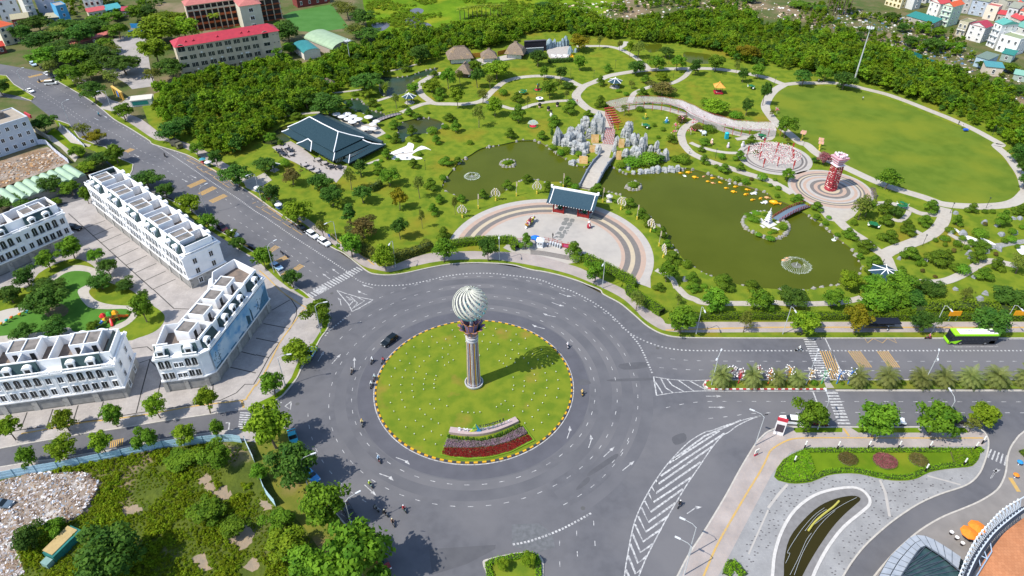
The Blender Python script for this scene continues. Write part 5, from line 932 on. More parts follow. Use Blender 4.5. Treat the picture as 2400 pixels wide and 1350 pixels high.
for tt,L in((t1,('820 750 945 750 960 590 840 590','790 910 890 905 890 780 790 770','620 1090 760 1100 860 960 770 950')),(t2,('1280 830 1370 830 1370 660 1295 660','1240 1030 1320 1030 1330 860 1245 860'))):
 for s in L:
  q=PX('K '+s);a,b=G(*q[0]),G(*q[1]);o=tt.location;hA=height_at(a,q[3][1]);hB=height_at(b,q[2][1]);bk=(.0,.8)
  MB().add([(a[0]-o.x,a[1]-o.y-.2,0),(b[0]-o.x,b[1]-o.y-.2,0),(b[0]-o.x,b[1]-o.y+.9,hB*.8),(a[0]-o.x,a[1]-o.y+.9,hA*.8),(a[0]-o.x,a[1]-o.y+1.6,0),(b[0]-o.x,b[1]-o.y+1.6,0)],[(0,1,2,3),(1,5,2),(0,3,4),(5,4,3,2)]).build('cascade',OCH,tt)
t=thing('stairway','stone stairway lined with pink pinwheels between the rocks','stairs',(*T1('K 1090 790'),.1));a,b,c,e=(Vector(T1(s))-Vector(T1('K 1090 790'))for s in('K 1000 780','K 1190 800','K 1215 620','K 1060 600'))
for k in range(12):
 p,q=a.lerp(e,k/12),b.lerp(c,k/12);p2,q2=a.lerp(e,(k+1)/12),b.lerp(c,(k+1)/12);MB().prism([tuple(p),tuple(q),tuple(q2),tuple(p2)],0,.16*(k+1)).build('step',M_PK if k%2 else M_PL,t)
mb=MB()
for k in range(12):
 for j in range(13):p=a.lerp(e,(k+.5)/12).lerp(b.lerp(c,(k+.5)/12),(j+.5)/13);mb.ball((p.x,p.y,.16*(k+1)+.45),.14,5,3,(j+k)%3%2)
kind(mb.build('pinwheels',[plain('#c04a6a',.6),plain('#e0d8d4',.6)],t),'stuff')
for i in range(7):
 p=Vector(T1('K 1105 300')).lerp(Vector(T1('K 1215 545')),i/6);t=thing('red_arch',nth(i)+' red arch from the back in the row beside the stairs','arch',(*p,.15),R(-72),'red arches in a row');rdm=mat('vermilion',(.45,.03,.015),.5);wd=2.6
 for y in(-1.3,1.3):MB().tube([(0,y,0),(0,y*.96,3.0)],.14,6).build('post',rdm if y<0 else plain('#d8742a',.5),t)
 MB().box(-.16,.16,-1.9,1.9,3.0,3.25).build('lintel',rdm,t);MB().box(-.22,.22,-2.1,2.1,3.3,3.5).build('cap_beam',plain('#b04a44',.6),t);MB().box(-.1,.1,-1.5,1.5,2.3,2.5).build('tie_beam',rdm,t)
# ---- boulders along the banks
BM=[spire_mesh('boulder',1.3,.8,900+i,mat('bank_boulder',(.31,.295,.265),.9,col2=(.20,.195,.18),scale=1.2,detail=7,col3=(.45,.35,.24),scale3=.5,lo3=.55,hi3=.7,bump=.06,bscale=4),9,.55)for i in range(6)]+[spire_mesh('boulder',1.3,.9,950+i,mat('grey_boulder',(.20,.215,.235),.9,col2=(.27,.285,.30),scale=1.2,bump=.05,bscale=4),9,.5)for i in range(3)]
cnt=0
def boulder(p,s,label,group,k=None):
 global cnt;cnt+=1;o=link('boulder',BM[cnt%6]if k is None else BM[6+k%3],None,(p[0],p[1],-.35 if k is None else 0),RNG.uniform(0,6.28),(s*RNG.uniform(.8,1.3),s*RNG.uniform(.8,1.3),s*RNG.uniform(.7,1.2)));tag(o,label,'rock',group)
pb=[]
for p in resample(POND,1.35,True):
 if RNG.random()<.5:pb.append((p[0]+RNG.normal()*.25,p[1]+RNG.normal()*.25))
LM={'the red bridge':'I 2090 280','the stone bridge':'B3 780 260','the left rocks':'K 250 800','the right rock wall':'K 1900 1200','the gate pavilion':'B3 500 330','the fish floats':'B3 2150 380','the left fountain':'B2 1760 330','the right end of the pond':'B4 860 1130','the near shore trees':'B3 1950 1250','the eastern plaza rim':'B3 1350 740','the far shore':'A2 2300 1340','the near right shore':'B4 400 1345'};LM={k:T1(v)for k,v in LM.items()}
def named(pts,fmt,put):
 by={}
 for p in pts:by.setdefault(min(LM,key=lambda k:math.dist(LM[k],p)),[]).append(p)
 for k,L in by.items():
  for i,p in enumerate(sorted(L)):put(p,fmt%(nth(i),k))
named(pb,'%s pale bank boulder from the left among those nearest %s',lambda p,l:boulder(p,RNG.uniform(.5,1.15),l,'boulders on the big pond bank'))
for S_,w_ in zip(STREAMS[:3],('the stream pool below the thatched houses','the stream beside the white parasols','the small pond right of the restaurant')):
 for i,p in enumerate(sorted(q for q in resample(S_,2.2,True)if RNG.random()<.6)):boulder(p,RNG.uniform(.5,1.0),'%s pale boulder from the left around %s'%(nth(i),w_),'boulders on the stream banks')
for i,s in enumerate(sorted('B4 2010 735,B4 2120 760,B4 2170 840,B4 2290 830,B4 2150 980,B4 1860 1020,B4 2030 1000,B4 1740 640,B4 1470 1075,B4 1215 1065,B4 1910 1235,B4 2280 690,B4 2340 690,B4 1810 830,B4 2100 960,B4 1890 1060,B3 1610 1260,B4 1700 825,B4 1630 880,C4 1970 90,O 960 270,O 880 330,O 580 215'.split(','),key=lambda q:PX(q)[0][0])):boulder(T1(s),RNG.uniform(.9,1.6),nth(i)+' slate-grey boulder from the left in the eastern stroll garden','grey boulders of the stroll garden',i)
for s,l in(('B2 1365 75','left'),('B2 1405 125','right')):boulder(T1(s),.8,'dark rock on the white sand garden, %s of two'%l,'rocks on the white sand',1)
formation('long low rock wall on the pond bank below the bushes','1520 1235 90 60, 1640 1230 110 90, 1750 1220 120 80, 1850 1215 110 110, 1930 1205 120 120, 2040 1200 120 90, 2150 1200 130 110, 2250 1195 100 120','K',name='rock_wall')
formation('pair of pale rocks at the left bridge foot','520 1090 120 110, 630 1060 110 90','K',name='rock_pair');formation('pale rocks at the right bridge foot','1420 1150 110 100, 1300 1210 60 60, 1440 1200 70 80','K',name='rock_group')
# ---- islets
def islet(label,s,m=M_LAWN):
 p=smooth(T(s),3,True);c=np.mean(p,0);t=thing('islet',label,'islet',(c[0],c[1],0));q=[(x-c[0],y-c[1])for x,y in p];MB().prism(q,-.7,.25).build('turf',m,t)
 for a in resample(q,1.25,True):o=link('edge_stone',BM[RNG.integers(0,6)],t,(a[0],a[1],-.35),RNG.uniform(0,6.28),[RNG.uniform(.7,1.3)]*3)
 return t,c
islet('tiny planted islet in the left lobe of the pond','B2 2275 170 2330 140 2400 150 2400 190 2320 200');islet('tiny rocky islet right of the stone bridge','B3 1065 385 1100 350 1160 345 1195 390 1150 415 1090 405')
ti,ci=islet('round islet carrying the small white pagoda','I 260 740 300 620 420 540 620 470 850 440 980 460 1100 560 1250 660 1400 720 1560 800 1560 930 1480 1080 1300 1180 1050 1220 850 1150 620 1050 420 960 310 860')
def pagoda():
 p=T1('I 960 790');t=thing('pagoda','small white five-tier stone pagoda on the islet','pagoda',(*p,.25),R(40));wm=mat('pagoda_stone',(.66,.64,.64),.7,col2=(.58,.56,.57),scale=2);MB().box(-.9,.9,-.9,.9,0,.25).build('base',wm,t)
 for x in(-.55,.55):
  for y in(-.55,.55):MB().box(x-.16,x+.16,y-.16,y+.16,.25,1.2).build('foot',wm,t)
 z=1.2
 for k in range(5):
  r=.95-k*.12;MB().box(-r*.62,r*.62,-r*.62,r*.62,z+.22,z+.62).build('storey',wm,t);MB().add([(s*r,q*r,z+(.12 if 0 else 0))for s,q in((-1,-1),(1,-1),(1,1),(-1,1))]+[(s*r*.6,q*r*.6,z+.24)for s,q in((-1,-1),(1,-1),(1,1),(-1,1))],[(0,1,5,4),(1,2,6,5),(2,3,7,6),(3,0,4,7),(4,5,6,7),(0,3,2,1)]).build('eave',wm,t);z+=.62
 MB().lathe([(.2,z),(.12,z+.3),(.18,z+.5),(.02,z+1.3)],8).build('finial',wm,t)
pagoda()
for i,s in enumerate(('I 740 780 1000 700 1240 840 1010 945','I 690 690 790 650 860 730 770 770','I 735 850 800 840 910 910 840 940','I 1070 940 1150 900 1320 980 1240 1010','I 1190 760 1260 730 1330 770 1260 800')):
 pp_=[(x-ci[0],y-ci[1])for x,y in T(s)];MB().prism(pp_,.25,.32 if i else.38).build('stone_platform' if not i else 'stepping_slab',mat('pagoda_paving',(.55,.53,.50),.85),ti)
def redbridge():
 A,B=Vector(T1('I 1200 700')),Vector(T1('I 2090 280'));d=(B-A).normalized();L=(B-A).length;w=2.6;t=thing('red_bridge','arched red footbridge to the pagoda islet','bridge',(A.x,A.y,0),math.atan2(d.y,d.x));n=12;zf=lambda f:.35+.8*math.sin(math.pi*f);rm=mat('bridge_red',(.30,.02,.04),.5);mb=MB()
 for i in range(n):f,g=i/n,(i+1)/n;mb.add([(L*f,-w/2,zf(f)),(L*g,-w/2,zf(g)),(L*g,w/2,zf(g)),(L*f,w/2,zf(f)),(L*f,-w/2,zf(f)-.2),(L*g,-w/2,zf(g)-.2),(L*g,w/2,zf(g)-.2),(L*f,w/2,zf(f)-.2)],[(0,1,2,3),(7,6,5,4),(0,4,5,1),(3,2,6,7)])
 mb.build('deck',mat('bridge_deck',(.11,.16,.21),.8),t)
 for s in(-1,1):
  y=s*w/2
  for z in(.35,.9):MB().tube([(L*i/n,y,zf(i/n)+z)for i in range(n+1)],.07,5).build('handrail',rm,t)
  for i in range(n+1):MB().box(L*i/n-.07,L*i/n+.07,y-.07,y+.07,zf(i/n)-.2,zf(i/n)+1.05).build('post',rm,t)
  MB().tube([(L*i/n,y,zf(i/n)-.1)for i in range(n+1)],.12,5).build('girder',rm,t)
redbridge()
A,B=Vector(T1('A2 1080 1150')),Vector(T1('A2 1340 1060'));d=(B-A).normalized();L=(B-A).length;t=thing('dark_footbridge','low dark timber footbridge beside the restaurant','bridge',(A.x,A.y,0),math.atan2(d.y,d.x));zf=lambda f:.3+.5*math.sin(math.pi*f);mb=MB();dm=plain('#2a2830',.7)
for i in range(10):f,g=i/10,(i+1)/10;mb.quad((L*f,-1.2,zf(f)),(L*g,-1.2,zf(g)),(L*g,1.2,zf(g)),(L*f,1.2,zf(f)))
mb.build('deck',plain('#8a8488'),t)
for y in(-1.2,1.2):
 MB().tube([(L*i/10,y,zf(i/10)+.85)for i in range(11)],.06,5).build('handrail',dm,t)
 for i in range(11):MB().box(L*i/10-.05,L*i/10+.05,y-.05,y+.05,zf(i/10)-.3,zf(i/10)+.95).build('post',dm,t)
# ---- fish floats, fountains
def fish_mesh(k):
 b,f=MB(),MB();b.lathe([(.02,-1),(.3,-.7),(.45,-.2),(.42,.2),(.25,.6),(.06,.85)],8);V=[(z,x,y*1.0+.3)for x,y,z in b.v];b.v=V;f.add([(.75,0,.3),(1.35,.45,.35),(1.2,0,.35),(1.35,-.45,.35),(.75,0,.45)],[(0,1,2),(0,2,3),(4,2,1),(4,3,2)]).add([(-.3,.35,.3),(.1,.9,.2),(.25,.35,.3)],[(0,1,2),(2,1,0)]).add([(-.3,-.35,.3),(.1,-.9,.2),(.25,-.35,.3)],[(0,1,2),(2,1,0)]).add([(-.2,0,.72),(.4,0,.95),(.45,0,.6)],[(0,1,2),(2,1,0)])
 return b,f
FC=dict(y=mat('float_yellow',(.75,.38,.01),.4),w=mat('float_white',(.78,.78,.78),.4),o=mat('float_apricot',(.62,.32,.14),.4));FN=dict(y='golden yellow',w='white',o='apricot');FM={}
for k in FC:b,f=fish_mesh(k);FM[k]=(b.mesh('body',FC[k],True),f.mesh('fins',FC[k]))
fl={}
for q in 'B3 1567 257 y .7,B3 1640 253 y 1.0,B3 1608 285 w .7,B3 1700 297 y 1.0,B3 1783 290 o .7,B3 1865 305 y .8,B3 1822 335 y .7,B3 1868 350 o .7,B3 1935 345 y .7,B3 2027 355 w .6,B3 1992 397 y .7,B3 2078 385 y .8,B3 2060 432 y .9,B3 2190 412 y .7,B3 2257 447 w 1.0,B3 2175 457 y .8,B3 2238 507 y .7,B3 2310 495 y .7,B3 2355 535 w 1.0,R 150 880 y .8,R 125 960 y .9,R 270 945 w 1.2,R 370 1025 y .8,R 480 1015 o .9,R 237 1050 y .8,R 445 1095 w 1.2,R 600 1105 y 1.7,B4 150 1070 o .8,B4 180 1050 o .7'.split(','):
 tl,x,y,k,s=q.split();fl.setdefault(k,[]).append((T1('%s %s %s'%(tl,x,y)),float(s)))
for k,L in fl.items():
 L.sort()
 for i,(p,s)in enumerate(L):t=thing('fish_float','%s %s fish float from the left on the pond'%(nth(i),FN[k]),'fish float',(*p,-.32),RNG.uniform(-.8,.8)+(3.1 if k=='w' else 0),'fish floats on the pond');t.scale=(s,s,s);link('body',FM[k][0],t);link('fins',FM[k][1],t)
SPR=mat('spray_water',(.62,.68,.62),.25,spec=.5)
for lab,c,r,hgt in(('ring fountain in the left lobe of the pond','B2 2010 285',2.6,1.0),('larger ring fountain in the right part of the pond','B4 265 1112',4.0,1.2)):
 p=T1(c);t=thing('fountain',lab,'fountain',(*p,-.3));mb=MB();rr=np.random.default_rng(3)
 for i in range(46):
  a=2*math.pi*i/46;mb.tube([(r*(.12+.88*f)*math.cos(a)*.98,r*(.12+.88*f)*math.sin(a)*.98,hgt*4*f*(1-f)*.9+.02)for f in np.linspace(.35,1,6)],[.01,.012,.015,.02,.03,.045],4)
  for q in range(7):aa,q2=a+rr.normal()*.06,r*(1+rr.normal()*.045);mb.ball((q2*math.cos(aa),q2*math.sin(aa),.02+abs(rr.normal())*.1),rr.uniform(.03,.08),5,3)
 kind(mb.build('spray_ring',SPR,t),'stuff');MB().tube([(0,0,0),(0,0,1.3)],[.14,.05],6).build('centre_jet',SPR,t);MB().lathe([(r*.35,.0),(r*.35,.08),(r*.3,.08)],20).build('nozzle_ring',plain('#6a6a60'),t)
p=T1('B4 615 875');t=thing('small_fountain','single low white water jet near the right bank','fountain',(*p,-.3));MB().lathe([(.5,0),(.25,.3),(.12,1.0),(.02,1.4)],8).build('jet',SPR,t);MB().lathe([(.7,0),(.6,.06),(.2,.06)],12).build('foam_ring',SPR,t)
# ---- ribbon pergola
def pergola():
 up=resample(smooth(T('J 105 205 250 165 400 140 560 135 700 135 900 155 1060 185 1180 235 1300 295 1400 345 1550 385 1700 425 1900 445 2210 455',3.4),4),.5);lo=smooth(T('J 210 278 380 240 560 213 750 218 900 233 1050 273 1180 353 1300 403 1450 463 1600 503 1800 543 2000 558 2240 553',3.4),4)
 n=150;A=resample(up,sum(math.dist(a,b)for a,b in zip(up,up[1:]))/n*.999);B=resample(lo,sum(math.dist(a,b)for a,b in zip(lo,lo[1:]))/n*.999);n=min(len(A),len(B));o=A[0];t=thing('ribbon_pergola','long curving pergola hung with white ribbons on red posts','pergola',(*o,.15));mb=MB();wr=MB();rng=np.random.default_rng(11)
 for i in range(n):
  a,b=Vector(A[i]),Vector(B[i]);d=(b-a);m=int(d.length/.95);e=d.normalized();s=Vector((-e.y,e.x))
  for j in range(m):
   p=a+d*((j+.5)/m);z=3.3+.12*math.sin(i*.4);q=p-Vector(o);w=.11;tl=rng.uniform(-.1,.1);x0,x1=q-s*w,q+s*w;k_=.42+tl
   mb.add([(x0 .x,x0 .y,z),(x1 .x,x1 .y,z),(x1 .x+e.x*k_,x1 .y+e.y*k_,z-.5),(x0 .x+e.x*k_,x0 .y+e.y*k_,z-.5)],[(0,1,2,3)])
  q0,q1=a-Vector(o),b-Vector(o);wr.tube([(q0 .x,q0 .y,3.35),(q1 .x,q1 .y,3.35)],.02,3)
 kind(mb.build('white_ribbons',mat('ribbon_white',(.60,.56,.56),.8,col2=(.46,.42,.45),scale=1.2),t),'stuff');kind(wr.build('cross_wires',plain('#7a6a68'),t),'stuff')
 for L in(A,B):MB().tube([(p[0]-o[0],p[1]-o[1],3.4)for p in L[::4]],.05,4).build('edge_beam',plain('#a03a34'),t)
 rp=mat('pergola_red',(.40,.05,.045),.6)
 for s in('215 320','390 345','475 312','575 312','683 320','797 322','905 355','1007 352','1108 382','1318 492','1578 592','1683 632','1790 636','1897 622','2025 650','2130 650','2280 632'):p=T1('J '+s);MB().tube([(p[0]-o[0],p[1]-o[1],0),(p[0]-o[0],p[1]-o[1],3.5)],.11,6).build('post',rp,t)
 for i in range(4,n,9):p=A[i];MB().tube([(p[0]-o[0],p[1]-o[1],0),(p[0]-o[0],p[1]-o[1],3.4)],.09,6).build('post',rp,t)
pergola()
def lantern_plaza():
 t=thing('lantern_installation','circle of countless little white and pink lanterns on red posts','installation',(*LC,.17));rng=np.random.default_rng(4);mbs=[MB(),MB(),MB()];k=0
 for r in np.arange(1.2,9.2,.62):
  m=int(2*math.pi*r/.55)
  for i in range(m):a=2*math.pi*i/m+r;k+=1;mbs[int(rng.choice(3,p=(.62,.26,.12)))].ball((r*math.cos(a),r*math.sin(a),2.1+rng.normal()*.22+.5*(1-r/9)),.16,5,3)
 for mb,nm,c in zip(mbs,('white_lanterns','pink_lanterns','red_lanterns'),('#e6ddd6','#cf9aa4','#b53a3c')):kind(mb.build(nm,plain(c,.6),t),'stuff')
 for i in range(11):a=2*math.pi*i/11;r=9.4 if i%2 else 6.2;MB().tube([(r*math.cos(a),r*math.sin(a),0),(r*math.cos(a),r*math.sin(a),3.4)],.12,6).build('post',mat('pergola_red',(.40,.05,.045),.6),t);MB().box(r*math.cos(a)-.25,r*math.cos(a)+.25,r*math.sin(a)-.06,r*math.sin(a)+.06,1.3,3.3).build('banner',plain('#b02a2c'),t)
 for i in range(12):a=2*math.pi*i/12;MB().tube([(.6*math.cos(a),.6*math.sin(a),3.2),(9.4*math.cos(a),9.4*math.sin(a),2.4)],.025,3).build('string',plain('#8a7a74'),t)
 MB().tube([(0,0,0),(0,0,3.6)],.15,8).build('centre_post',mat('pergola_red',(.40,.05,.045),.6),t)
lantern_plaza()
def red_tower():
 t=thing('lantern_tower','tall red tower of stacked lanterns under a pink fan crown','tower',(*TC,.18),R(18));H=9.0;rm=mat('lantern_red',(.25,.018,.03),.6,col2=(.36,.05,.06),scale=2);s=1.3
 for x in(-s,0,s):
  for y in(-s,0,s):
   if x or y:MB().box(x-.12,x+.12,y-.12,y+.12,0,H).build('post',rm,t)
 for k in range(10):z=.5+k*H/10;mb=MB();mb.box(-s,s,-s-.08,-s+.08,z,z+.14).box(-s,s,s-.08,s+.08,z,z+.14).box(-s-.08,-s+.08,-s+.08,s-.08,z,z+.14).box(s-.08,s+.08,-s+.08,s-.08,z,z+.14);mb.build('frame_ring',rm,t)
 mb=MB();rng=np.random.default_rng(9)
 for k in range(14):
  for j in range(9):
   for sd in range(4):c,w=-s+.2+j*(2*s-.4)/8,s+.12;x,y=((c,-w),(w,c),(c,w),(-w,c))[sd];mb.ball((x,y,.5+k*(H-.6)/13),.19,6,3,int(rng.random()<.22))
 kind(mb.build('lanterns',[rm,plain('#d8b8b0',.6)],t),'stuff');MB().lathe([(1.9,0),(1.85,.6),(1.6,.9),(1.3,.9)],10).build('base',rm,t)
 pk,wh=plain('#c8a2ac',.6),plain('#ded6dc',.6);MB().box(-1.65,1.65,-1.65,1.65,H,H+.25).build('platform',wh,t)
 MB().add([(-1,-1,H+.25),(1,-1,H+.25),(1,1,H+.25),(-1,1,H+.25),(-2.1,-2.1,H+3.0),(2.1,-2.1,H+3.0),(2.1,2.1,H+3.0),(-2.1,2.1,H+3.0)],[(0,1,5,4),(1,2,6,5),(2,3,7,6),(3,0,4,7),(4,5,6,7)]).build('flared_crown',pk,t)
 for k in range(5):z=H+.6+k*.5;r=1.1+k*.24;m2=MB();m2 .tube([(-r,-r,z),(r,-r,z),(r,r,z),(-r,r,z),(-r,-r,z)],.09,4).build('crown_band',wh if k%2 else plain('#b86a78'),t)
 for i in range(16):a=2*math.pi*i/16;r=1.9*rng.uniform(.5,1.1);MB().ball((r*math.cos(a),r*math.sin(a),H+3.2+rng.uniform(0,.6)),.42,6,4).build('crown_blossom',wh if i%3 else pk,t)
red_tower()
# ---- restaurant
def restaurant():
 P3=lambda x,y,z:(*T1('F %f %f'%(x,y),z),z);o=T1('F 700 700');t=thing('restaurant_pavilion','large restaurant with tiered slate-blue roof and white ridges','building',(*o,0));rel=lambda p:(p[0]-o[0],p[1]-o[1],p[2]);sl=mat('restaurant_slate',(.013,.034,.048),.7,col2=(.026,.056,.072),spec=.12,scale=4,detail=8,bump=.06,bscale=6)
 RA,RB=P3(680,195,7),P3(1215,468,7);UL,UR=P3(270,385,4.4),P3(1130,850,4.4);SE=P3(1690,582,4.4);N0,N1=P3(870,135,3.4),P3(2095,700,3.0)
 def panel(pts,name='roof_slope',ridges=()):
  mb=MB();q=[rel(p)for p in pts];mb.face(q);mb.face([(x,y,z-.2)for x,y,z in q][::-1]);k=len(q)
  for i in range(k):a,b=q[i],q[(i+1)%k];mb.quad((a[0],a[1],a[2]-.2),(b[0],b[1],b[2]-.2),b,a)
  r=mb.build(name,sl,t)
  for i,j in ridges:MB().tube([(q[i][0],q[i][1],q[i][2]+.1),((q[i][0]+q[j][0])/2,(q[i][1]+q[j][1])/2,(q[i][2]+q[j][2])/2-.05),(q[j][0],q[j][1],q[j][2]+.12)],.2,6).build('white_ridge',WHITE,r)
  return r
 panel([UL,UR,RB,RA],ridges=((2,3),(1,2),(0,3)));panel([UR,SE,RB],ridges=((1,2),));panel([P3(160,470,3.1),P3(1122,1008,3.0),P3(1150,860,4.0),P3(300,415,4.1)],ridges=((0,3),(1,2)));panel([P3(1122,1003,3.0),P3(1832,682,3.0),P3(1670,620,4.0),P3(1150,862,4.0)],ridges=((1,2),));panel([P3(1290,1000,2.4),P3(1410,1052,2.4),P3(2095,705,2.5),P3(1838,688,3.0)],ridges=((2,3),));MB().tube([rel(P3(1408,1050,2.5)),rel(P3(1430,890,2.9))],.16,6).build('white_ridge',WHITE,t)
 panel([RA,RB,SE,N1,N0]);panel([P3(440,692,2.9),P3(700,832,2.7),P3(722,655,3.9),P3(655,602,4.5)],'porch_roof',((1,2),(2,3),(0,3)))
 MB().face([rel(P3(270,385,4.3)),rel(P3(870,135,3.3)),rel(RA)]).build('gable_wall',plain('#d8d4cc'),t)
 wl=[rel(P3(*p,0))for p in((330,560),(1150,1060),(1300,1010),(1420,1090),(2060,760),(1500,480),(900,220))];wl=[(x,y)for x,y,z in wl]
 MB().prism([(x,y)for x,y in wl],0,2.6).build('wall',mat('restaurant_glass_wall',(.03,.05,.055),.3,col2=(.06,.08,.08),scale=1),t)
 for a,b,n_ in((0,1,22),(1,2,5),(3,4,16)):
  for i in range(n_+1):f=i/n_;x,y=wl[a][0]+(wl[b][0]-wl[a][0])*f,wl[a][1]+(wl[b][1]-wl[a][1])*f;MB().box(x-.14,x+.14,y-.14,y+.14,0,2.75).build('mullion',plain('#c9d2c4')if a<3 else plain('#3a3638'),t)
restaurant()
tb=mat('table_dark',(.03,.035,.045),.5);tw=mat('table_pale',(.36,.33,.32),.5)
def table_set(p,dark,label,group):
 t=thing('table_set',label,'table',(*p,.17),RNG.uniform(0,1.5),group);m=tb if dark else tw;MB().lathe([(1.0,.72),(1.02,.78),(.05,.79)],14).build('table_top',m,t);MB().tube([(0,0,0),(0,0,.74)],.07,6).build('table_leg',tb,t)
 for i in range(5):a=2*math.pi*i/5;c=(1.45*math.cos(a),1.45*math.sin(a));MB().box(-.22,.22,-.22,.22,.38,.46).box(.16,.22,-.22,.22,.46,.9).box(-.2,-.14,-.2,-.14,0,.38).box(.14,.2,-.2,-.14,0,.38).box(-.2,-.14,.14,.2,0,.38).box(.14,.2,.14,.2,0,.38).build('chair',tb,t,loc=(c[0],c[1],0),rz=a)
tl_=sorted([(x,y,d)for x,y,d in((240,790,0),(110,850,1),(325,845,1),(195,910,1),(335,920,0),(840,1015,0),(965,1080,0),(1075,1150,1),(1235,1160,1),(595,1120,0),(700,1180,0),(815,1235,0))])
for i,(x,y,d)in enumerate(tl_):table_set(T1('F %d %d'%(x,y)),d,'%s round table with chairs from the left on the restaurant terrace'%nth(i),'tables on the restaurant terrace')
for i,(x,y)in enumerate(sorted(((1190,235),(1300,280),(1390,235),(1415,325),(1500,280),(1490,380),(1600,330),(1730,500),(1870,425),(1870,510),(1935,370),(1790,290)))):
 p=T1('F %d %d'%(x,y));t=thing('white_parasol',nth(i)+' white parasol from the left on the restaurant garden terrace','umbrella',(*p,.17),0,'white parasols');s=1.0 if i<9 else.85;MB().tube([(0,0,0),(0,0,2.6)],.04,6).build('pole',plain('#8a8078'),t);MB().lathe([(1.75*s,2.1),(1.0*s,2.42),(.05,2.65)],12).build('canopy',mat('parasol_white',(.66,.66,.65),.8,col2=(.55,.55,.55),scale=1.2),t);MB().lathe([(.6,.7),(.6,.75),(.05,.75)],10).build('table',tb,t)
# ---- thatched houses and stage
TH=mat('thatch',(.25,.19,.14),.95,col2=(.17,.13,.10),scale=2.2,detail=9,col3=(.36,.25,.12),scale3=.5,lo3=.6,hi3=.72,bump=.15,bscale=6)
def thatched(label,c,w,d,h,rise,rz,ridge=.35,group='thatched houses'):
 p=T1(c);t=thing('thatched_house',label,'house',(*p,.15),rz,group);MB().box(-w/2,w/2,-d/2,d/2,0,h).build('wall',plain('#4a4038'),t);MB().box(-w/2-.05,w/2+.05,-d/2-.05,-d/2,.2,h*.75).build('white_panel',plain('#d2d0cc'),t);o=1.3;mb=MB();x,y=w/2+o,d/2+o;rx=w/2*ridge;lv=[(x,y,h-.5),(x*.72+rx*.28,y*.62,h-.5+rise*.42),(rx*1.15,y*.12,h-.5+rise*.95),(rx,.12,h-.5+rise)]
 V=[(sx*a,sy*b,z)for a,b,z in lv for sx,sy in((-1,-1),(1,-1),(1,1),(-1,1))];mb.add(V,[(k*4+j,k*4+(j+1)%4,(k+1)*4+(j+1)%4,(k+1)*4+j)for k in range(3)for j in range(4)]+[(12,13,14,15),(3,2,1,0)]);mb.build('thatched_roof',TH,t);MB().box(-rx-.3,rx+.3,-.3,.3,h-.55+rise,h-.2+rise).build('ridge_bundle',TH,t)
 MB().tube([(w/2,-d/2,0),(w/2,-d/2,h)],.12,6).build('corner_post',plain('#3a2c24'),t);MB().tube([(-w/2,-d/2,0),(-w/2,-d/2,h)],.12,6).build('corner_post',plain('#3a2c24'),t);return t
thatched('broad thatched house, leftmost behind the lawns','H 370 470',9.5,7.5,3,4.2,.2,.5);thatched('thatched wing jutting forward from the leftmost thatched house','H 450 690',6,5,2.8,3.4,1.3,.4);thatched('small pyramid-roofed thatched hut in the middle','H 810 470',5.2,4.6,2.8,3.4,.1,.1);thatched('thatched house with steep roof beside the dark stage wall','H 1210 410',7,6,3,4.6,-.2,.15);thatched('half-hidden thatched shelter in the wood left of the pond','A2 670 815',4,3.5,2.2,2,.2,.2)
OF=mat('ochre_fence',(.42,.20,.03),.7,col2=(.34,.16,.02),scale=3)
for i,(a,b)in enumerate((('H 540 430','H 730 415'),('H 940 400','H 1110 360'))):
 a,b=Vector(T1(a)),Vector(T1(b));d=b-a;t=thing('ochre_screen',('left','right')[i]+' ochre board screen between the thatched houses','fence',(*a,.15),math.atan2(d.y,d.x),'ochre screens');n=int(d.length/.6)
 for k in range(n):MB().box(k*d.length/n,(k+.93)*d.length/n,-.05,.05,.1,2.3).build('board',OF,t)
 MB().box(0,d.length,.05,.12,1.9,2.0).build('rail',OF,t)
kind(MB().prism(T('H 560 480 720 430 780 440 960 420 1120 380 1260 440 1060 470 700 540 560 560'),.1,.5).build('house_terrace',M_CONC),'structure')
t=thing('stage','open stage with dark back wall and curved seating','stage',(*T1('H 1340 340'),.15),.18);MB().box(0,11,0,.4,0,5).build('back_wall',plain('#23202a'),t);MB().box(0,11,-.2,.6,5,5.4).build('wall_cap',plain('#55505c'),t);MB().box(-2.2,-1.5,-3,-2.3,0,4).build('white_pillar',WHITE,t);MB().box(-1.5,9,-3,-2.7,0,2.6).build('front_screen',plain('#4a5a66'),t);MB().box(-1.5,9,-3.05,-2.65,2.6,2.8).build('screen_cap',plain('#c4ccd0'),t)
kind(MB().prism(smooth(T('H 1690 320 1850 270 2000 255 2010 300 2010 430 1750 440 1700 380'),2,True),.1,.6).build('stage_terrace',M_PL),'structure')
for k in range(3):p=T1('H %d 415'%(1780+k*90));tag(MB().box(-1.1,1.1,-.3,.3,0,.45).box(-1.2,1.2,-.4,.4,.45,.52).build('stone_bench',WHITE,loc=(*p,.6),rz=-.6),nth(k)+' white bench from the left below the rock spires','bench','white benches of the stage')
p=T1('H 2040 420');tag(MB().add([(0,0,0),(1.4,0,0),(1.4,1.6,0),(0,1.6,0),(.3,.2,1.9),(1.0,.8,1.3)],[(0,1,5,4),(1,2,5),(2,3,4,5),(3,0,4)]).build('yellow_block',mat('float_yellow',(.75,.38,.01),.4),loc=(*p,.2)),'yellow angular block at the right end of the stage','sculpture')
formation('blue-grey rock spires crowding behind the stage','1710 290 100 190, 1760 280 60 130, 1800 270 60 160, 1840 270 50 110, 1880 265 60 120, 1920 260 60 160, 1960 250 80 190, 1990 240 60 120, 1680 300 60 120, 2020 380 60 160, 2110 340 50 90, 2060 340 40 70','H',ROCKB)
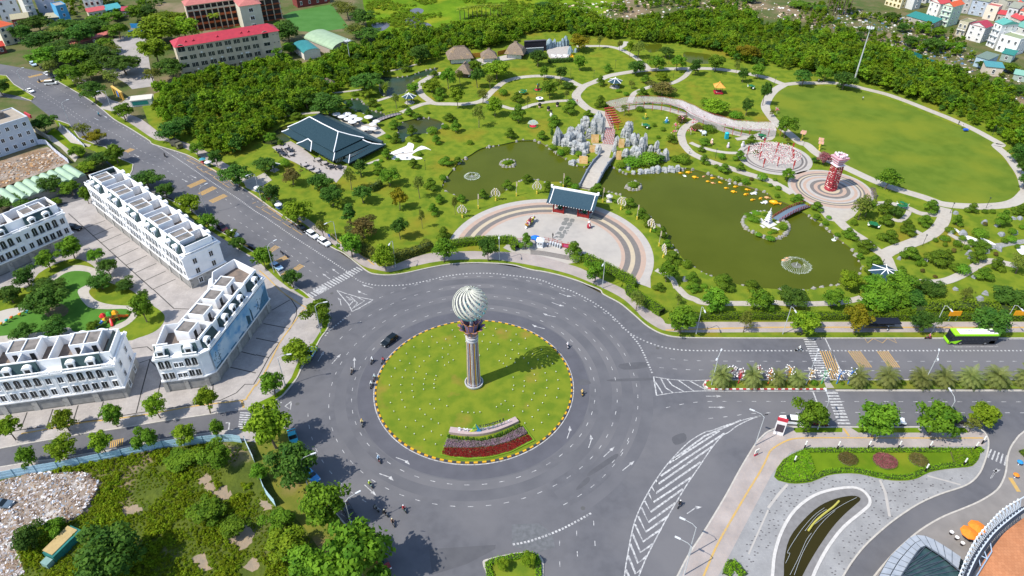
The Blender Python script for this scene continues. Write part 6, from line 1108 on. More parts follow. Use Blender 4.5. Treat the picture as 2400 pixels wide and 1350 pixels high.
# ---- pavilions
def hexpav(label,c,r,h,rise,m,ribs=WHITE,n=6,rz=0.2,group='park pavilions'):
 p=T1(c);t=thing('pavilion',label,'pavilion',(*p,.15),rz,group);MB().prism(circle(0,0,r*.85,n),0,.25).build('base',M_CONC,t);P_=circle(0,0,r*1.15,n)
 for i in range(n):
  a,b=P_[i],P_[(i+1)%n];MB().add([(a[0],a[1],h),(b[0],b[1],h),(b[0]*.45,b[1]*.45,h+rise*.55),(a[0]*.45,a[1]*.45,h+rise*.55),(0,0,h+rise)],[(0,1,2,3),(3,2,4)]).build('roof_panel',m,t);MB().tube([(a[0]*1.05,a[1]*1.05,h+.1),(a[0]*.45,a[1]*.45,h+rise*.55+.06),(0,0,h+rise+.08)],.13,5).build('roof_rib',ribs,t);q=(a[0]*.62,a[1]*.62);MB().tube([(q[0],q[1],.2),(q[0],q[1],h)],.11,6).build('post',plain('#3a3430'),t)
 MB().ball((0,0,h+rise+.2),.3,8,5).build('finial',ribs,t);return t
PB=mat('pavilion_slate',(.02,.05,.075),.7,col2=(.03,.065,.09),scale=3,spec=.12)
hexpav('blue hexagonal pavilion left of the stream path','A2 1430 960',2.5,2.7,1.3,PB);hexpav('blue hexagonal pavilion in the upper middle lawn','A3 955 815',2.7,2.6,1.5,PB);hexpav('blue star-shaped pavilion partly behind trees at the pond end','B4 1060 1265',3.6,2.6,1.3,PB,n=7);hexpav('square blue-roofed shelter above the left road','B2 175 240',1.9,2.2,.9,PB,n=4)
t=hexpav('golden upswept pavilion with red base on the big lawn','A3 1915 870',2.6,3.0,1.8,mat('gold_roof',(.58,.33,.07),.5,col2=(.5,.27,.05),scale=2),plain('#d8a048'),4,.75)
for i in range(4):a=R(45+90*i);MB().box(-1.7,1.7,-.25,.25,.2,.8).build('red_bench',plain('#b02038'),t,loc=(1.5*math.cos(a),1.5*math.sin(a),0),rz=a+R(90))
# ---- small statues and signs of the park
def statue(label,c,h,cols,cat='statue',ground=None):
 p=T1(c);t=thing('statue',label,cat,(*p,.15),RNG.uniform(0,6),'park statues')
 if ground:MB().lathe([(h*.6,0),(h*.6,.12),(.05,.16)],12).build('flower_base',plain(ground),t)
 MB().lathe([(h*.22,.1),(h*.26,h*.3),(h*.16,h*.62),(h*.08,h*.68)],8).build('body',plain(cols[0],.5),t);MB().ball((0,0,h*.82),h*.17,8,6).build('head',plain(cols[1],.5),t)
 for s in(-1,1):MB().tube([(s*h*.16,0,h*.6),(s*h*.3,-h*.12,h*.38)],[h*.06,h*.045],5).build('arm',plain(cols[-1],.5),t)
for a in(('yellow-green figure statue on the lawn before the pergola','A3 1240 1105',2.2,('#8a9a3a','#d8b83a'),'statue','#3a6a2a'),('blue and white figure statue right of the yellow one','A3 1435 1145',2.4,('#3a86b8','#dfe4e8'),'statue','#3a6a2a'),('white robed statue left of the lantern circle','R 65 175',2.2,('#d8d4d6','#c8c0c4')),('pale pink robed statue on the lower statue lawn','J 1425 745',2.4,('#d8a890','#e0d0c4')),('white and grey statue in the middle of the statue row','J 1630 785',2.2,('#c8b8c4','#d8d4d4')),('white statue right of the statue row','J 1815 770',2.2,('#d0d0d4','#d4d4d4')),('red and white stork-like figure before the gate','E 1275 790',2.6,('#a02a3a','#d8d4d0')),('panda-like white figure by the black ball plants','K 155 310',2.4,('#dcdcd8','#2a2a2a'))):statue(*a)
t=thing('kiosk','bright turquoise kiosk on the lower statue lawn','kiosk',(*T1('J 1610 670'),.15),.1);MB().box(-.6,.6,-.6,.6,0,2.2).build('cabin',plain('#1fa0b4',.5),t);MB().lathe([(.85,2.2),(.5,2.55),(.05,2.7)],8).build('roof',plain('#28b0c0',.5),t)
def fan(label,c,r,cs,rz=0):
 t=thing('fan_sign',label,'sculpture',(*T1(c),.15),rz,'fan sculptures');n=10;mb=MB()
 for i in range(n):a,b=math.pi*(.12+.76*i/n),math.pi*(.12+.76*(i+1)/n);MB().add([(q*math.cos(x),y,.4+q*math.sin(x))for y in(-.08,.08)for q,x in((.3,a),(r,a),(r,b),(.3,b))],[(3,2,1,0),(4,5,6,7),(1,2,6,5),(0,1,5,4),(2,3,7,6)]).build('fan_blade',plain(cs[i%len(cs)],.6),t)
 MB().lathe([(1.5,0),(1.4,.3),(.4,.55),(.05,.6)],12).build('red_base',plain('#b02438'),t);MB().lathe([(2.1,0),(2.1,.15),(1.4,.18)],14).build('green_ring',plain('#3a6a1e'),t)
fan('pale blue and cream fan sculpture on a red flower base','A3 195 1180',2.3,('#d8dcd0','#bcd4d8','#cfe0c8'));fan('rainbow fan sculpture turned sideways on a red base','A3 240 840',2.6,('#d8b03a','#4a9a5a','#2a8a9a','#c86a3a'),1.2)
for i,c in enumerate(('A3 258 1005','A3 338 1035','A3 422 995')):t=thing('ball_plant',nth(i)+' dark ball plant in a white pot from the left','plant',(*T1(c),.15),0,'ball plants in pots');MB().lathe([(.45,0),(.6,.6),(.5,.7)],10).build('pot',plain('#c8a8a0'),t);MB().ball((0,0,1.3),.75,10,7).build('ball',plain('#1e2420'),t)
for i,(c,lab)in enumerate((('A3 255 945','flat white disc platter with blue leaf on a thin leg'),)):t=thing('disc_sculpture',lab,'sculpture',(*T1(c),.15));MB().tube([(0,0,0),(0,0,1.2)],.06,6).build('leg',plain('#7a7a7a'),t);MB().lathe([(1.5,1.2),(1.55,1.35),(.05,1.38)],18).build('disc',WHITE,t);MB().ball((.2,.1,1.45),.6,8,4,sz=.4).build('leaf',plain('#22306a'),t)
def lotus(label,c):
 t=thing('crane_lotus',label,'sculpture',(*T1(c),.15),RNG.uniform(0,6),'lotus and crane sculptures')
 for i in range(5):a=i*1.257;MB().tube([(0,0,0),(.5*math.cos(a),.5*math.sin(a),.9+.15*i)],.05,4).build('stem',plain('#2a6a3a'),t);MB().lathe([(.05,0),(.8,.12),(.75,.16),(.1,.06)],9).build('lotus_leaf',plain('#1e6a3e',.5),t,loc=(.9*math.cos(a),.9*math.sin(a),.9+.15*i))
 for s in(-1,1):MB().ball((s*1.4,-.6,.9),.34,7,5,sz=.8).build('crane_body',WHITE,t);MB().tube([(s*1.4,-.6,0),(s*1.4,-.6,.8)],.04,4).build('crane_leg',plain('#2a2a2a'),t);MB().tube([(s*1.6,-.6,1.0),(s*1.8,-.6,1.7)],.07,5).build('crane_neck',WHITE,t)
for c,lab in(('A3 105 880','lotus leaves with two white cranes on the upper left lawn'),('J 605 540','lotus leaves with white cranes behind the right rocks'),('J 2050 670','lotus leaves with white cranes under the right pergola end'),('B4 975 770','lotus leaves with white cranes right of the pond'),('A3 2225 830','lotus leaves with white cranes on the big lawn edge'),('B4 1240 590','lotus leaves by the path above the stroll garden')):lotus(lab,c)
for i,c in enumerate(('J 955 640','J 975 560','J 1055 480','J 1165 620','J 1195 510','A4 80 1060')):
 t=thing('blossom_tree',nth(i)+' pink artificial blossom tree from the left near the pergola','sculpture',(*T1(c),.15),0,'pink blossom trees');MB().tube([(0,0,0),(0,0,1.6)],.09,5).build('stem',plain('#b8a0a0'),t);rr=np.random.default_rng(i)
 for k in range(14):q=rr.normal(size=3)*(.5,.5,.45);MB().ball((q[0],q[1],2.0+q[2]),.2,6,4).build('blossom',plain(('#c84a68','#e0b0b8','#d87a8a')[k%3]),t)
t=thing('white_animal','white animal sculpture with long snout by the curving path','sculpture',(*T1('J 1330 630'),.15),-.3);MB().ball((0,0,1.1),1.0,10,6,sz=.75).build('body',plain('#cfd6dc'),t);MB().ball((-1.2,0,1.6),.5,8,5).build('head',plain('#d8dce0'),t)
for x in(-.6,.6):
 for y in(-.4,.4):MB().tube([(x,y,0),(x,y,.8)],.16,6).build('leg',plain('#c4ccd2'),t)
MB().tube([(-1.5,0,1.7),(-2.4,0,1.9)],[.2,.08],6).build('snout',plain('#d8dce0'),t)
t=thing('flower_sculpture','boat-like flower sculpture on the gate plaza','sculpture',(*T1('E 240 730'),.16),R(62));MB().lathe([(.2,0),(.9,.5),(1.0,1.0),(.85,1.1)],12,sx=2.6,sy=.8).build('hull',plain('#6a6a4a'),t);rr=np.random.default_rng(2)
for k in range(34):MB().ball((rr.uniform(-2.2,2.2),rr.uniform(-.6,.6),1.1+rr.random()*.7),rr.uniform(.22,.42),6,4).build('flower_cluster',plain(('#9a3a52','#b8863a','#d8d4d0','#6a3a4a','#a8a83a')[k%5]),t)
MB().tube([(2.0,0,.8),(2.6,0,1.6),(2.5,0,2.1)],[.4,.3,.15],6).build('prow',plain('#c8c8cc'),t);MB().ball((-2.6,0,.35),.4,7,5).build('stern_stone',WHITE,t)
YP=mat('post_yellow',(.60,.48,.06),.6);BW=mat('board_white',(.62,.57,.50),.7,col2=(.40,.34,.30),scale=5,lo=.45,hi=.6)
bl_=[('B2 1920 680','D'),('B2 2230 522','D'),('B3 230 458','D'),('B3 1012 605','D'),('B3 1288 812','D'),('B3 1405 1052','D'),('R 1345 235','S'),('R 1045 70','S'),('A4 315 1300','S'),('A4 475 1370','S')]
for i,(c,k,rz_)in enumerate(sorted([(*b,r)for b,r in zip(bl_,(-.1,-.2,-.1,-.6,-.9,-1.35,-.5,-.5,-.5,-.5))],key=lambda b:PX(b[0])[0][0])):
 t=thing('lantern_board',nth(i)+' lantern board on a yellow post from the left','board',(*T1(c),.15),rz_,'lantern boards on posts');MB().tube([(0,0,0),(0,0,4.6 if k=='D' else 3.6)],.1,6).build('post',YP,t);MB().box(-.22,.22,-.22,.22,0,.9).build('post_foot',YP,t)
 if k=='D':
  for r,(z,w)in enumerate(((1.7,1.3),(2.2,1.6),(2.7,1.6),(3.2,1.4),(3.7,1.0),(4.2,.6))):
   for q in range(int(w/.45)+1):x=-w+.25+q*(2*w-.5)/max(1,int(w/.45));MB().box(x-.2,x+.2,-.07,.07,z,z+.42).build('lantern_tile',BW,t)
 else:MB().box(-.9,.9,-.06,.06,2.5,3.6).build('panel',plain('#d8a898'),t)
fp=[('B3 40 478',),('B3 475 400',),('B3 842 535',),('B3 1160 698',),('B3 1365 945',),('B2 2068 595',)]
for i,(c,)in enumerate(sorted(fp,key=lambda b:PX(b[0])[0][0])):t=thing('flag_pole',nth(i)+' slim yellow-footed flag pole from the left around the gate plaza','pole',(*T1(c),.15),0,'flag poles of the plaza');MB().tube([(0,0,0),(0,0,5.4)],[.09,.05],6).build('pole',plain('#c8bca8'),t);MB().box(-.2,.2,-.2,.2,0,1.2).build('foot',YP,t);MB().box(.05,.3,-.02,.02,3.6,5.3).build('flag',plain('#d8c0b0'),t)
t=thing('stone_lantern','round pale stone lantern beside the gate roof','lantern',(*T1('E 1630 320'),.15));MB().lathe([(.7,0),(.6,.3),(.3,.5),(.3,1.0),(.8,1.2),(.75,1.8),(1.15,1.95),(.5,2.4),(.1,2.7)],10).build('body',mat('lantern_stone',(.52,.50,.47),.85),t);MB().box(-.9,.9,-.9,.9,-.05,.1).build('foot',M_CONC,t)
lp='A3 545 720,A3 760 735,A3 960 640,A3 1500 730,A3 1455 600,A4 55 800,A4 2085 1260,B4 985 570,B4 1690 640,B4 2025 590,B4 1435 940,B4 1790 990,B3 1890 130,B2 1578 235,A3 1165 1330,A3 225 960,R 2250 1160'.split(',')
for i,c in enumerate(sorted(lp,key=lambda b:PX(b)[0][0])):t=thing('park_lamp',nth(i)+' slim dark park lamp from the left among the park paths','lamp',(*T1(c),.15),0,'park lamps');MB().tube([(0,0,0),(0,0,3.6)],[.07,.05],6).build('post',plain('#2c3030'),t);MB().box(-.15,.15,-.15,.15,3.6,3.9).build('lamp_head',plain('#3a4044'),t)
# -- VEHICLES, PEOPLE, STREET FURNITURE
TYRE=mat('tyre',(.018,.018,.018),.9);RIM=plain('#9a9ca0',.3,.6);CGL=mat('car_glass',(.012,.018,.022),.08,spec=.6);HL=plain('#e8ecee',.2);TLm=plain('#8a1414',.3)
BODY0=mat('car_paint_base',(.5,.5,.5),.25,spec=.6)
def car_proto(kind_):
 L,W,H,z0=dict(sedan=(4.5,1.75,1.42,.75),suv=(4.6,1.85,1.7,.92),van=(4.9,1.9,2.0,1.0))[kind_];t=bpy.data.objects.new(kind_,None);COL.objects.link(t);t['category']='car';hw=W/2;f=L/2
 prof={'sedan':[(-f,.35),(-f,.8),(-f+.15,.92),(-f*.5,.98),(f*.38,.95),(f-.25,.8),(f,.62),(f,.35)],'suv':[(-f,.4),(-f,1.0),(-f+.1,1.1),(-f*.5,1.1),(f*.42,1.08),(f-.2,.95),(f,.75),(f,.4)],'van':[(-f,.4),(-f,1.1),(-f+.1,1.2),(0,1.2),(f*.62,1.15),(f-.1,.95),(f,.75),(f,.4)]}[kind_]
 mb=MB();n=len(prof);V=[(x,s*hw*(.93 if i in(1,2,n-2,n-3,0,n-1)else 1),z)for s in(-1,1)for i,(x,z)in enumerate(prof)];mb.add(V,[(i,(i+1)%n,n+(i+1)%n,n+i)[::-1]for i in range(n)]+[tuple(range(n)),tuple(range(n,2*n))[::-1]])
 ca,cb,cc,cd={'sedan':(-f*.78,-f*.42,f*.08,f*.42),'suv':(-f*.97,-f*.84,f*.1,f*.42),'van':(-f*.98,-f*.92,f*.35,f*.66)}[kind_];zb=prof[3][1]-.03;g=MB();wi=hw*.8
 g.add([(ca,-hw*.93,zb),(cd,-hw*.93,zb),(cd,hw*.93,zb),(ca,hw*.93,zb),(cb,-wi,H-.05),(cc,-wi,H-.05),(cc,wi,H-.05),(cb,wi,H-.05)],[(0,1,5,4),(1,2,6,5),(2,3,7,6),(3,0,4,7)])
 r=MB().add([(cb-.04,-wi-.02,H-.06),(cc+.04,-wi-.02,H-.06),(cc+.04,wi+.02,H-.06),(cb-.04,wi+.02,H-.06),(cb+.15,-wi+.1,H),(cc-.15,-wi+.1,H),(cc-.15,wi-.1,H),(cb+.15,wi-.1,H)],[(0,1,5,4),(1,2,6,5),(2,3,7,6),(3,0,4,7),(4,5,6,7)])
 mb.build('body',BODY0,t);g.build('windows',CGL,t);r.build('roof',BODY0,t)
 wh=MB().tube([(0,-.1,0),(0,.1,0)],.33,12).mesh('wheel',TYRE);ri=MB().tube([(0,-.11,0),(0,.11,0)],.2,10).mesh('rim',RIM)
 for x in(-f*.62,f*.62):
  for y in(-hw+.08,hw-.08):w=link('wheel',wh,t,(x,y,.33));link('rim',ri,w)
 for y in(-hw*.68,hw*.68):MB().box(f-.12,f+.02,y-.2,y+.2,.6,.74).build('headlight',HL,t);MB().box(-f-.02,-f+.08,y-.2,y+.2,.72,.88).build('taillight',TLm,t)
 return t
CP={k:car_proto(k)for k in('sedan','suv','van')}
def car(label,k,a,b,col):
 a,b=T1(a),T1(b);m=mat('car_'+col.strip('#'),srgb(col),.22,spec=.6);o=clone(CP[k],((a[0]+b[0])/2,(a[1]+b[1])/2,.02),math.atan2(b[1]-a[1],b[0]-a[0]),label,'cars',None,{BODY0:m});o.name='parked_car' if 'driving' not in label else 'car';o['category']='car'
for q in(('white car parked nearest the crossing on the park kerb','suv','B2 590 890','B2 685 950','#e6e8ea'),('white car with black roof line parked behind the front one','suv','B2 480 820','B2 580 885','#dfe2e6'),('black car parked at the end of the yellow bays','sedan','B2 395 765','B2 470 815','#14171a'),('pale blue car half under a tree beside the corner block','sedan','B2 155 1115','B2 235 1170','#a8c8e0'),('black car driving round the island','suv','C2 1310 440','C2 1180 535','#0d1416'),('blue-white car parked under the tree west of the island','sedan','C2 540 560','C2 485 650','#9cc4e4'),('turquoise car between two kerb trees','sedan','W 535 330','W 565 440','#1f9cae'),('blue car mostly hidden under a dark kerb tree','sedan','W 740 850','W 830 930','#4a9ad8'),('dark red car under the lowest kerb tree','sedan','D2 1150 1190','D2 1200 1270','#7a2420'),('white car behind the red pylon sign','suv','C4 260 1235','C4 150 1225','#e8eaec'),('white car parked behind the biggest kerb tree','sedan','C4 1100 1225','C4 1235 1235','#eceeee'),('black car between two south kerb trees','suv','C4 1680 1220','C4 1810 1225','#15171a'),('dark red car behind the first south kerb tree','sedan','C4 400 1235','C4 500 1245','#5a1a1e'),('dark red car parked beside the long town-house row','suv','B1 2040 760','B1 2110 815','#4a1c20'),('white car parked behind the dark red one','sedan','B1 2130 815','B1 2210 860','#e4e6e8'),('black car on the paving by the shaded row','suv','B1 670 780','B1 735 790','#101214'),('pale blue car parked at the upper left kerb','suv','A1 285 590','A1 345 630','#b8d0e4'),('black car behind the pale blue one at upper left','sedan','A1 375 625','A1 430 660','#16181c'),('white van on the left road','van','A1 445 790','A1 515 785','#ecebe6'),('dark car parked beside the white van','suv','A1 460 700','A1 510 735','#2a2e34'),('small white car next to the dark car','sedan','A1 420 685','A1 465 710','#e0e4ea'),('white car leaving at the left verge nose','sedan','A1 250 840','A1 320 870','#e8e8ea'),('grey car among the rubble at the left edge','sedan','D1 -20 690','D1 70 700','#5a6a78'),('dark car in front of the roundabout corner tree','sedan','D2 850 740','D2 890 810','#23282e')):car(*q)
for o in CP.values():
 for c in list(o.children_recursive):bpy.data.objects.remove(c)
 bpy.data.objects.remove(o)
t=thing('cargo_truck','olive cargo truck parked under trees on the park kerb','truck',(*T1('B1 1650 20'),.02),R(-38));MB().box(-2.6,1.2,-1.1,1.1,.9,2.6).build('cargo_box',plain('#4a4a40'),t);MB().box(1.3,2.8,-1.0,1.0,.5,2.2).build('cab',plain('#6a6a50'),t);MB().box(2.5,2.82,-.9,.9,1.3,2.0).build('windscreen',CGL,t)
for x in(-1.8,1.9):
 for y in(-.95,.95):MB().tube([(x,y-.12,.42),(x,y+.12,.42)],.42,10).build('wheel',TYRE,t)
def bus():
 t=thing('coach','lime green and black coach with white roof','bus',(*T1('BUS 1300 1000'),.02),math.pi);L,W,H=11.6,2.5,3.3;f=L/2;gn,bk=mat('coach_lime',(.30,.72,.01),.3,spec=.5),mat('coach_black',(.015,.02,.03),.15,spec=.6);t.location.y+=1.2
 MB().box(-f,f-.5,-W/2,W/2,.35,H-.35).build('body',bk,t);MB().add([(f-.5,-W/2,.35),(f,-W/2+.15,.35),(f,W/2-.15,.35),(f-.5,W/2,.35),(f-.9,-W/2,H-.3),(f-.6,-W/2+.2,H-.3),(f-.6,W/2-.2,H-.3),(f-.9,W/2,H-.3)],[(0,1,5,4),(1,2,6,5),(2,3,7,6)]).build('windscreen',CGL,t)
 MB().box(-f,f-.7,-W/2-.02,W/2+.02,H-.4,H).build('roof_edge',gn,t);MB().box(-f+.3,f-2.0,-W/2+.3,W/2-.3,H,H+.06).build('roof_panel',plain('#f0f0ee',.5),t);MB().box(-f+.8,-f+2.0,-.35,.35,H+.06,H+.2).build('roof_hatch',plain('#5a5a68'),t)
 for s in(-1,1):y=s*(W/2+.01);MB().add([(f-.02,y*.95,.35),(f-1.8,y,.35),(f-3.0,y,1.6),(f-.3,y,1.1)],[(0,1,2,3),(3,2,1,0)]).build('nose_flash',gn,t);MB().add([(-f+.3,y,.45),(-f+1.9,y,.45),(-f+1.6,y,1.3),(-f+.5,y,1.4)],[(0,1,2,3),(3,2,1,0)]).build('tail_flash',gn,t)
 MB().box(f-.1,f+.06,-W/2+.1,W/2-.1,.35,1.0).build('bumper',gn,t);l=link('roof_lettering',text_mesh('VINBUS',.62,.01),t,(f-4.6,0,H+.075));l.rotation_euler=(0,0,math.pi);l.data.materials.append(plain('#4a5060'))
 for x in(-f+2.6,f-2.9):
  for s in(-1,1):y=s*(W/2-.1);w=MB().tube([(x,y-.14,.5),(x,y+.14,.5)],.5,14).build('wheel',TYRE,t);MB().tube([(x,y-.15,.5),(x,y+.15,.5)],.3,10).build('rim',RIM,w)
 for s in(-1,1):MB().tube([(f-.7,s*1.1,H-.2),(f+.3,s*1.35,H-.1),(f+.45,s*1.35,H-.7)],.06,5).build('mirror',bk,t)
bus()
# ---- people: one skinned body per pose
def skin_body(joints,edges,mats,zsplit):
 me=bpy.data.meshes.new('body');me.from_pydata([j[:3]for j in joints],edges,[]);o=bpy.data.objects.new('body',me);COL.objects.link(o);o.modifiers.new('s','SKIN');
 for v,j in zip(me.skin_vertices[0].data,joints):v.radius=(j[3],j[3]*.85);v.use_root=False
 me.skin_vertices[0].data[0].use_root=True;sb=o.modifiers.new('u','SUBSURF');sb.levels=sb.render_levels=1;bpy.context.view_layer.update();m2=bpy.data.meshes.new_from_object(o.evaluated_get(bpy.context.evaluated_depsgraph_get()));bpy.data.objects.remove(o);m2 .materials.clear();[m2 .materials.append(m)for m in mats]
 for p in m2 .polygons:p.material_index=zsplit(p.center);p.use_smooth=True
 return m2
SHIRT0,TROUS,SKIN_=mat('shirt_base',(.5,.5,.5),.8),plain('#23262e',.8),mat('skin',(.42,.26,.18),.6)
SIT=skin_body([(0,0,.85,.17),(0,0,1.1,.15),(.05,0,1.35,.17),(.08,0,1.47,.06),(.1,0,1.62,.11),(.12,0,1.72,.07),(.07,.2,1.38,.07),(.25,.26,1.15,.05),(.48,.22,1.08,.04),(.07,-.2,1.38,.07),(.25,-.26,1.15,.05),(.48,-.22,1.08,.04),(.05,.13,.8,.11),(.42,.15,.72,.085),(.38,.14,.32,.06),(.5,.14,.28,.05),(.05,-.13,.8,.11),(.42,-.15,.72,.085),(.38,-.14,.32,.06),(.5,-.14,.28,.05)],[(0,1),(1,2),(2,3),(3,4),(4,5),(2,6),(6,7),(7,8),(2,9),(9,10),(10,11),(0,12),(12,13),(13,14),(14,15),(0,16),(16,17),(17,18),(18,19)],[SHIRT0,TROUS,SKIN_],lambda c:2 if c.z>1.5 or c.x>.4 and c.z>1 else(1 if c.z<.95 else 0))
STD=skin_body([(0,0,.92,.15),(0,0,1.15,.14),(0,0,1.4,.17),(0,0,1.5,.06),(0,0,1.62,.1),(0,0,1.74,.07),(0,.2,1.4,.07),(.05,.26,1.12,.05),(.12,.25,.88,.04),(0,-.2,1.4,.07),(-.03,-.26,1.12,.05),(.05,-.26,.88,.04),(0,.1,.85,.1),(.05,.11,.48,.07),(-.02,.11,.08,.05),(.12,.11,.04,.045),(0,-.1,.85,.1),(-.03,-.11,.48,.07),(-.12,-.11,.08,.05),(.03,-.11,.04,.045)],[(0,1),(1,2),(2,3),(3,4),(4,5),(2,6),(6,7),(7,8),(2,9),(9,10),(10,11),(0,12),(12,13),(13,14),(14,15),(0,16),(16,17),(17,18),(18,19)],[SHIRT0,TROUS,SKIN_],lambda c:2 if c.z>1.5 or abs(c.y)>.2 and c.z<1.0 else(1 if c.z<.95 else 0))
def person(me,p,z,rz,col,label,hat='#2a2422',group=None):
 t=thing('person',label,'person',(p[0],p[1],z),rz,group);link('body',mats_copy(me,{SHIRT0:plain(col,.8)}),t);x=.1 if me is SIT else 0;MB().ball((x,0,1.67),.145,8,5).build('helmet' if me is SIT else 'hair',plain(hat,.5),t)
bb=dict(frame=MB().add([(-.75,-.13,.55),(-.75,.13,.55),(-.2,-.15,.78),(-.2,.15,.78),(.1,-.14,.4),(.1,.14,.4),(.5,-.1,.9),(.5,.1,.9),(-.7,-.1,.35),(-.7,.1,.35),(.45,-.1,.5),(.45,.1,.5)],[(0,2,3,1),(2,4,5,3),(4,6,7,5),(8,9,5,4),(0,8,4,2),(1,3,5,9),(0,1,9,8),(6,10,11,7),(4,10,6),(5,7,11),(4,5,11,10)]),seat=MB().box(-.7,.05,-.14,.14,.76,.84),wheel=MB().tube([(0,-.05,0),(0,.05,0)],.29,12),handlebar=MB().tube([(.45,-.34,1.02),(.5,0,.98),(.45,.34,1.02)],.025,5),headlamp=MB().ball((.58,0,.85),.1,6,4))
BK={k:v.mesh(k,BODY0 if k=='frame' else(TYRE if k in('seat','wheel')else plain('#9a9ca0',.3)))for k,v in bb.items()}
def bike(label,c,hd,col,shirt=None,hat='#2a2a2a',rlabel=None):
 p=T1(c);rz=R(hd);t=thing('motorbike',label,'motorbike',(*p,.02),rz,'motorbikes');link('frame',mats_copy(BK['frame'],{BODY0:plain(col,.4)}),t)
 for k in('seat','handlebar','headlamp'):link(k,BK[k],t)
 for x in(-.58,.62):link('wheel',BK['wheel'],t,(x,0,.29))
 if shirt:person(SIT,(p[0]-.25*math.cos(rz),p[1]-.25*math.sin(rz)),.0,rz,shirt,'rider on the '+(rlabel or label),hat,'riders')
for q in(('C2 895 770',258,'#8a5a2a','#b8b4b0','#2a2a2a','brown motorbike alone in the outer western lane'),('C2 1082 675',255,'#6a6458','#d8dce0','#e8e8e8','grey motorbike left of the red-shirted one'),('C2 1183 675',250,'#3a5a8a','#b84a52','#2a2a2a','blue motorbike hugging the island kerb'),('C2 1105 835',258,'#a86a4a','#b8ccd0','#d8d8d8','tan motorbike of the kerb-side pair, upper one'),('C2 1075 900',262,'#5a544c','#d4dcdc','#e0e0e0','dark motorbike of the kerb-side pair, lower one'),('C2 990 1255',280,'#d0cabc','#e0d090','#e8c060','cream motorbike on the lower west side'),('C3 515 530',100,'#c8c0c4','#e0d8dc','#e8e8e8','white motorbike at the tip of the globe shadow'),('C3 650 970',95,'#c8a048','#d8b878','#e0c080','yellow motorbike east of the island'),('D2 1145 285',305,'#b83a42','#a8c8e0','#b8d8f0','red motorbike below the left island edge'),('D2 1065 515',315,'#8ab8a8','#c8d838','#d8e8d8','mint motorbike whose rider wears lime yellow'),('D2 1120 740',320,'#4a4a48','#8a8a86','#3a3a3a','grey motorbike, left of the dark pair'),('D2 1205 785',320,'#1c1c20','#26262c','#e0d8b8','black motorbike, right of the dark pair'),('D2 1275 870',300,'#6a5a50','#8a6a5a','#e0d0a8','brown motorbike crossing the tree shadow'),('D2 1380 745',310,'#2a5a3a','#c8404a','#e8e8ea','green motorbike whose rider wears red'),('D3 1555 700',235,'#16181c','#1c1e24','#e8e4e0','black motorbike beside the chevron field'),('C4 280 568',180,'#d8dcdc','#e4e8e4','#e8e8e8','white motorbike left of the boulevard crossing'),('C4 1485 455',180,'#a84a5a','#c86a78','#d8a8b0','pink motorbike ahead of the coach'),('B1 1540 112',-40,'#1c1e24','#2a2c34','#2a2a2a','black motorbike alone on the left road'),('A1 372 768',150,'#1a1a1e','#24262c','#2a2a2a','black motorbike between the yellow bars at far left'),('A1 925 1080',140,'#2a3a4a','#3aa0b4','#2ab0c0','motorbike with a teal rider on the left road')):bike(q[5],*q[:3],q[3],q[4])
bike('parked dark scooter on the hatched bay','B2 240 1010',130,'#3a3a3e');bike('parked blue scooter behind the dark one','B2 285 1040',130,'#2a3a5a');bike('parked scooter before the bus shelter','C4 1110 370',60,'#c8d0d8')
for c,col,lab in(('E 640 965','#2a2a2e','dark-clad visitor standing on the stone mat'),('E 550 1130','#d8dcec','guard in white shirt beside the turnstiles'),('A3 605 965','#b84a4a','visitor with red top at the path fork'),('A4 465 770','#d8c8b8','visitor in the tree shade above the big lawn'),('A4 878 935','#c8ccc4','gardener watering the big lawn'),('A4 1768 1165','#2a2e34','dark-clad worker on the ring path'),('A4 1800 1200','#d0c8b8','worker in pale clothes beside the blue cart'),('B4 1062 1115','#1e2028','dark-clad visitor where the garden paths meet'),('B3 1648 85','#d8d0cc','visitor in white on the curving path'),('B4 1565 590','#2a4a8a','visitor in blue at the stroll garden fork'),('X 606 447','#e0e4e8','person in white at the stall by the left road'),('X 653 487','#b83a4a','person in red at the stall by the left road')):person(STD,T1(c),.15,RNG.uniform(0,6),col,lab,group='people on foot')
t=thing('hand_cart','blue hand cart beside the ring path','cart',(*T1('A4 1832 1225'),.15));MB().box(-.8,.8,-.5,.5,.5,1.0).build('tub',plain('#2a5ac0'),t);MB().tube([(.8,0,.9),(1.5,0,1.1)],.04,5).build('handle',plain('#444444'),t);MB().tube([(0,-.5,.3),(0,.5,.3)],.3,10).build('wheels',TYRE,t)
# ---- lamps
LP=plain('#b4b8ba',.4)
def street_lamp(label,c,rz,H=9.5,arm=2.6,double=False):
 t=thing('street_lamp',label,'street lamp',(*T1(c),.12),R(rz),'street lamps');MB().tube([(0,0,0),(0,0,H*.93)],[.11,.07],6).build('post',LP,t)
 for s in((1,-1)if double else(1,)):a=MB().tube([(0,0,H*.92),(s*arm*.3,0,H*.985),(s*arm*.85,0,H)],[.07,.055,.045],5).build('arm',LP,t);MB().box(min(s*arm*.8,s*arm*1.2),max(s*arm*.8,s*arm*1.2),-.16,.16,H-.06,H+.08).build('lamp_head',plain('#c8ccd0'),a)
LAMPS=sorted((('D2 490 545',25),('D2 895 925',35),('C2 605 405',15),('C2 275 895',10),('C3 1712 412',270),('C4 135 412',270),('C4 1520 402',270),('C4 2150 398',270),('C4 460 1300',90),('C4 1590 1300',90),('D3 1600 1345',150),('D3 1640 1165',150),('D3 2260 140',150),('A1 240 850',50),('A1 655 1165',50),('A1 1050 1045',230),('B2 765 955',230),('B2 45 500',230),('B2 2265 1078',270),('B3 840 1335',250),('B1 1925 640',50),('B2 1300 1140',260),('B2 170 1190',50)),key=lambda q:PX(q[0])[0][0])
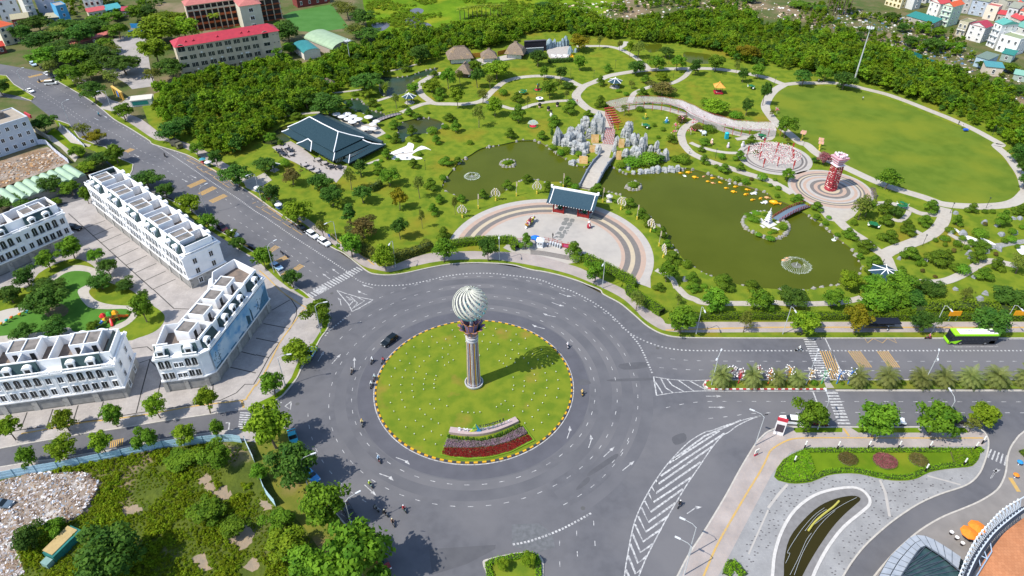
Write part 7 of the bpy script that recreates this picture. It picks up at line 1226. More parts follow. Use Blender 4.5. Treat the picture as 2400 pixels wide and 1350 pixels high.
for i,q in enumerate(LAMPS):street_lamp(nth(i)+' single-arm street lamp from the left of the picture',*q)
for i,c in enumerate(('C3 1855 885','C4 350 885','C4 1440 885')):street_lamp(nth(i)+' double-arm street lamp from the left in the median',c,60,9.5,1.8,True)
for lab,c,H,n in(('very tall floodlight mast beside the big lawn','A4 795 772',24,8),('slim floodlight mast in the wood near the halls','A2 885 640',13,4)):
 t=thing('floodlight_mast',lab,'mast',(*T1(c),0));MB().tube([(0,0,0),(0,0,H)],[.4,.16]if H>20 else[.2,.09],8).build('mast',LP,t);MB().lathe([(.9,H-.5),(1.3,H-.3),(1.3,H-.15),(.2,H)],12).build('ring',LP,t)
 for i in range(n):a=2*math.pi*i/n;MB().box(-.25,.25,-.2,.2,-.3,.3).build('floodlight',plain('#d0d4d6'),t,loc=(1.3*math.cos(a),1.3*math.sin(a),H),rz=a)
gl=sorted(PX('D4 335 170 640 175 925 170 1205 170 1490 175 1915 180 235 310 1455 385 1810 330 1985 125'))
for i,c in enumerate(gl):t=thing('garden_lamp',nth(i)+' white-topped black column lamp from the left around the plaza garden','lamp',(*G(*c),.15),0,'column lamps of the plaza');MB().tube([(0,0,0),(0,0,1.3)],.14,8).build('post',plain('#101012'),t);MB().tube([(0,0,1.3),(0,0,2.4)],.15,8).build('lamp_shade',plain('#e6e6e2'),t)
# ---- bead trees of light in the median
cs=('#8a2a34','#b8323a','#c83a34','#d8602a','#d8a02a','#d8a83a','#4aa870','#2a7ac0','#1f6ac8')
for i,(x,y)in enumerate(((375,300),(490,325),(720,205),(870,330),(1110,300),(1385,330),(1550,330),(1745,330),(1890,330))):
 t=thing('light_tree',nth(i)+' artificial light tree with white globes from the left in the median','light tree',(*T1('Q %d %d'%(x,max(y,300))),.15),0,'light trees in the median');rr=np.random.default_rng(i);sm=plain(cs[i],.5);MB().tube([(0,0,0),(.1,0,1.8),(0,0,3.8)],[.13,.1,.06],6).build('stem',sm,t)
 for k in range(26):a,z=rr.uniform(0,6.28),rr.uniform(1.7,4.3);r=rr.uniform(.35,1.1);e=(r*math.cos(a),r*math.sin(a),z+.35);MB().tube([(0,0,z-.35),e],[.05,.03],4).build('branch',sm,t);MB().ball(e,.15,6,4).build('globe',gm,t)
# ---- signs
for i,c in enumerate(('O 540 610','O 1355 605')):
 t=thing('yellow_signboard',('left','right')[i]+' yellow signboard on two legs beside the boulevard','sign',(*T1(c),.15),0,'yellow signboards');MB().box(-1.5,1.5,-.08,.08,1.7,3.2).build('panel',plain('#e09a1a',.5),t)
 for x in(-.9,.9):MB().tube([(x,0,0),(x,0,1.7)],.06,5).build('leg',plain('#8ab0c0'),t)
t=thing('pylon_sign','white pylon sign with red top at the plaza corner','sign',(*T1('C4 90 1345'),.15),-.35);MB().box(-1.0,1.0,-.2,.2,0,4.2).build('panel',plain('#e0dcdc'),t);MB().box(-1.02,1.02,-.22,.22,4.2,4.9).build('red_top',plain('#b83040'),t);MB().box(-.8,.8,-.22,-.2,1.0,3.2).build('dark_text_block',plain('#4a4048'),t)
t=thing('advert_stand','small white and red advertising stand near the plaza kerb','sign',(*T1('D3 2265 235'),.15),.5);MB().box(-.5,.5,-.08,.08,.8,2.0).build('panel',plain('#e4e0d4'),t);MB().box(-.5,.5,-.09,.09,.2,.8).build('red_panel',plain('#c8324a'),t)
for x in(-.4,.4):MB().tube([(x,0,0),(x,0,.8)],.04,5).build('leg',LP,t)
t=thing('info_sign','small blue traffic sign on the park kerb','sign',(*T1('B2 690 900'),.13),-.7);MB().tube([(0,0,0),(0,0,2.6)],.05,6).build('post',LP,t);MB().box(-.45,.45,-.04,.04,1.7,2.6).build('panel',plain('#2a5ab0'),t)
t=thing('bus_shelter','black-roofed bus shelter behind the boulevard kerb','shelter',(*T1('C4 1040 375'),.15));MB().box(-4.4,4.4,-.6,1.8,2.4,2.6).build('roof',plain('#1c1e28',.4),t);MB().box(-4.2,4.2,1.6,1.7,.3,2.3).build('back_glass',CGL,t);MB().box(-3,2,.9,1.3,.4,.5).build('bench',plain('#5a5a60'),t)
for x in(-4.2,0,4.2):MB().tube([(x,1.6,0),(x,1.6,2.4)],.06,5).build('post',plain('#2a2a30'),t)
MB().box(-5.2,-4.8,-.3,.5,0,2.2).build('advert_panel',plain('#2a6ab8'),t)
for i,c in enumerate(('X 606 452','X 630 470','X 645 480','X 655 492','X 478 385','X 490 392')):t=thing('market_stall',nth(i)+' little stall with white sunshade on the park kerb of the left road','stall',(*T1(c),.15),R(-35),'stalls on the left road');MB().box(-.9,.9,-.6,.6,.6,.9).build('counter',plain(('#3a5a8a','#a83a3a','#4a6a5a')[i%3]),t);MB().lathe([(1.2,1.9),(.6,2.2),(.05,2.3)],8).build('sunshade',plain(('#e4e6ea','#3a8a9a','#d8dce4')[i%3]),t);MB().tube([(0,0,0),(0,0,2.2)],.04,5).build('pole',LP,t)
# ---- fences
def panel_fence(label,pts,h,col,step,group,name='panel_fence'):
 p=resample(pts,step);t=thing(name,label,'fence',(*p[0],0),0,group);m=plain(col,.5)
 for i in range(len(p)-1):
  a,b=Vector(p[i]),Vector(p[i+1]);d=b-a;l=d.length;q=a-Vector(p[0]);rz=math.atan2(d.y,d.x);s=MB().box(.01,l-.01,-.03,.03,.1,h).box(.01,l-.01,-.06,.06,h*.32,h*.36).box(.01,l-.01,-.06,.06,h*.66,h*.7).build('panel',m,t,loc=(q.x,q.y,RNG.normal()*.02),rz=rz+RNG.normal()*.004)
  if i%2==0:MB().box(-.06,.06,-.08,.08,0,h+.1).build('post',plain('#5a7f92'),t,loc=(q.x,q.y,0),rz=rz)
panel_fence('long light blue sheet fence beside the cross street',T(FENCE_PX),2.3,'#a3c4d4',2.0,'sheet fences');panel_fence('upper piece of sheet fence behind the roundabout trees',T('D1 2290 120 2330 210 2382 320'),2.3,'#b4c8d0',2.0,'sheet fences');panel_fence('curved lower piece of sheet fence behind the roundabout trees',smooth(T('D2 45 455 80 560 130 640 230 755'),3),2.3,'#a8c6d2',2.0,'sheet fences')
panel_fence('white sheet fence around the building site',T('L 480 590 590 580 700 690 890 840'),2.0,'#c8ccdc',2.0,'sheet fences');panel_fence('teal tarpaulin fence in the scrub before the village',T('V 460 760 660 830 850 920 1080 1000 1150 990'),2.2,'#1f6a68',2.4,'sheet fences');panel_fence('white picket fence along the left side walk',T('L 760 350 850 420 960 520 1090 640'),1.3,'#c4c8d4',1.6,'sheet fences')
t=thing('tarpaulin_hut','green tarpaulin hut on the overgrown lot','hut',(*T1('D1 560 1150'),.1),math.atan2(*(lambda a,b:(b[1]-a[1],b[0]-a[0]))(T1('D1 520 1210'),T1('D1 720 1010'))));tpm=mat('green_tarp',(.02,.17,.15),.6,col2=(.015,.12,.11),scale=1.5);MB().box(-1.5,4.5,-1.0,1.6,0,1.8).build('wall',tpm,t);MB().box(-1.2,4.2,-.5,1.9,1.8,1.95).build('board_roof',plain('#b09a6a'),t);MB().box(-2.9,-1.6,-.8,.8,0,1.3).build('crate',plain('#7a9a94'),t)
# ---- rubble and litter (uncountable)
def rubble(name,label,poly,n,smax,cols,hill=None,z=0.1):
 xs=[p[0]for p in poly];ys=[p[1]for p in poly];rng=np.random.default_rng(n);mb=MB();k=0
 while k<n:
  x,y=rng.uniform(min(xs),max(xs)),rng.uniform(min(ys),max(ys))
  if not inside((x,y),poly):continue
  k+=1;s=smax*rng.uniform(.25,1)**2;zz=z+(hill(x,y)if hill else 0);M=Matrix.Translation((x,y,zz))@Matrix.Rotation(rng.uniform(0,6),4,'Z')@Matrix.Rotation(rng.uniform(-.6,.6),4,'X');mb.box(-s,s,-s*rng.uniform(.3,.9),s*.6,-s*.3,s*.3,int(rng.integers(0,len(cols))),M)
 o=kind(mb.build(name,[plain(c,.9)for c in cols]),'stuff');o['label']=label;return o
DMP=T('D1 -400 500 0 470 300 400 640 380 820 400 930 480 900 620 760 800 600 870 400 880 260 960 180 1120 230 1340 -400 1600');hl=lambda x,y:max(0,.35*math.sin(x*.55+1)*math.cos(y*.6)+2.2*math.exp(-((x+68)**2/60+(y-87)**2/30))+.9*math.exp(-((x+80)**2/90+(y-82)**2/40))+.25*math.sin(x*1.3)*math.sin(y*1.7))
g=MB();N_=44;X0,X1,Y0,Y1=-112,-55,62,98
for i in range(N_+1):
 for j in range(N_+1):x,y=X0+(X1-X0)*i/N_,Y0+(Y1-Y0)*j/N_;g.v.append((x,y,.14+hl(x,y)if inside((x,y),DMP)else-.1))
for i in range(N_):
 for j in range(N_):a=i*(N_+1)+j;g.f.append((a,a+N_+1,a+N_+2,a+1));g.m.append(0)
kind(g.build('dump_soil',mat('dump_soil',(.27,.215,.17),.95,col2=(.18,.14,.11),scale=.5,detail=8,col3=(.42,.40,.38),scale3=.3,lo3=.5,hi3=.65,bump=.2,bscale=2)),'structure')
rubble('rubble','mixed rubble and white rubbish heaped at lower left',DMP,9000,.3,('#c8c4c4','#a09080','#7a6656','#b0a8a8','#6a5a50','#e0e0e4','#8f9cac','#94785a','#5e5048','#8a7a6c'),hl)
rubble('site_debris','debris on the building site',T('L -60 980 0 850 480 700 650 660 860 800 500 930 -60 1140'),900,.5,('#b08a60','#8a6a50','#c8b8a8','#9a9288'))
rubble('village_litter','litter and planks on the waste ground before the village',T('X 1880 70 1960 20 2100 30 2200 70 2330 140 2400 200 2400 255 2250 190 2080 130'),1500,.8,('#b8aca0','#8a7a6c','#d8d8d4','#6a6058','#a89a88','#5a7a9a'))
rubble('field_litter','litter in the allotments along the top edge',T('X 1210 50 1300 10 1500 -20 1900 -20 1880 60 1700 30 1480 50 1300 42'),900,.9,('#c8b49a','#a08a70','#d8d8d4','#8a7868'))
# ---- playground
t=thing('play_set','colourful playground slide set on the turf','playground',(*T1('C1 1020 300'),.18),R(20))
for k,(x,y,c)in enumerate(((-.8,0,'#c82a2a'),(.6,.2,'#3a9a3a'),(1.9,.3,'#e0a01a'))):MB().lathe([(.95,2.2),(.5,2.8),(.05,3.1)],6,cx=x,cy=y).build('tower_roof',plain(c,.4),t);MB().box(x-.6,x+.6,y-.6,y+.6,1.0,1.12).build('deck',plain('#d8b030',.5),t);[MB().tube([(x+a,y+b,0),(x+a,y+b,2.2)],.06,5).build('post',plain('#d83a2a',.5),t)for a in(-.55,.55)for b in(-.55,.55)]
for pts,c in(([(-1.2,-.5,1.1),(-2.2,-1.2,.5),(-3.0,-1.5,.15)],'#1f7ad0'),([(2.4,.4,1.1),(3.6,.6,.5),(4.4,.9,.15)],'#e06a1a'),([(.6,-.4,1.1),(.8,-1.6,.4),(.9,-2.3,.15)],'#e03030')):MB().tube(pts,[.35,.35,.3],8).build('slide',plain(c,.35),t)
for i,(c,col)in enumerate((('C1 325 205','#c87028'),('C1 262 225','#2a9aa8'),('C1 195 248','#d8902a'),('C1 118 278','#c86a28'),('C1 72 305','#2aa8a0'),('C1 22 335','#d8a030'))):t=thing('spring_rider',nth(i)+' small spring rider from the right on the turf','play animal',(*T1(c),.18),0,'spring riders');MB().tube([(0,0,0),(0,0,.5)],.12,6).build('spring',plain('#555555'),t);MB().ball((0,0,.75),.42,8,5,sz=.7).build('seat',plain(col,.4),t);MB().ball((.4,0,1.05),.2,6,4).build('head',plain(col,.4),t)
# ---- plaza garden, pool and hall at lower right
rim=smooth(T('D4 20 1440 40 1350 60 1150 130 930 250 740 420 610 600 550 780 530 880 560 940 630 940 690 880 750 700 900 560 1080 470 1240 420 1350 390 1440'),3);kind(MB().ribbon(rim,.55,.24,0,False,.1).build('pool_rim',mat('pool_rim_stone',(.52,.50,.48),.8,col2=(.44,.43,.41),scale=2)),'structure');kind(MB().prism(rim,.1,.148,0,[PLANTER_POOL]).build('pool_wall',mat('pool_wall',(.20,.195,.195),.85,col2=(.17,.165,.165),scale=1)),'structure')
t=thing('dragon_fountain','thin golden serpent sculpture lying in the dark pool','sculpture',(*T1('D4 380 930'),.05));o=T1('D4 380 930');rl=lambda s,z:[(x-o[0],y-o[1],z)for x,y in smooth(T(s),4)];MB().tube(rl('D4 370 940 430 860 520 780 600 720 650 670 655 665',.4),[.1]+[.22]*15+[.22,.2,.2,.1,.08][:5]if False else.2,6).build('serpent',mat('serpent_gold',(.42,.38,.08),.5),t)
for s in('D4 160 1240 200 1150 180 1130 300 940 420 800 520 725','D4 200 1350 290 1170 350 1030 400 960','D4 340 940 450 800 540 740','D4 400 900 560 780 700 690 820 630','D4 240 1350 320 1140 430 950 530 830 620 750'):MB().tube(rl(s,.3),.035,4).build('pipe',LP,t)
# -- VEGETATION
BARK=mat('bark',(.115,.085,.06),.95,col2=(.17,.135,.10),scale=4,bump=.02,bscale=14)
BARKP=mat('palm_bark',(.16,.12,.085),.95,col2=(.10,.075,.05),scale=6,bump=.03,bscale=10)
LEAF=dict(r=leafmat('leaves_mid_green',(.028,.072,.006),(.085,.15,.010)),y=leafmat('leaves_yellow_green',(.042,.092,.005),(.12,.175,.010)),d=leafmat('leaves_dark_green',(.016,.05,.008),(.05,.098,.012)),o=leafmat('leaves_golden',(.065,.08,.004),(.16,.13,.008)),s=leafmat('leaves_thin_olive',(.045,.07,.012),(.12,.135,.02)),u=leafmat('leaves_russet',(.04,.045,.01),(.10,.075,.022)),x=leafmat('leaves_purple',(.11,.03,.035),(.20,.07,.075)),p=leafmat('needles_topiary',(.028,.068,.006),(.085,.14,.010)),b=leafmat('leaves_clipped',(.032,.085,.006),(.085,.155,.010)),m=leafmat('palm_leaflets',(.065,.088,.02),(.135,.15,.045)),a=leafmat('areca_leaflets',(.06,.10,.01),(.15,.18,.015)),f=leafmat('wood_leaves',(.03,.075,.003),(.10,.155,.006)),g=leafmat('weeds',(.05,.085,.003),(.135,.175,.007)),h=leafmat('hedge_leaves',(.035,.095,.004),(.12,.20,.008)),R=leafmat('red_leaves',(.085,.01,.008),(.16,.018,.012)),v=leafmat('violet_flowers',(.05,.06,.04),(.17,.10,.15)))
def leaf_arrays(P,N,S,tint,rng,fold=0.0,asp=.62):
 n=len(P);t=rng.normal(size=(n,3));t-=N*(t*N).sum(1)[:,None];t/=np.linalg.norm(t,axis=1)[:,None]+1e-9;b=np.cross(N,t)
 S=S[:,None]
 V=np.stack([P-t*S,P-b*S*asp,P+t*S,P+b*S*asp],1).reshape(-1,3)
 return V,np.repeat(tint,4)
def quads_mesh(name,V,tint,m):
 me=bpy.data.meshes.new(name);nv=len(V);nf=nv//4
 me.vertices.add(nv);me.vertices.foreach_set('co',V.astype(np.float32).ravel());me.loops.add(nv);me.loops.foreach_set('vertex_index',np.arange(nv,dtype=np.int32))
 me.polygons.add(nf);me.polygons.foreach_set('loop_start',np.arange(0,nv,4,dtype=np.int32))
 a=me.attributes.new('tint','FLOAT','POINT');a.data.foreach_set('value',tint.astype(np.float32));me.materials.append(m);me.update(calc_edges=True);return me
def clump_leaves(cl,n,size,rng,jit=.6,inner=.25,flat=1.0):
 """leaves on a set of clumps (cx,cy,cz,rx,rz)"""
 cl=np.array(cl,float);w=cl[:,3]**2;k=rng.choice(len(cl),n,p=w/w.sum());c=cl[k]
 d=rng.normal(size=(n,3));d/=np.linalg.norm(d,axis=1)[:,None]
 d[:,2]=np.where((d[:,2]<-.35),-d[:,2],d[:,2])
 rad=np.where(rng.random(n)<inner,rng.uniform(.3,.85,n),rng.uniform(.82,1.12,n))
 P=c[:,:3]+d*rad[:,None]*np.stack([c[:,3],c[:,3],c[:,4]],1)
 N=d+rng.normal(size=(n,3))*jit;N[:,2]+=.25;N/=np.linalg.norm(N,axis=1)[:,None]
 ct=rng.random(len(cl));tint=np.clip(ct[k]*.55+rng.random(n)*.45,0,1)
 return P,N,size*rng.uniform(.6,1.3,n),tint
def crown_mesh(name,W,H,z0,nc,n,size,m,seed,jit=.6,shape='round',rough=.22):
 rng=np.random.default_rng(seed);cl=[];rz=(H-z0)/2;cz=z0+rz
 for i in range(nc):
  f=(i+.5)/nc;th=math.acos(1-1.75*f);ph=i*2.39996+rng.uniform(-.3,.3);k=rng.uniform(.48,.92)
  x,y,z=math.sin(th)*math.cos(ph)*k,math.sin(th)*math.sin(ph)*k,math.cos(th)*k
  if shape=='cone':sx=1-.75*(z+.8)/1.6;x*=sx;y*=sx
  r=W/2*rng.uniform(.2,.44)*(1 if shape!='cone' else.8)
  cl.append((x*W/2*(1+rng.uniform(-rough,rough)),y*W/2*(1+rng.uniform(-rough,rough)),cz+z*rz*.95,r,r*.8))
 cl.append((0,0,cz,W*.27,rz*.6))
 P,N,S,t=clump_leaves(cl,n,size,rng,jit)
 k=rng.random(n)<.06;P[k]+=N[k]*size*2.2
 V,t=leaf_arrays(P,N,S,t,rng);return quads_mesh(name,V,t,m)
def trunk_mesh(name,h,r,H,W,seed,limbs=5,m=BARK):
 rng=np.random.default_rng(seed);mb=MB();b=rng.uniform(-.12,.12,2)*h
 mb.tube([(0,0,0),(b[0]*.5,b[1]*.5,h*.5),(b[0],b[1],h),(b[0]*1.2,b[1]*1.2,H*.75)],[r*1.25,r,r*.8,r*.25],6)
 for i in range(limbs):
  a=2*math.pi*i/limbs+rng.uniform(-.4,.4);l=W*.33
  mb.tube([(b[0],b[1],h*rng.uniform(.75,1.0)),(b[0]+math.cos(a)*l*.5,b[1]+math.sin(a)*l*.5,h+(H-h)*.25),(b[0]+math.cos(a)*l,b[1]+math.sin(a)*l,h+(H-h)*rng.uniform(.4,.6))],[r*.5,r*.35,r*.12],5)
 return mb.mesh(name,m)
PROTO={}
def proto(k,name,trunk,crown,W,H):PROTO.setdefault(k,[]).append((name,trunk,crown,W,H))
for k,n,size,jit in(('r',3000,.30,.6),('y',3000,.30,.6),('d',3400,.27,.55),('o',2800,.30,.6),('s',1000,.27,.8),('u',3000,.25,.6),('x',2200,.25,.7)):
 for v in range(3 if k in 'rydo' else 2):
  z0=(1.5,1.9,1.3)[v]if k!='s' else 2.4
  nc=(18,14,22)[v]if k!='s' else 11
  proto(k,'broadleaf_tree',trunk_mesh('trunk',z0+1.3,.17,7.4,6.6,50+v),crown_mesh('crown',6.8,8.0,z0,nc,n,size,LEAF[k],100*v+ord(k),jit,rough=.3),7.2,8.2)
for v in range(3):
 proto('c','conical_tree',trunk_mesh('trunk',1.2,.13,6,2.5,60+v,4),crown_mesh('crown',3.4,7,.7,16,1800,.2,LEAF['d'],900+v,.5,'cone'),3.3,7.1)
def pads(seed,W,H):
 rng=np.random.default_rng(seed);out=[];n=rng.integers(6,9)
 for i in range(n):
  f=i/(n-1);z=H*(.3+.62*f);rr=W/2*(.72-.62*f)if i<n-1 else 0;a=i*2.4+rng.uniform(-.3,.3);r=W/2*(.50-.16*f)*rng.uniform(.85,1.15)
  out.append((rr*math.cos(a),rr*math.sin(a),z-r*.3,r,r*.62))
 return out
for v in range(4):
 rng=np.random.default_rng(300+v);pd=pads(400+v,3.6,4.2);P,N,S,t=clump_leaves([(a,b,c,r*1.22,q*1.25)for a,b,c,r,q in pd],2300,.16,rng,.35,.12)
 V,t=leaf_arrays(P,N,S,t,rng);mb=MB();mb.tube([(0,0,0),(.25,.1,1.0),(-.15,-.1,2.0),(.05,0,3.5)],[.2,.15,.11,.04],6)
 for q in pd:mb.tube([(0,0,max(.4,q[2]-.7)),(q[0],q[1],q[2])],[.07,.04],4)
 proto('p','cloud_pruned_pine',mb.mesh('trunk',BARK),quads_mesh('crown',V,t,LEAF['p']),3.7,4.3)
for v in range(2):
 rng=np.random.default_rng(500+v);P,N,S,t=clump_leaves([(0,0,.75,.95,.8),(.25-.5*v,.2,.7,.7,.6)],800,.11,rng,.3,.08);V,t=leaf_arrays(P,N,S,t,rng)
 proto('b','round_shrub',MB().tube([(0,0,0),(0,0,.7)],[.08,.05],5).mesh('trunk',BARK),quads_mesh('crown',V,t,LEAF['b']),1.95,1.6)
 proto('g','red_shrub',MB().tube([(0,0,0),(0,0,.7)],[.08,.05],5).mesh('trunk',BARK),quads_mesh('crown',V,t,LEAF['u']),1.95,1.6)
def fronds(seed,n,L,z,droop,leafl,m,nseg=10,up0=1.1,up1=-.35):
 rng=np.random.default_rng(seed);V=[];tt=[]
 for i in range(n):
  a=i*2.39996;f=i/n;el=up0+(up1-up0)*f+rng.uniform(-.12,.12);p=np.array([0.,0,z]);d=np.array([math.cos(a)*math.cos(el),math.sin(a)*math.cos(el),math.sin(el)]);l=L*rng.uniform(.85,1.1);tn=rng.random()
  side=np.array([-math.sin(a),math.cos(a),0.]);w=.035
  for s in range(nseg):
   q=p+d*l/nseg;dn=d+np.array([0,0,-droop/nseg]);dn/=np.linalg.norm(dn)
   V+=[p-side*w,q-side*w,q+side*w,p+side*w];tt+=[tn*.5]*4
   ll=leafl*math.sin(math.pi*min(1,(s+1.2)/(nseg+1)))**.7
   for sg in(-1,1):
    for h in(.0,.5):
     o=p+(q-p)*h;e=o+side*sg*ll+d*ll*.55+np.array([0,0,-.25*ll]);V+=[o,o+d*.10,e,e-d*.05];tt+=[tn*.7+rng.random()*.3]*4
   p,d=q,dn
 return np.array(V),np.array(tt)
for v in range(3):
 V,t=fronds(700+v,46,2.9,2.3,1.5,.55,None);mb=MB().tube([(0,0,0),(.05,0,1.0),(0,0,2.4)],[.42,.36,.42],8)
 proto('m','date_palm',mb.mesh('trunk',BARKP),quads_mesh('crown',V,t,LEAF['m']),5.6,4.6)
 V,t=fronds(720+v,15,2.2,9.0,1.9,.5,None,8,1.2,-.2);mb=MB().tube([(0,0,0),(.15,0,4.5),(.05,0,9.1)],[.17,.13,.10],6)
 proto('a','tall_palm',mb.mesh('trunk',BARKP),quads_mesh('crown',V,t,LEAF['a']),4.2,10.2)
 V,t=[],[]
 rng=np.random.default_rng(740+v)
 for q in range(7):
  A,B=fronds(760+v*10+q,8,1.9,0,1.6,.38,None,6,1.35,.5);A=A+np.array([rng.uniform(-.7,.7),rng.uniform(-.7,.7),rng.uniform(1.2,2.4)]);V.append(A);t.append(B)
 mb=MB()
 for q in range(7):mb.tube([(0,0,0),(V[q][0][0],V[q][0][1],V[q][0][2])],.05,5)
 proto('e','areca_clump',mb.mesh('stems',mat('areca_stem',(.22,.22,.06),.7)),quads_mesh('crown',np.concatenate(V),np.concatenate(t),LEAF['a']),3.6,3.9)
KNAME=dict(r=('leafy green tree','tree'),y=('bright yellow-green tree','tree'),d=('dark green tree','tree'),o=('golden-tinged tree','tree'),s=('thin sparse tree','tree'),u=('russet-brown tree','tree'),x=('purple-leaved tree','tree'),c=('dark conical tree','tree'),p=('cloud-pruned pine','tree'),b=('clipped round shrub','shrub'),g=('small red-brown shrub','shrub'),m=('date palm','palm'),a=('tall slim palm','palm'),e=('clump of areca palm','palm'))
_tc=[0]
def plant(k,u,v,w,h,label,group):
 """k kind, base point u,v and the silhouette w x h in survey units"""
 b=G(u,v);s=mpp(u,v);Wm=w*s*dict(r=1.18,y=1.18,d=1.2,u=1.18,p=1.14,c=1.15,b=1.05,m=1.25).get(k,1.08);Hm=height_at(b,v-h);Hm=max(Hm-.30*Wm/2,.45*Hm)
 P=PROTO[k];name,tr,cr,W,H=P[_tc[0]%len(P)];_tc[0]+=1
 o=thing(name,label,KNAME[k][1],(b[0],b[1],.1),RNG.uniform(0,6.28),group);o.scale=(Wm/W,Wm/W,Hm/H)
 link(tr.name.split('.')[0],tr,o);link('crown',cr,o);return o
def grove(where,group,s,side='left'):
 items=[];tile='X'
 for part in s.split(','):
  q=part.split();tile_,o=tile,None
  if q[0]in TILE:tile=q[0];q=q[1:]
  k=q[0];ox,oy,sc=TILE[tile];x,y,w,h=(float(i)*sc for i in q[1:5]);items.append((k,ox+x,oy+y,w,h))
 by={}
 for it in items:by.setdefault(it[0],[]).append(it)
 for k,L in by.items():
  L.sort(key=lambda i:i[1])
  for i,it in enumerate(L):
   kn=KNAME[k][0]
   lab=(kn[0].upper()*0+kn+' '+where)if len(L)==1 else '%s %s from the left %s'%(nth(i),kn,where)
   plant(*it,lab if len(L)>1 else 'only '+lab,group)
grove('in the dense school grove at upper left','trees of the school grove','A1 d 240 400 170 200, d 380 300 220 200, d 420 480 280 230, s 560 420 240 220, d 640 330 220 200, d 760 420 250 230, d 880 330 240 200, r 960 270 200 170, d 560 560 260 220, r 450 620 260 240, d 640 600 240 220, r 740 640 250 230, d 880 600 240 230, d 1010 640 260 230, d 1180 700 260 240, s 1080 560 180 190, r 1010 500 160 170, r 860 750 230 230, r 700 800 200 230, s 1060 800 180 180, s 500 700 150 170, b 310 570 110 70')
grove('beside the school with red roof','trees around the schools','A1 y 1480 600 260 300, y 1500 430 350 330, y 1740 380 260 260, y 1570 260 250 200, y 1700 210 180 120, r 1290 200 170 180, d 1400 190 200 180, r 1120 360 170 180, r 1090 190 130 110, s 1440 800 170 200, d 1620 740 240 240, a 2020 280 130 180, d 1480 380 150 120, A2 d 310 390 230 230, r 230 300 130 120, s 860 180 220 190, d 1000 250 200 190, s 930 360 230 180, d 1040 370 220 150, s 780 100 180 120, r 330 500 150 120')
grove('along the park kerb of the left road','street trees on the left road','A1 d 900 960 200 240, r 1170 1120 170 190, d 1630 1310 240 210, s 770 860 110 170, B1 r 1850 110 120 150, d 2030 210 120 180, d 2230 390 230 240, B2 d 160 560 150 220, y 390 730 240 240, s 640 880 130 200, r 900 1050 190 240')
grove('on the town-house side of the left road','street trees on the left road','A1 d 440 1240 190 200, s 800 1290 170 170, o 910 1340 170 150, d 30 890 170 180, B1 r 1100 170 160 190, d 1390 400 230 180, d 1560 490 150 150, y 1790 640 190 210, r 1960 800 170 190, r 2160 870 90 90, d 2230 980 130 140, B2 r 90 1150 170 210, d 350 1330 150 180')
grove('near the green wave-roofed shed','trees near the wave-roofed shed','B1 d 870 230 150 130, y 820 270 160 130, d 960 190 180 140, r 740 110 120 110, d 500 460 200 180, r 430 480 110 100, r 680 470 160 160, r 830 550 110 170, r 530 570 110 80, d 180 570 250 140, d 20 600 120 100, A1 s 300 1340 100 90')
grove('in the garden between the white town houses','trees of the town-house garden','B1 r 700 1060 200 220, r 480 1160 170 190, d 280 1320 180 190, r 910 1100 130 140, d 1030 1210 150 170, d 960 1340 200 150, d 1190 1350 160 110, d 470 1390 270 140, C1 d 480 250 310 300, d 130 120 190 170, d 560 440 210 180, d 250 470 180 160, r 890 380 110 95, r 1370 300 180 260, d 1350 90 90 90')
grove('on the pavement before the lower town houses','trees along the cross street','D1 y 150 85 190 210, C1 y 650 1315 180 200, r 1095 1275 170 210, y 1495 1195 170 220, y 1960 1150 190 250')
grove('between the cross street and blue fence','trees along the cross street','D1 r 310 330 165 190, y 645 275 215 215, y 1005 225 190 220, r 1400 165 190 190, y 1755 110 180 170, r 2050 70 120 170')
grove('on the kerb west of the roundabout','trees around the roundabout','C2 r 600 310 230 240, y 410 680 250 230, r 180 990 190 240, X y 648 1052 95 108, D2 d 400 490 390 370, r 690 890 380 390, r 1000 1390 560 560')
grove('at the restaurant terrace edge','trees of the western lawn','B2 d 100 250 180 160, u 350 370 160 180, d 610 430 190 180, d 720 570 190 200, s 890 420 120 230, r 1250 380 160 180, d 1000 540 150 190, c 980 290 130 190, p 1150 260 110 90, e 780 600 110 130, c 880 740 150 220, b 270 200 100 80')
grove('on the lawn west of the gate plaza','trees of the western lawn','B2 u 1010 870 220 230, y 1210 1170 180 260, r 1750 1090 190 240, d 2160 1080 150 240, s 1525 500 110 240, o 1340 600 150 210, d 1345 880 130 230, s 1550 780 60 200, p 1650 650 90 120, p 1710 540 80 90, p 1630 420 110 130, p 1470 210 90 100, p 1220 130 90 110, p 1770 190 110 100, b 1740 330 70 60, s 1855 650 60 190, p 1910 530 80 80, p 2110 500 80 100, p 2340 410 90 100, p 1750 870 100 120, b 1120 190 60 45, b 1165 160 40 30, p 1880 170 80 70, p 230 0 60 60, b 1520 100 60 45, b 1320 150 50 35, p 1490 -30 80 80')
grove('around the stream by the blue-roofed restaurant','plants around the stream','A2 d 1030 870 250 240, d 480 1010 160 180, d 690 1080 290 240, p 1400 670 80 90, p 1090 990 90 90, c 880 1050 90 150, c 1050 1110 80 110, p 1430 1080 80 90, p 1500 1100 80 60, p 1800 1130 100 90, p 1860 1230 90 130, p 1450 1260 90 110, b 1640 1245 100 75, p 1290 1190 110 90, p 1310 1330 80 110, p 1680 1340 80 100, b 1760 1200 70 50, b 920 890 80 45, e 1040 910 160 110, e 1210 900 70 170, s 1310 1010 90 160, r 1470 870 100 110, r 150 1340 110 130, p 380 1110 110 80, p 120 1200 100 100, b 1230 1290 60 40, b 1330 1110 60 40, b 1600 1060 40 30, d 600 850 180 160, p 350 1050 90 70, b 1150 1030 60 40')
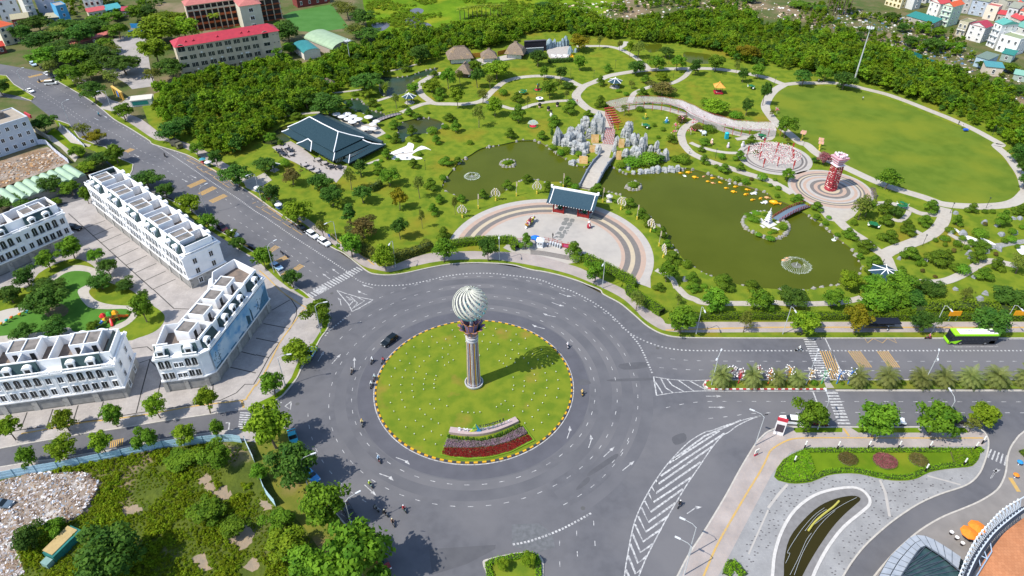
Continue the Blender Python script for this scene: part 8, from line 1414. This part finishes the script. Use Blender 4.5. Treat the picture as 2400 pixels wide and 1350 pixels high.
grove('among the lawns below the thatched houses','trees of the upper lawns','A2 p 1660 720 80 75, r 1790 830 130 230, y 1880 1010 130 230, s 2110 970 120 160, y 2225 1085 130 200, s 2075 1190 120 230, y 1640 860 150 140, p 1710 910 100 110, b 1705 940 70 50, s 1900 790 100 160, d 2060 820 110 220, r 2045 690 130 150, y 2240 740 230 215, s 2180 830 80 150, b 2300 890 80 70, d 1530 590 160 200, A3 d 240 620 140 180, r 630 660 110 165, r 300 740 80 150, d 455 750 100 150, s 435 835 70 110, r 350 915 140 190, d 520 825 100 80, s 510 940 60 120, p 60 1130 130 180, p 50 950 100 110, s 145 1010 60 130, p 530 1060 110 140, b 550 980 80 60, p 390 1165 110 110, p 280 1300 80 100, c 370 1300 45 120, A2 p 2365 1290 90 110, b 1990 1345 60 45')
grove('along the upper ring path','trees of the ring path','A3 o 620 480 180 190, s 810 460 60 150, s 1000 480 60 120, y 1090 540 60 180, s 1170 545 150 190, d 1150 700 150 160, r 1340 670 150 190, r 1530 665 120 180, d 1700 705 100 170, r 1890 670 150 180, o 2200 570 200 180, s 2080 700 60 150, d 2140 770 90 150, r 2280 730 120 165, y 1395 750 110 95, u 1390 890 215 165, p 890 670 70 90, p 820 800 70 110, p 1240 780 80 100, s 1110 830 70 90, p 1210 890 90 90, p 820 1000 90 130, d 1430 540 120 130, p 710 1085 70 75, b 990 860 50 35, b 1060 890 50 40, A4 d 310 800 140 180, r 510 765 140 170, d 690 835 180 190')
grove('on the lawn behind the ribbon pergola','trees by the pergola','A3 y 1890 1060 220 165, b 1780 990 60 90, d 2170 1080 90 175, b 2080 1105 120 85, d 2330 985 85 255, s 1040 1080 80 120, b 1190 1040 80 60, A4 r 150 1290 160 240, s 30 1090 60 80')
grove('on the statue lawns before the pergola','trees by the pergola','A3 p 1480 1325 90 85, b 1360 1290 40 32, b 1400 1220 50 42, b 1320 1180 42 40, p 1790 1345 100 75, b 1830 1225 130 75, p 2220 1345 80 100, u 1570 1140 100 80, u 1720 1215 110 60, B3 p 1760 65 60 70, p 1780 175 80 95, p 1970 260 100 100, p 2120 245 70 90, b 1950 135 65 65, p 2110 145 90 110, b 1590 170 120 100, b 1900 215 50 38, b 2170 365 70 60, b 2320 330 90 75, b 2085 335 70 50, g 2225 330 40 32, b 1520 150 90 55, p 2270 90 50 50')
grove('along the pond bank and around its rocks','plants of the pond bank','B3 p 140 345 90 85, p 510 385 80 110, p 330 420 90 95, p 790 480 120 140, b 585 410 75 55, b 620 105 65 55, b 510 75 90 65, b 450 95 70 60, b 380 40 70 50, b 1130 195 180 105, b 1270 185 180 135, c 1380 165 90 90, b 1010 210 90 55, p 1100 575 85 95, b 1080 645 55 40, p 1200 670 95 95, p 1260 755 80 115, p 1390 865 90 120, p 1440 965 90 95, p 1490 1085 130 115, b 1320 810 55 35, b 1200 685 45 30, b 1620 1135 95 70, p 1670 1285 110 115, p 1960 1335 160 155, p 1370 1350 90 75, p 2230 1345 130 95, r 1430 1275 150 205, b 960 540 40 30, b 1640 1340 50 35, b 1785 1330 60 40, b 1120 385 90 50, b 1165 380 50 35, B2 b 2330 180 60 40, b 2370 170 50 35, I b 640 760 230 170, b 480 720 200 150, b 1400 960 200 150, b 1150 1060 200 120, b 1020 1090 130 80, b 900 560 160 90, b 700 1130 200 80, b 1050 1240 260 90, b 400 570 220 90, b 620 500 260 80, b 560 600 90 60')
grove('at the gate plaza entrance','trees of the entrance','B3 p 130 965 100 165, p 570 1050 140 170, r 770 1275 160 220')
grove('around the red tower plaza','trees by the red tower','B4 p 270 535 100 90, p 450 605 100 90, r 165 335 100 135, x 510 185 140 130, r 1085 415 190 220, s 835 700 200 265, r 900 670 130 170, b 60 335 40 30, b 20 385 40 30, b 90 415 60 40, b 80 490 50 38, d 430 170 60 60, A4 s 180 1345 60 70')
grove('on the eastern stroll garden lawns','plants of the stroll garden','B4 p 1080 640 120 150, d 1170 665 120 115, p 1090 745 110 115, p 1300 835 110 110, p 1280 775 100 95, p 1120 895 140 120, p 1450 745 120 110, p 1500 625 120 130, p 1890 625 90 95, p 2155 755 120 170, p 1745 745 90 105, p 900 975 150 110, p 775 880 100 80, p 745 835 80 75, p 970 1125 120 115, p 935 1200 90 80, p 1310 1055 150 120, p 1560 1105 180 150, p 1650 1065 100 100, b 1385 1125 52 52, b 1440 1125 52 50, b 1415 1085 62 42, g 1430 1187 40 38, g 1550 1235 40 25, b 1640 945 42 40, b 1750 945 75 65, b 1800 890 62 52, b 1880 915 50 42, b 2010 635 52 42, b 2080 635 52 42, b 2270 612 42 40, g 1720 1000 42 42, b 1840 975 52 52, b 2250 905 80 65, b 2310 962 50 42, g 1660 1125 40 40, g 2110 1032 40 40, g 2010 752 40 40, b 640 855 52 42, b 790 745 65 55, b 150 790 62 52, p 1930 1085 130 130, p 1970 965 160 95, p 2110 1155 110 120, p 1990 1245 140 120, b 1960 855 130 85, p 1730 1175 90 85, b 1800 1195 130 90, p 1230 1185 80 65, d 2300 155 140 175, d 2340 275 100 145, d 2365 415 120 175, p 2335 645 110 105, s 2300 1200 200 190, b 560 690 50 36, p 450 690 70 55, b 530 745 55 40, b 1690 810 90 50, b 1640 890 90 50, b 1550 900 50 38, p 1790 700 10 10, b 2260 830 70 60, b 2350 780 50 40, b 1400 730 10 10, p 850 1060 60 60, b 2190 910 60 45')
grove('behind the hedge of the boulevard sidewalk','trees inside the boulevard hedge','B4 y 740 1340 180 180, r 980 1380 230 180, r 1210 1390 260 210, d 1500 1380 220 120, s 1380 1340 110 90, C3 r 1860 205 230 225, r 2295 195 220 225, s 1540 140 70 110, p 1700 10 90 80, C4 d 220 145 220 170, r 590 165 180 180, r 960 200 250 190, r 1130 170 260 230, d 1300 150 220 160, s 1810 110 120 150, d 2200 145 260 190, r 1250 230 170 110, y 1000 240 120 130')
grove('on the boulevard verge beside the park','street trees of the boulevard','C3 s 1150 195 150 200, r 1560 405 250 255, s 2150 395 140 200, C4 y 310 415 240 230, o 790 405 220 250, d 1400 395 190 205, d 2010 400 285 250')
grove('on the south kerb of the boulevard','street trees of the boulevard','C4 r 350 1310 250 305, r 960 1370 320 320, r 1500 1345 330 330, y 1950 1270 240 225, s 1860 1325 140 150')
grove('in the planted boulevard median','date palms of the median','Q m 250 335 260 280, m 645 345 240 280, m 965 335 210 230, m 1215 335 230 210, m 1995 345 240 250, m 2360 340 270 270, C4 m 1400 885 200 170, m 1610 885 190 180, m 1845 885 200 190, m 2095 885 220 200, m 2370 885 200 190, b 420 885 60 50, b 690 880 35 25, b 1240 880 60 45')
grove('in the overgrown lot at lower left','trees of the overgrown lot','D1 d 1130 1330 520 380, r 2050 330 250 200, r 1960 800 280 150, r 2200 960 220 130, d 330 1090 230 190, r 540 960 180 130, r 1700 300 270 90, D2 r 240 900 240 150, y 330 1150 340 210, r 480 1330 330 210, r 50 460 150 150, r 720 1360 200 120')
grove('on the islet at the lower edge','shrubs of the traffic islet','D2 y 2300 1290 110 90, D3 y 150 1255 120 110')
grove('on the far side of the marsh meadow','palms beyond the marsh','A2 a 1900 185 90 130, a 1940 180 90 130, a 1980 175 90 135, a 2020 172 90 135, a 2060 170 90 140, a 2100 165 90 140, a 2140 165 90 140, a 2180 165 90 140, a 2215 165 90 140, a 2250 165 90 140, a 2285 160 90 140, A3 d 300 60 140 60')
grove('in the tall palm row at upper right','palms at upper right','A4 a 545 120 100 230, a 600 140 100 230, a 625 145 110 240, a 660 110 100 230, a 690 140 110 240, a 710 160 110 240, a 760 110 100 220, a 580 60 100 180')
grove('in the scrub before the village houses','trees before the village','A4 d 1520 480 160 160, d 1130 200 120 110, d 820 390 130 110, r 1430 300 120 110, d 1310 440 130 130, r 1570 350 120 110, r 1750 480 110 110, d 1250 300 110 100, d 950 480 120 110, r 1650 460 110 90, d 1980 640 100 90, r 2250 680 150 110, d 2100 850 120 100, d 2300 870 160 100, r 300 70 200 90, d 480 100 120 70, e 1700 420 60 60, e 1900 520 60 60, e 660 280 90 80, e 880 180 80 70, e 2160 720 60 60, A3 d 2200 20 160 90, r 1900 40 120 70, e 1560 30 80 60, e 1700 60 80 60')
grove('near the houses at the upper left corner','trees at the upper left corner','Z d 420 640 190 260, d 1950 130 220 160, r 2300 230 260 190, r 2000 300 200 120, d 40 330 90 120, d 2420 60 160 100')
# ---- masses: woods, scrub, hedges
def clump_proto(name,m,W,H,n,size,seed,nc=9):
 o=bpy.data.objects.new(name,crown_mesh(name,W,H,.0,nc,n,size,m,seed,.7,rough=.35));return o
WOODP=[clump_proto('wood_clump',LEAF['f'],4.2,5.5,620,.33,800+i)for i in range(4)]+[clump_proto('wood_clump',LEAF['d'],4.4,5.2,620,.33,810),clump_proto('wood_clump',LEAF['y'],3.6,6.4,560,.33,811,12),clump_proto('wood_clump',LEAF['r'],3.4,6.8,520,.33,812,12)]
WEEDP=[clump_proto('weed_clump',LEAF['g'],1.7,1.0,170,.15,820+i,6)for i in range(4)]
def scatter(name,pts,rots,scls,protos,label=None):
 me=bpy.data.meshes.new(name);me.from_pydata([tuple(p)for p in pts],[],[]);n=len(pts)
 for nm,arr in(('rot',rots),('scl',scls)):a=me.attributes.new(nm,'FLOAT','POINT');a.data.foreach_set('value',np.asarray(arr,np.float32))
 a=me.attributes.new('pick','INT','POINT');a.data.foreach_set('value',RNG.integers(0,len(protos),n).astype(np.int32))
 o=bpy.data.objects.new(name,me);COL.objects.link(o);kind(o,'stuff')
 if label:o['label']=label
 ng=bpy.data.node_groups.new(name,'GeometryNodeTree');ng.interface.new_socket('Geometry',in_out='INPUT',socket_type='NodeSocketGeometry');ng.interface.new_socket('Geometry',in_out='OUTPUT',socket_type='NodeSocketGeometry')
 N,Lk=ng.nodes,ng.links;gi,go=N.new('NodeGroupInput'),N.new('NodeGroupOutput');j=N.new('GeometryNodeJoinGeometry');ip=N.new('GeometryNodeInstanceOnPoints');ip.inputs['Pick Instance'].default_value=True
 for p in protos:
  oi=N.new('GeometryNodeObjectInfo');oi.inputs['Object'].default_value=p;oi.inputs['As Instance'].default_value=True;Lk.new(oi.outputs['Geometry'],j.inputs[0])
 def att(nm,t='FLOAT'):
  q=N.new('GeometryNodeInputNamedAttribute');q.data_type=t;q.inputs['Name'].default_value=nm;return q.outputs['Attribute']
 cx=N.new('ShaderNodeCombineXYZ');Lk.new(att('rot'),cx.inputs['Z']);Lk.new(gi.outputs[0],ip.inputs['Points']);Lk.new(j.outputs[0],ip.inputs['Instance']);Lk.new(att('pick','INT'),ip.inputs['Instance Index']);Lk.new(cx.outputs[0],ip.inputs['Rotation']);Lk.new(att('scl'),ip.inputs['Scale']);Lk.new(ip.outputs[0],go.inputs[0])
 md=o.modifiers.new('scatter','NODES');md.node_group=ng;return o
def fill(poly,step,holes=(),keep=None):
 xs=[p[0]for p in poly];ys=[p[1]for p in poly];out=[]
 x=min(xs)
 while x<max(xs):
  y=min(ys)
  while y<max(ys):
   p=(x+RNG.uniform(-.5,.5)*step,y+RNG.uniform(-.5,.5)*step)
   if inside(p,poly)and not any(inside(p,h)for h in holes)and(keep is None or keep(p)):out.append(p)
   y+=step
  x+=step
 return out
from mathutils import noise as mnoise
def nz(p,s):return mnoise.fractal(Vector((p[0]*s,p[1]*s,3.3)),1.0,2.0,4)
WOOD=T('X 366 262 365 222 430 198 520 178 600 165 690 154 800 130 860 112 930 90 1010 78 1100 72 1210 58 1300 45 1480 56 1700 34 1800 62 1900 78 2050 125 2150 165 2300 205 2420 275 2420 372 2330 322 2250 282 2150 238 2060 212 1995 190 1900 172 1800 158 1730 148 1660 118 1560 104 1460 96 1390 88 1340 92 1330 75 1240 80 1210 100 1140 118 1050 118 1030 140 960 160 885 186 820 200 775 238 700 268 650 292 610 330 560 366 510 370 445 322 400 300')
HOLES=STREAMS+[T('A2 420 520 420 360 600 350 730 560'),T('A1 1700 740 2382 600 2382 400 1700 400')]
pts=fill(WOOD,2.75,HOLES)
sc=[.55+.9*max(0,min(1,.5+nz(p,.06)))*RNG.uniform(.75,1.15)for p in pts]
scatter('woodland',[(p[0],p[1],.1)for p in pts],RNG.uniform(0,6.28,len(pts)),sc,WOODP,'dense green woodland belt around the park')
FAR=[T('X 1480 60 1420 20 1500 -60 1900 -90 1950 20 1900 78 1700 36'),T('X 1900 78 1950 0 2060 40 2180 60 2290 120 2360 160 2400 210 2440 260 2300 205 2150 165'),T('X -100 -20 120 60 200 110 330 60 420 -20 300 -80')]
pts=[p for P_ in FAR for p in fill(P_,3.6,(),lambda q:nz(q,.05)>-.02)]
scatter('scrub',[(p[0],p[1],0)for p in pts],RNG.uniform(0,6.28,len(pts)),RNG.uniform(.25,.8,len(pts)),WOODP,'wild scrub on the waste ground before the village')
MARSH=T('X 850 -30 870 60 930 90 1120 70 1300 55 1420 25 1460 -30')
pts=fill(MARSH,2.6,[smooth(T('A2 1380 190 1480 150 1530 200 1600 215 1635 245 1560 262 1450 255'),3,True)],lambda q:nz(q,.08)>-.1)
LOT=T('X -300 1260 0 1135 ; D1 0 470 560 370 1000 285 1500 180 2000 125 2270 140 2382 320 ; D2 60 500 130 640 230 770 500 1000 620 1200 640 1420 ; X 700 1500 -200 1600')
DUMP=T('D1 -400 500 0 460 300 400 640 380 820 400 930 480 900 620 760 800 600 870 400 880 260 960 180 1120 230 1340 -400 1600')
BARE=[[(x+RNG.normal()*.28,y+RNG.normal()*.28)for x,y in smooth(T(s),4,True)]for s in('D1 1120 730 1230 690 1340 740 1270 790 1150 780','D1 1990 570 2080 530 2150 600 2080 635','D1 1830 480 1930 390 1980 450 1900 510','D1 1900 520 2000 480 2020 540 1960 570','D1 1800 1180 1900 1150 1970 1280 1860 1310','D1 2130 960 2280 880 2360 960 2300 1080 2180 1080','D1 2260 1260 2382 1180 2382 1320','D2 30 660 110 650 150 720 60 740','D1 740 1300 840 1250 830 1350')]
for b in BARE:kind(MB().prism(b,.12,.12).build('bare_soil',mat('bare_soil',(.30,.225,.15),.95,col2=(.23,.19,.14),scale=.6,detail=7,bump=.1,bscale=2)),'structure')
pts=fill(LOT,.66,[DUMP]+BARE,lambda q:nz(q,.12)>-.32)
scatter('weeds',[(p[0],p[1],.05)for p in pts],RNG.uniform(0,6.28,len(pts)),[.28+.75*max(0,min(1,.35+nz(p,.14)))*RNG.uniform(.6,1.25)for p in pts],WEEDP,'tangled weeds and creepers on the overgrown lot')
mp=fill(MARSH,1.9,(),lambda q:nz(q,.07)>.0)
scatter('marsh_weeds',[(p[0],p[1],.05)for p in mp],RNG.uniform(0,6.28,len(mp)),RNG.uniform(.5,1.3,len(mp)),[clump_proto('marsh_clump',LEAF['y'],2.2,.8,150,.2,830+i,6)for i in range(2)],'bright marsh grass in tufts')
def hedge(label,path,w,h,m,group=None,name='hedge',dens=26,size=.16,cat='hedge',wob=.12,base=True,pts=None):
 p=resample(pts or smooth(T(path),3),.5);P=[];N=[];rng=np.random.default_rng(len(p)*7+int(h*10))
 o=thing(name,label,cat,(p[0][0],p[0][1],0),0,group);ox,oy=p[0][0],p[0][1]
 for i in range(len(p)-1):
  a,b=Vector(p[i]),Vector(p[i+1]);d=(b-a);L=d.length;d.normalize();nn=Vector((-d.y,d.x));hh=h*(1+wob*mnoise.noise(Vector((a.x*.5,a.y*.5,1))))
  for k in range(int(dens*L*(w+1.5*hh))):
   t=rng.random();s=rng.uniform(-(w/2+hh*.75),w/2+hh*.75);q=a+d*t*L
   if abs(s)<w/2:z,nv,off=hh,(0,0,1),s
   else:z,nv,off=hh-(abs(s)-w/2)/.75,(nn.x*(1 if s>0 else-1),nn.y*(1 if s>0 else-1),.25),math.copysign(w/2,s)
   P.append((q.x+nn.x*off-ox+rng.normal()*.06,q.y+nn.y*off-oy+rng.normal()*.06,max(.1,z+rng.normal()*.07)));N.append(nv)
 P,N=np.array(P),np.array(N)+rng.normal(size=(len(P),3))*.5;N/=np.linalg.norm(N,axis=1)[:,None]
 tint=np.clip(np.array([.5+.5*mnoise.noise(Vector((q[0]*.8,q[1]*.8,0)))for q in P])*.6+rng.random(len(P))*.4,0,1)
 V,t=leaf_arrays(P,N,size*rng.uniform(.6,1.3,len(P)),tint,rng);link('foliage',quads_mesh('foliage',V,t,m),o)
 if base:MB().ribbon([(q[0]-ox,q[1]-oy)for q in p],w*.86,h*.86,0,False,.05).build('branches',mat('hedge_inside',(.03,.05,.01),.95),o)  # added dark box for occlusion; inner shade of the hedge as colour
 return o
hedge('tall feathery bamboo hedge west of the gate plaza','B2 860 810 960 960 1060 1040 1280 1075 1450 1030 1640 965',2.2,2.6,LEAF['s'],'park hedges',wob=.5,size=.22,dens=22)
hedge('clipped green hedge left of the plaza entrance','B2 1800 955 2000 925 2200 915 2382 915 ; B3 20 960 60 985',2.2,2.2,LEAF['h'],'park hedges')
hedge('clipped green hedge right of the plaza entrance','B3 670 1075 800 1130 960 1215 1110 1300 ; C3 1090 30 1250 140 1400 240',2.3,2.2,LEAF['h'],'park hedges')
hedge('long clipped hedge behind the boulevard sidewalk','C3 1470 270 1700 265 2382 265 ; X 1900 747 2200 748 2420 749',1.9,1.9,LEAF['h'],'park hedges')
hedge('loose yellowish shrub belt above the boulevard hedge','C4 950 190 1200 215 1500 200 1800 195 2382 215',3.5,2.4,LEAF['y'],'park hedges',wob=.6,size=.24,dens=14)
hedge('low dark bamboo row beside the golden tree','B2 1070 440 1180 380',1.6,2.6,LEAF['s'],'park hedges',wob=.5,size=.2)
hedge('green hedge before the stage with rock spires','H 1700 500 1900 490 2080 480',2.2,1.8,LEAF['d'],'park hedges',size=.25,dens=14)
hedge('trimmed low hedge edging of the lower traffic islet','D2 2190 1400 2160 1260 2200 1225 2382 1185 ; D3 100 1170 180 1165 235 1200 245 1300 245 1400',1.0,.7,LEAF['h'],'garden hedges')
for lab,s in(('low planted strip under the pergola ribbons','A3 1180 970 1400 965 1600 1020 1800 1100 2000 1170 2200 1210 2360 1215'),('dark shrub strip under the left pergola end','A3 860 985 930 1010')):hedge(lab,s,1.3,.6,LEAF['h'],'pergola planting',size=.2,dens=12)
for lab,s,m in(('violet flower patch beside the red tower plaza','B4 970 400 985 450 985 510',LEAF['v']),):hedge(lab,s,1.6,.35,m,None,'flower_bed',30,.13,'flower bed',base=False)
def carpet(name,label,poly,z,k,dens,size,cat='flower bed',hgt=.25):
 c=np.mean(poly,0);t=thing(name,label,cat,(c[0],c[1],.2));q=[(x-c[0],y-c[1])for x,y in poly];MB().prism(q,0,z*.6).build('soil',mat('bed_soil',(.14,.10,.07),.95),t);xs=[p[0]for p in q];ys=[p[1]for p in q];n=int((max(xs)-min(xs))*(max(ys)-min(ys))*dens);rng=np.random.default_rng(n)
 P=np.stack([rng.uniform(min(xs),max(xs),n),rng.uniform(min(ys),max(ys),n),z*.7+rng.random(n)*hgt],1);P=P[[inside(p[:2],q)for p in P]];N=rng.normal(size=(len(P),3))*.5+np.array([0,0,1]);N/=np.linalg.norm(N,axis=1)[:,None]
 tint=np.clip(np.array([.5+.7*mnoise.noise(Vector((p[0]*.9,p[1]*.9,0)))for p in P])*.6+rng.random(len(P))*.4,0,1);V,tt=leaf_arrays(P,N,size*rng.uniform(.6,1.3,len(P)),tint,rng);link('planting',quads_mesh('planting',V,tt,LEAF[k]),t);return t
carpet('flower_bed','dark red flower band below the letters',FLOWER_RED,.3,'R',110,.12);carpet('flower_bed','mixed violet flower band above the red band',FLOWER_VIO,.4,'v',90,.14,hgt=.35)
cone=crown_mesh('crown',.85,1.25,.0,7,240,.1,LEAF['d'],77,.5,'cone');row=resample(smooth(T('S 300 660 500 690 800 720 1050 730 1300 670 1600 560 1800 460 1950 390'),4),.62)
for i,p in enumerate(row):t=thing('conical_shrub',nth(i)+' little conical shrub from the left under the sign','shrub',(p[0]+RNG.normal()*.08,p[1]+RNG.normal()*.08,.25),RNG.uniform(0,6),'conical shrubs under the sign');link('crown',cone,t,scale=(1,1,RNG.uniform(.85,1.2)));link('stem',MB().tube([(0,0,0),(0,0,.3)],.04,4).mesh('stem',BARK)if i==0 else bpy.data.meshes['stem_shrub'],t)if False else None
# ---- planted beds and hall at lower right
BED=smooth(T('D4 55 430 140 270 330 175 400 165 1000 165 1950 165 1970 200 1960 260 1900 330 1800 345 1650 360 1500 390 1400 440 1300 465 1150 465 1000 440 850 405 700 400 550 420 400 480 250 495 150 480'),2,True)
slab('garden_bed',BED,.1,.2,M_LAWN2)
hedge('clipped hedge ring around the plaza garden','',1.1,.55,LEAF['h'],'garden hedges',pts=offset(BED,-.7,True)+[offset(BED,-.7,True)[0]],base=True,dens=34)
carpet('hedge','broad low hedge at the left end of the plaza garden',T('D4 110 430 170 290 340 195 380 230 430 370 360 460 250 480'),.5,'h',75,.16,'hedge');carpet('hedge','low hedge at the right end of the plaza garden',T('D4 1690 200 1940 190 1950 250 1880 310 1730 320'),.5,'h',75,.16,'hedge')
for lab,c,rx,ry,k in(('left oval brown flower bed of the plaza garden','D4 740 270',2.0,1.7,'u'),('middle oval pink-brown flower bed of the plaza garden','D4 1085 290',2.45,2.1,'x'),('right oval brown flower bed of the plaza garden','D4 1395 278',1.9,1.75,'u')):
 p=T1(c);el=[(p[0]+rx*math.cos(a),p[1]+ry*math.sin(a))for a in np.linspace(0,2*math.pi,28)];carpet('flower_bed',lab,el[:-1],.3,k,130,.1);hedge('lime border of the '+lab.replace(' of the plaza garden',''),'',.3,.45,LEAF['h'],'garden hedges',pts=el,base=False,dens=40,size=.09)
hedge('low hedge wedge at the bottom edge of the plaza','D3 1990 1360 2040 1240 2090 1280 2160 1360',1.6,.7,LEAF['h'],'garden hedges');hedge('hedge corner at the right edge of the plaza','D4 2350 190 2400 240 2440 300',1.4,.7,LEAF['h'],'garden hedges')
mb=MB();rr=np.random.default_rng(1);PV=T('D4 0 560 200 500 500 440 900 420 1200 480 1900 400 1750 520 1350 690 1000 950 700 1350 520 1350 700 1000 950 700 900 560 700 540 300 650 100 950 0 1100 -200 1350 -300 1200 -100 800');k=0
for p in fill(PV,1.15):
 if not inside(p,rim):s=.16;mb.box(p[0]-s,p[0]+s,p[1]-s*.6,p[1]+s*.6,.131,.137)
kind(mb.build('dark_paving_inserts',mat('insert_granite',(.085,.08,.085),.85),bpy.data.objects['plaza_pavement']),'stuff')
for s,w in(('D4 1040 460 1090 580 1130 800',.5),('D4 180 500 100 590 0 720',.5),('D3 2382 740 2200 1150',.3),('D4 1480 420 1790 505',.35)):kind(MB().ribbon(T(s),w,.139).build('paving_band',M_PL),'structure')
for i,c in enumerate(('U 1480 640','U 1365 720')):
 t=thing('orange_parasol',('upper','lower')[i]+' orange parasol on the cafe terrace','umbrella',(*T1(c),.13),.2,'orange parasols');t.location.y-=1.2;MB().tube([(0,0,0),(0,0,2.6)],.05,6).build('pole',plain('#555555'),t)
 P_=circle(0,0,1.55,8)
 for j in range(8):a,b=P_[j],P_[(j+1)%8];MB().add([(a[0],a[1],2.3),(b[0],b[1],2.3),(0,0,2.85),(a[0],a[1],2.15),(b[0],b[1],2.15)],[(0,1,2),(0,3,4,1)]).build('canopy_panel',plain('#e8862a',.6),t)
for i,c in enumerate(sorted(PX('U 1205 720 1285 800 1490 815 1370 885 1590 735'))):t=thing('cafe_stool',nth(i)+' white round cafe table from the left near the parasols','table',(*G(*c),.13),0,'cafe tables');MB().lathe([(.36,.6),(.36,.66),(.05,.67)],12).build('top',WHITE,t);MB().lathe([(.3,0),(.22,.3),(.3,.6)],10).build('barrel',plain('#2a2428'),t)
for i,(c,col)in enumerate((('D4 2325 320','#2a8ac8'),('D4 2290 440','#e0862a'))):t=thing('traffic_bollard',('blue','orange')[i]+' capped striped marker post beside the driveway','post',(*T1(c),.13));MB().tube([(0,0,0),(0,0,1.0)],.08,6).build('post',WHITE,t);MB().lathe([(.6,1.0),(.3,1.25),(.05,1.3)],8).build('cap',plain(col),t)
def hall():
 z=7.5;o=T1('U 2000 1000',z);t=thing('round_hall','round hall with orange tiled roof and white lattice ring','building',(*o,0));rl=lambda s,zz:[(x-o[0],y-o[1])for x,y in smooth(T(s,zz),4)]
 rf=rl('U 1500 1500 1600 1350 1700 1130 1860 900 2000 720 2150 590 2330 460',z);far=[(rf[-1][0]+30,rf[-1][1]-5),(rf[-1][0]+30,rf[0][1]-20),(rf[0][0],rf[0][1]-20)];MB().prism(rf+far,0,z-.6).build('wall',plain('#8a8a90'),t)
 rm=pavemat('orange_tiles',(.46,.20,.095),(.40,.165,.075),(.27,.11,.055),.9);MB().prism(rf+far,z-.6,z).build('roof',rm,t)
 A=rl('U 1290 1500 1340 1340 1450 1060 1600 780 1780 570 2000 350 2330 150',z-1);B=rl('U 1400 1500 1470 1340 1620 1030 1850 715 2100 490 2330 320',z+1.2);n=26
 ln=lambda L:sum(math.dist(a,b)for a,b in zip(L,L[1:]));A2,B2=resample(A,ln(A)/n*.999),resample(B,ln(B)/n*.999);lw=plain('#c9d2dc',.4)
 for L,zz in((A2,z-1),(B2,z+1.2)):MB().tube([(x,y,zz)for x,y in L],.11,5).build('ring_chord',lw,t)
 for i in range(n-1):
  a,b=(*A2[i],z-1),(*B2[i],z+1.2);MB().tube([a,b],.1,4).build('lattice_bar',lw,t);MB().tube([(*A2[i+1],z-1),b],.06,4).build('lattice_brace',lw,t);MB().tube([a,(*B2[i+1],z+1.2)],.06,4).build('lattice_brace',lw,t)
  MB().ball((*A2[i],z-.7),.2,6,4).build('ring_knob',WHITE,t)
 MB().ribbon(B2,1.0,z+.9).build('gutter',plain('#2e3440'),t)
 for q in('U 1800 800 1830 980','U 1700 920 1760 1090','U 1830 980 1600 1350','U 1800 800 1620 1020','U 1620 1020 1760 1090','U 1620 1020 1660 1200'):p=rl(q,z+.8);MB().tube([(x,y,z+.8)for x,y in p],.09,4).build('roof_brace',plain('#9fb4cc',.4),t)
 c=T1('U 800 1100',4);g=thing('glass_canopy','grey glazed canopy with dark skylight beside the driveway','canopy',(*c,0));rc=lambda s:[(x-c[0],y-c[1])for x,y in smooth(T(s,4),4)];O_=rc('U 60 1500 130 1340 290 1060 440 910 600 760 700 725 860 750 1050 850 1340 1040 1500 1160');I_=rc('U 380 1500 470 1340 620 1110 720 970 790 915 830 905 900 950 1100 1080 1290 1240 1420 1340');n=16
 O2,I2=resample(O_,ln(O_)/n*.999),resample(I_,ln(I_)/n*.999);gp=mat('pale_glass',(.34,.37,.41),.2,col2=(.28,.31,.35),scale=.7,spec=.6);br=plain('#4a5460',.5)
 for i in range(n-1):
  for j in range(2):f0,f1=j/2+.015,(j+1)/2-.015;q=[tuple(Vector(O2[k]).lerp(Vector(I2[k]),f))for k,f in((i,f0),(i+1,f0),(i+1,f1),(i,f1))];m_=Vector(np.mean(q,0));q=[tuple(Vector(v).lerp(m_,.03))for v in q];MB().prism([*q],3.9+.12*j,4.0+.12*j).build('glass_panel',gp,g)
  MB().tube([(*O2[i],4.0),(*I2[i],4.2)],.05,4).build('glazing_bar',br,g)
 MB().prism(I2,3.6,3.7).build('skylight',mat('dark_glass',(.02,.05,.058),.12,col2=(.045,.085,.09),scale=.5,spec=.6),g);MB().tube([(*p,4.2)for p in I2],.12,5).build('skylight_kerb',br,g);lo,hi=I2[:n//2],I2[n//2:]
 for i in range(min(len(lo),len(hi))):MB().tube([(*lo[i],4.1),(*hi[-1-i],4.1)],.06,4).build('skylight_bar',br,g)
 for i in range(len(lo)-2):MB().tube([(*lo[i],4.1),(*hi[max(0,len(hi)-3-i)],4.1)],.05,4).build('skylight_bar',br,g)
 MB().prism(O2,.13,3.6).build('wall',CGL,g)
hall()
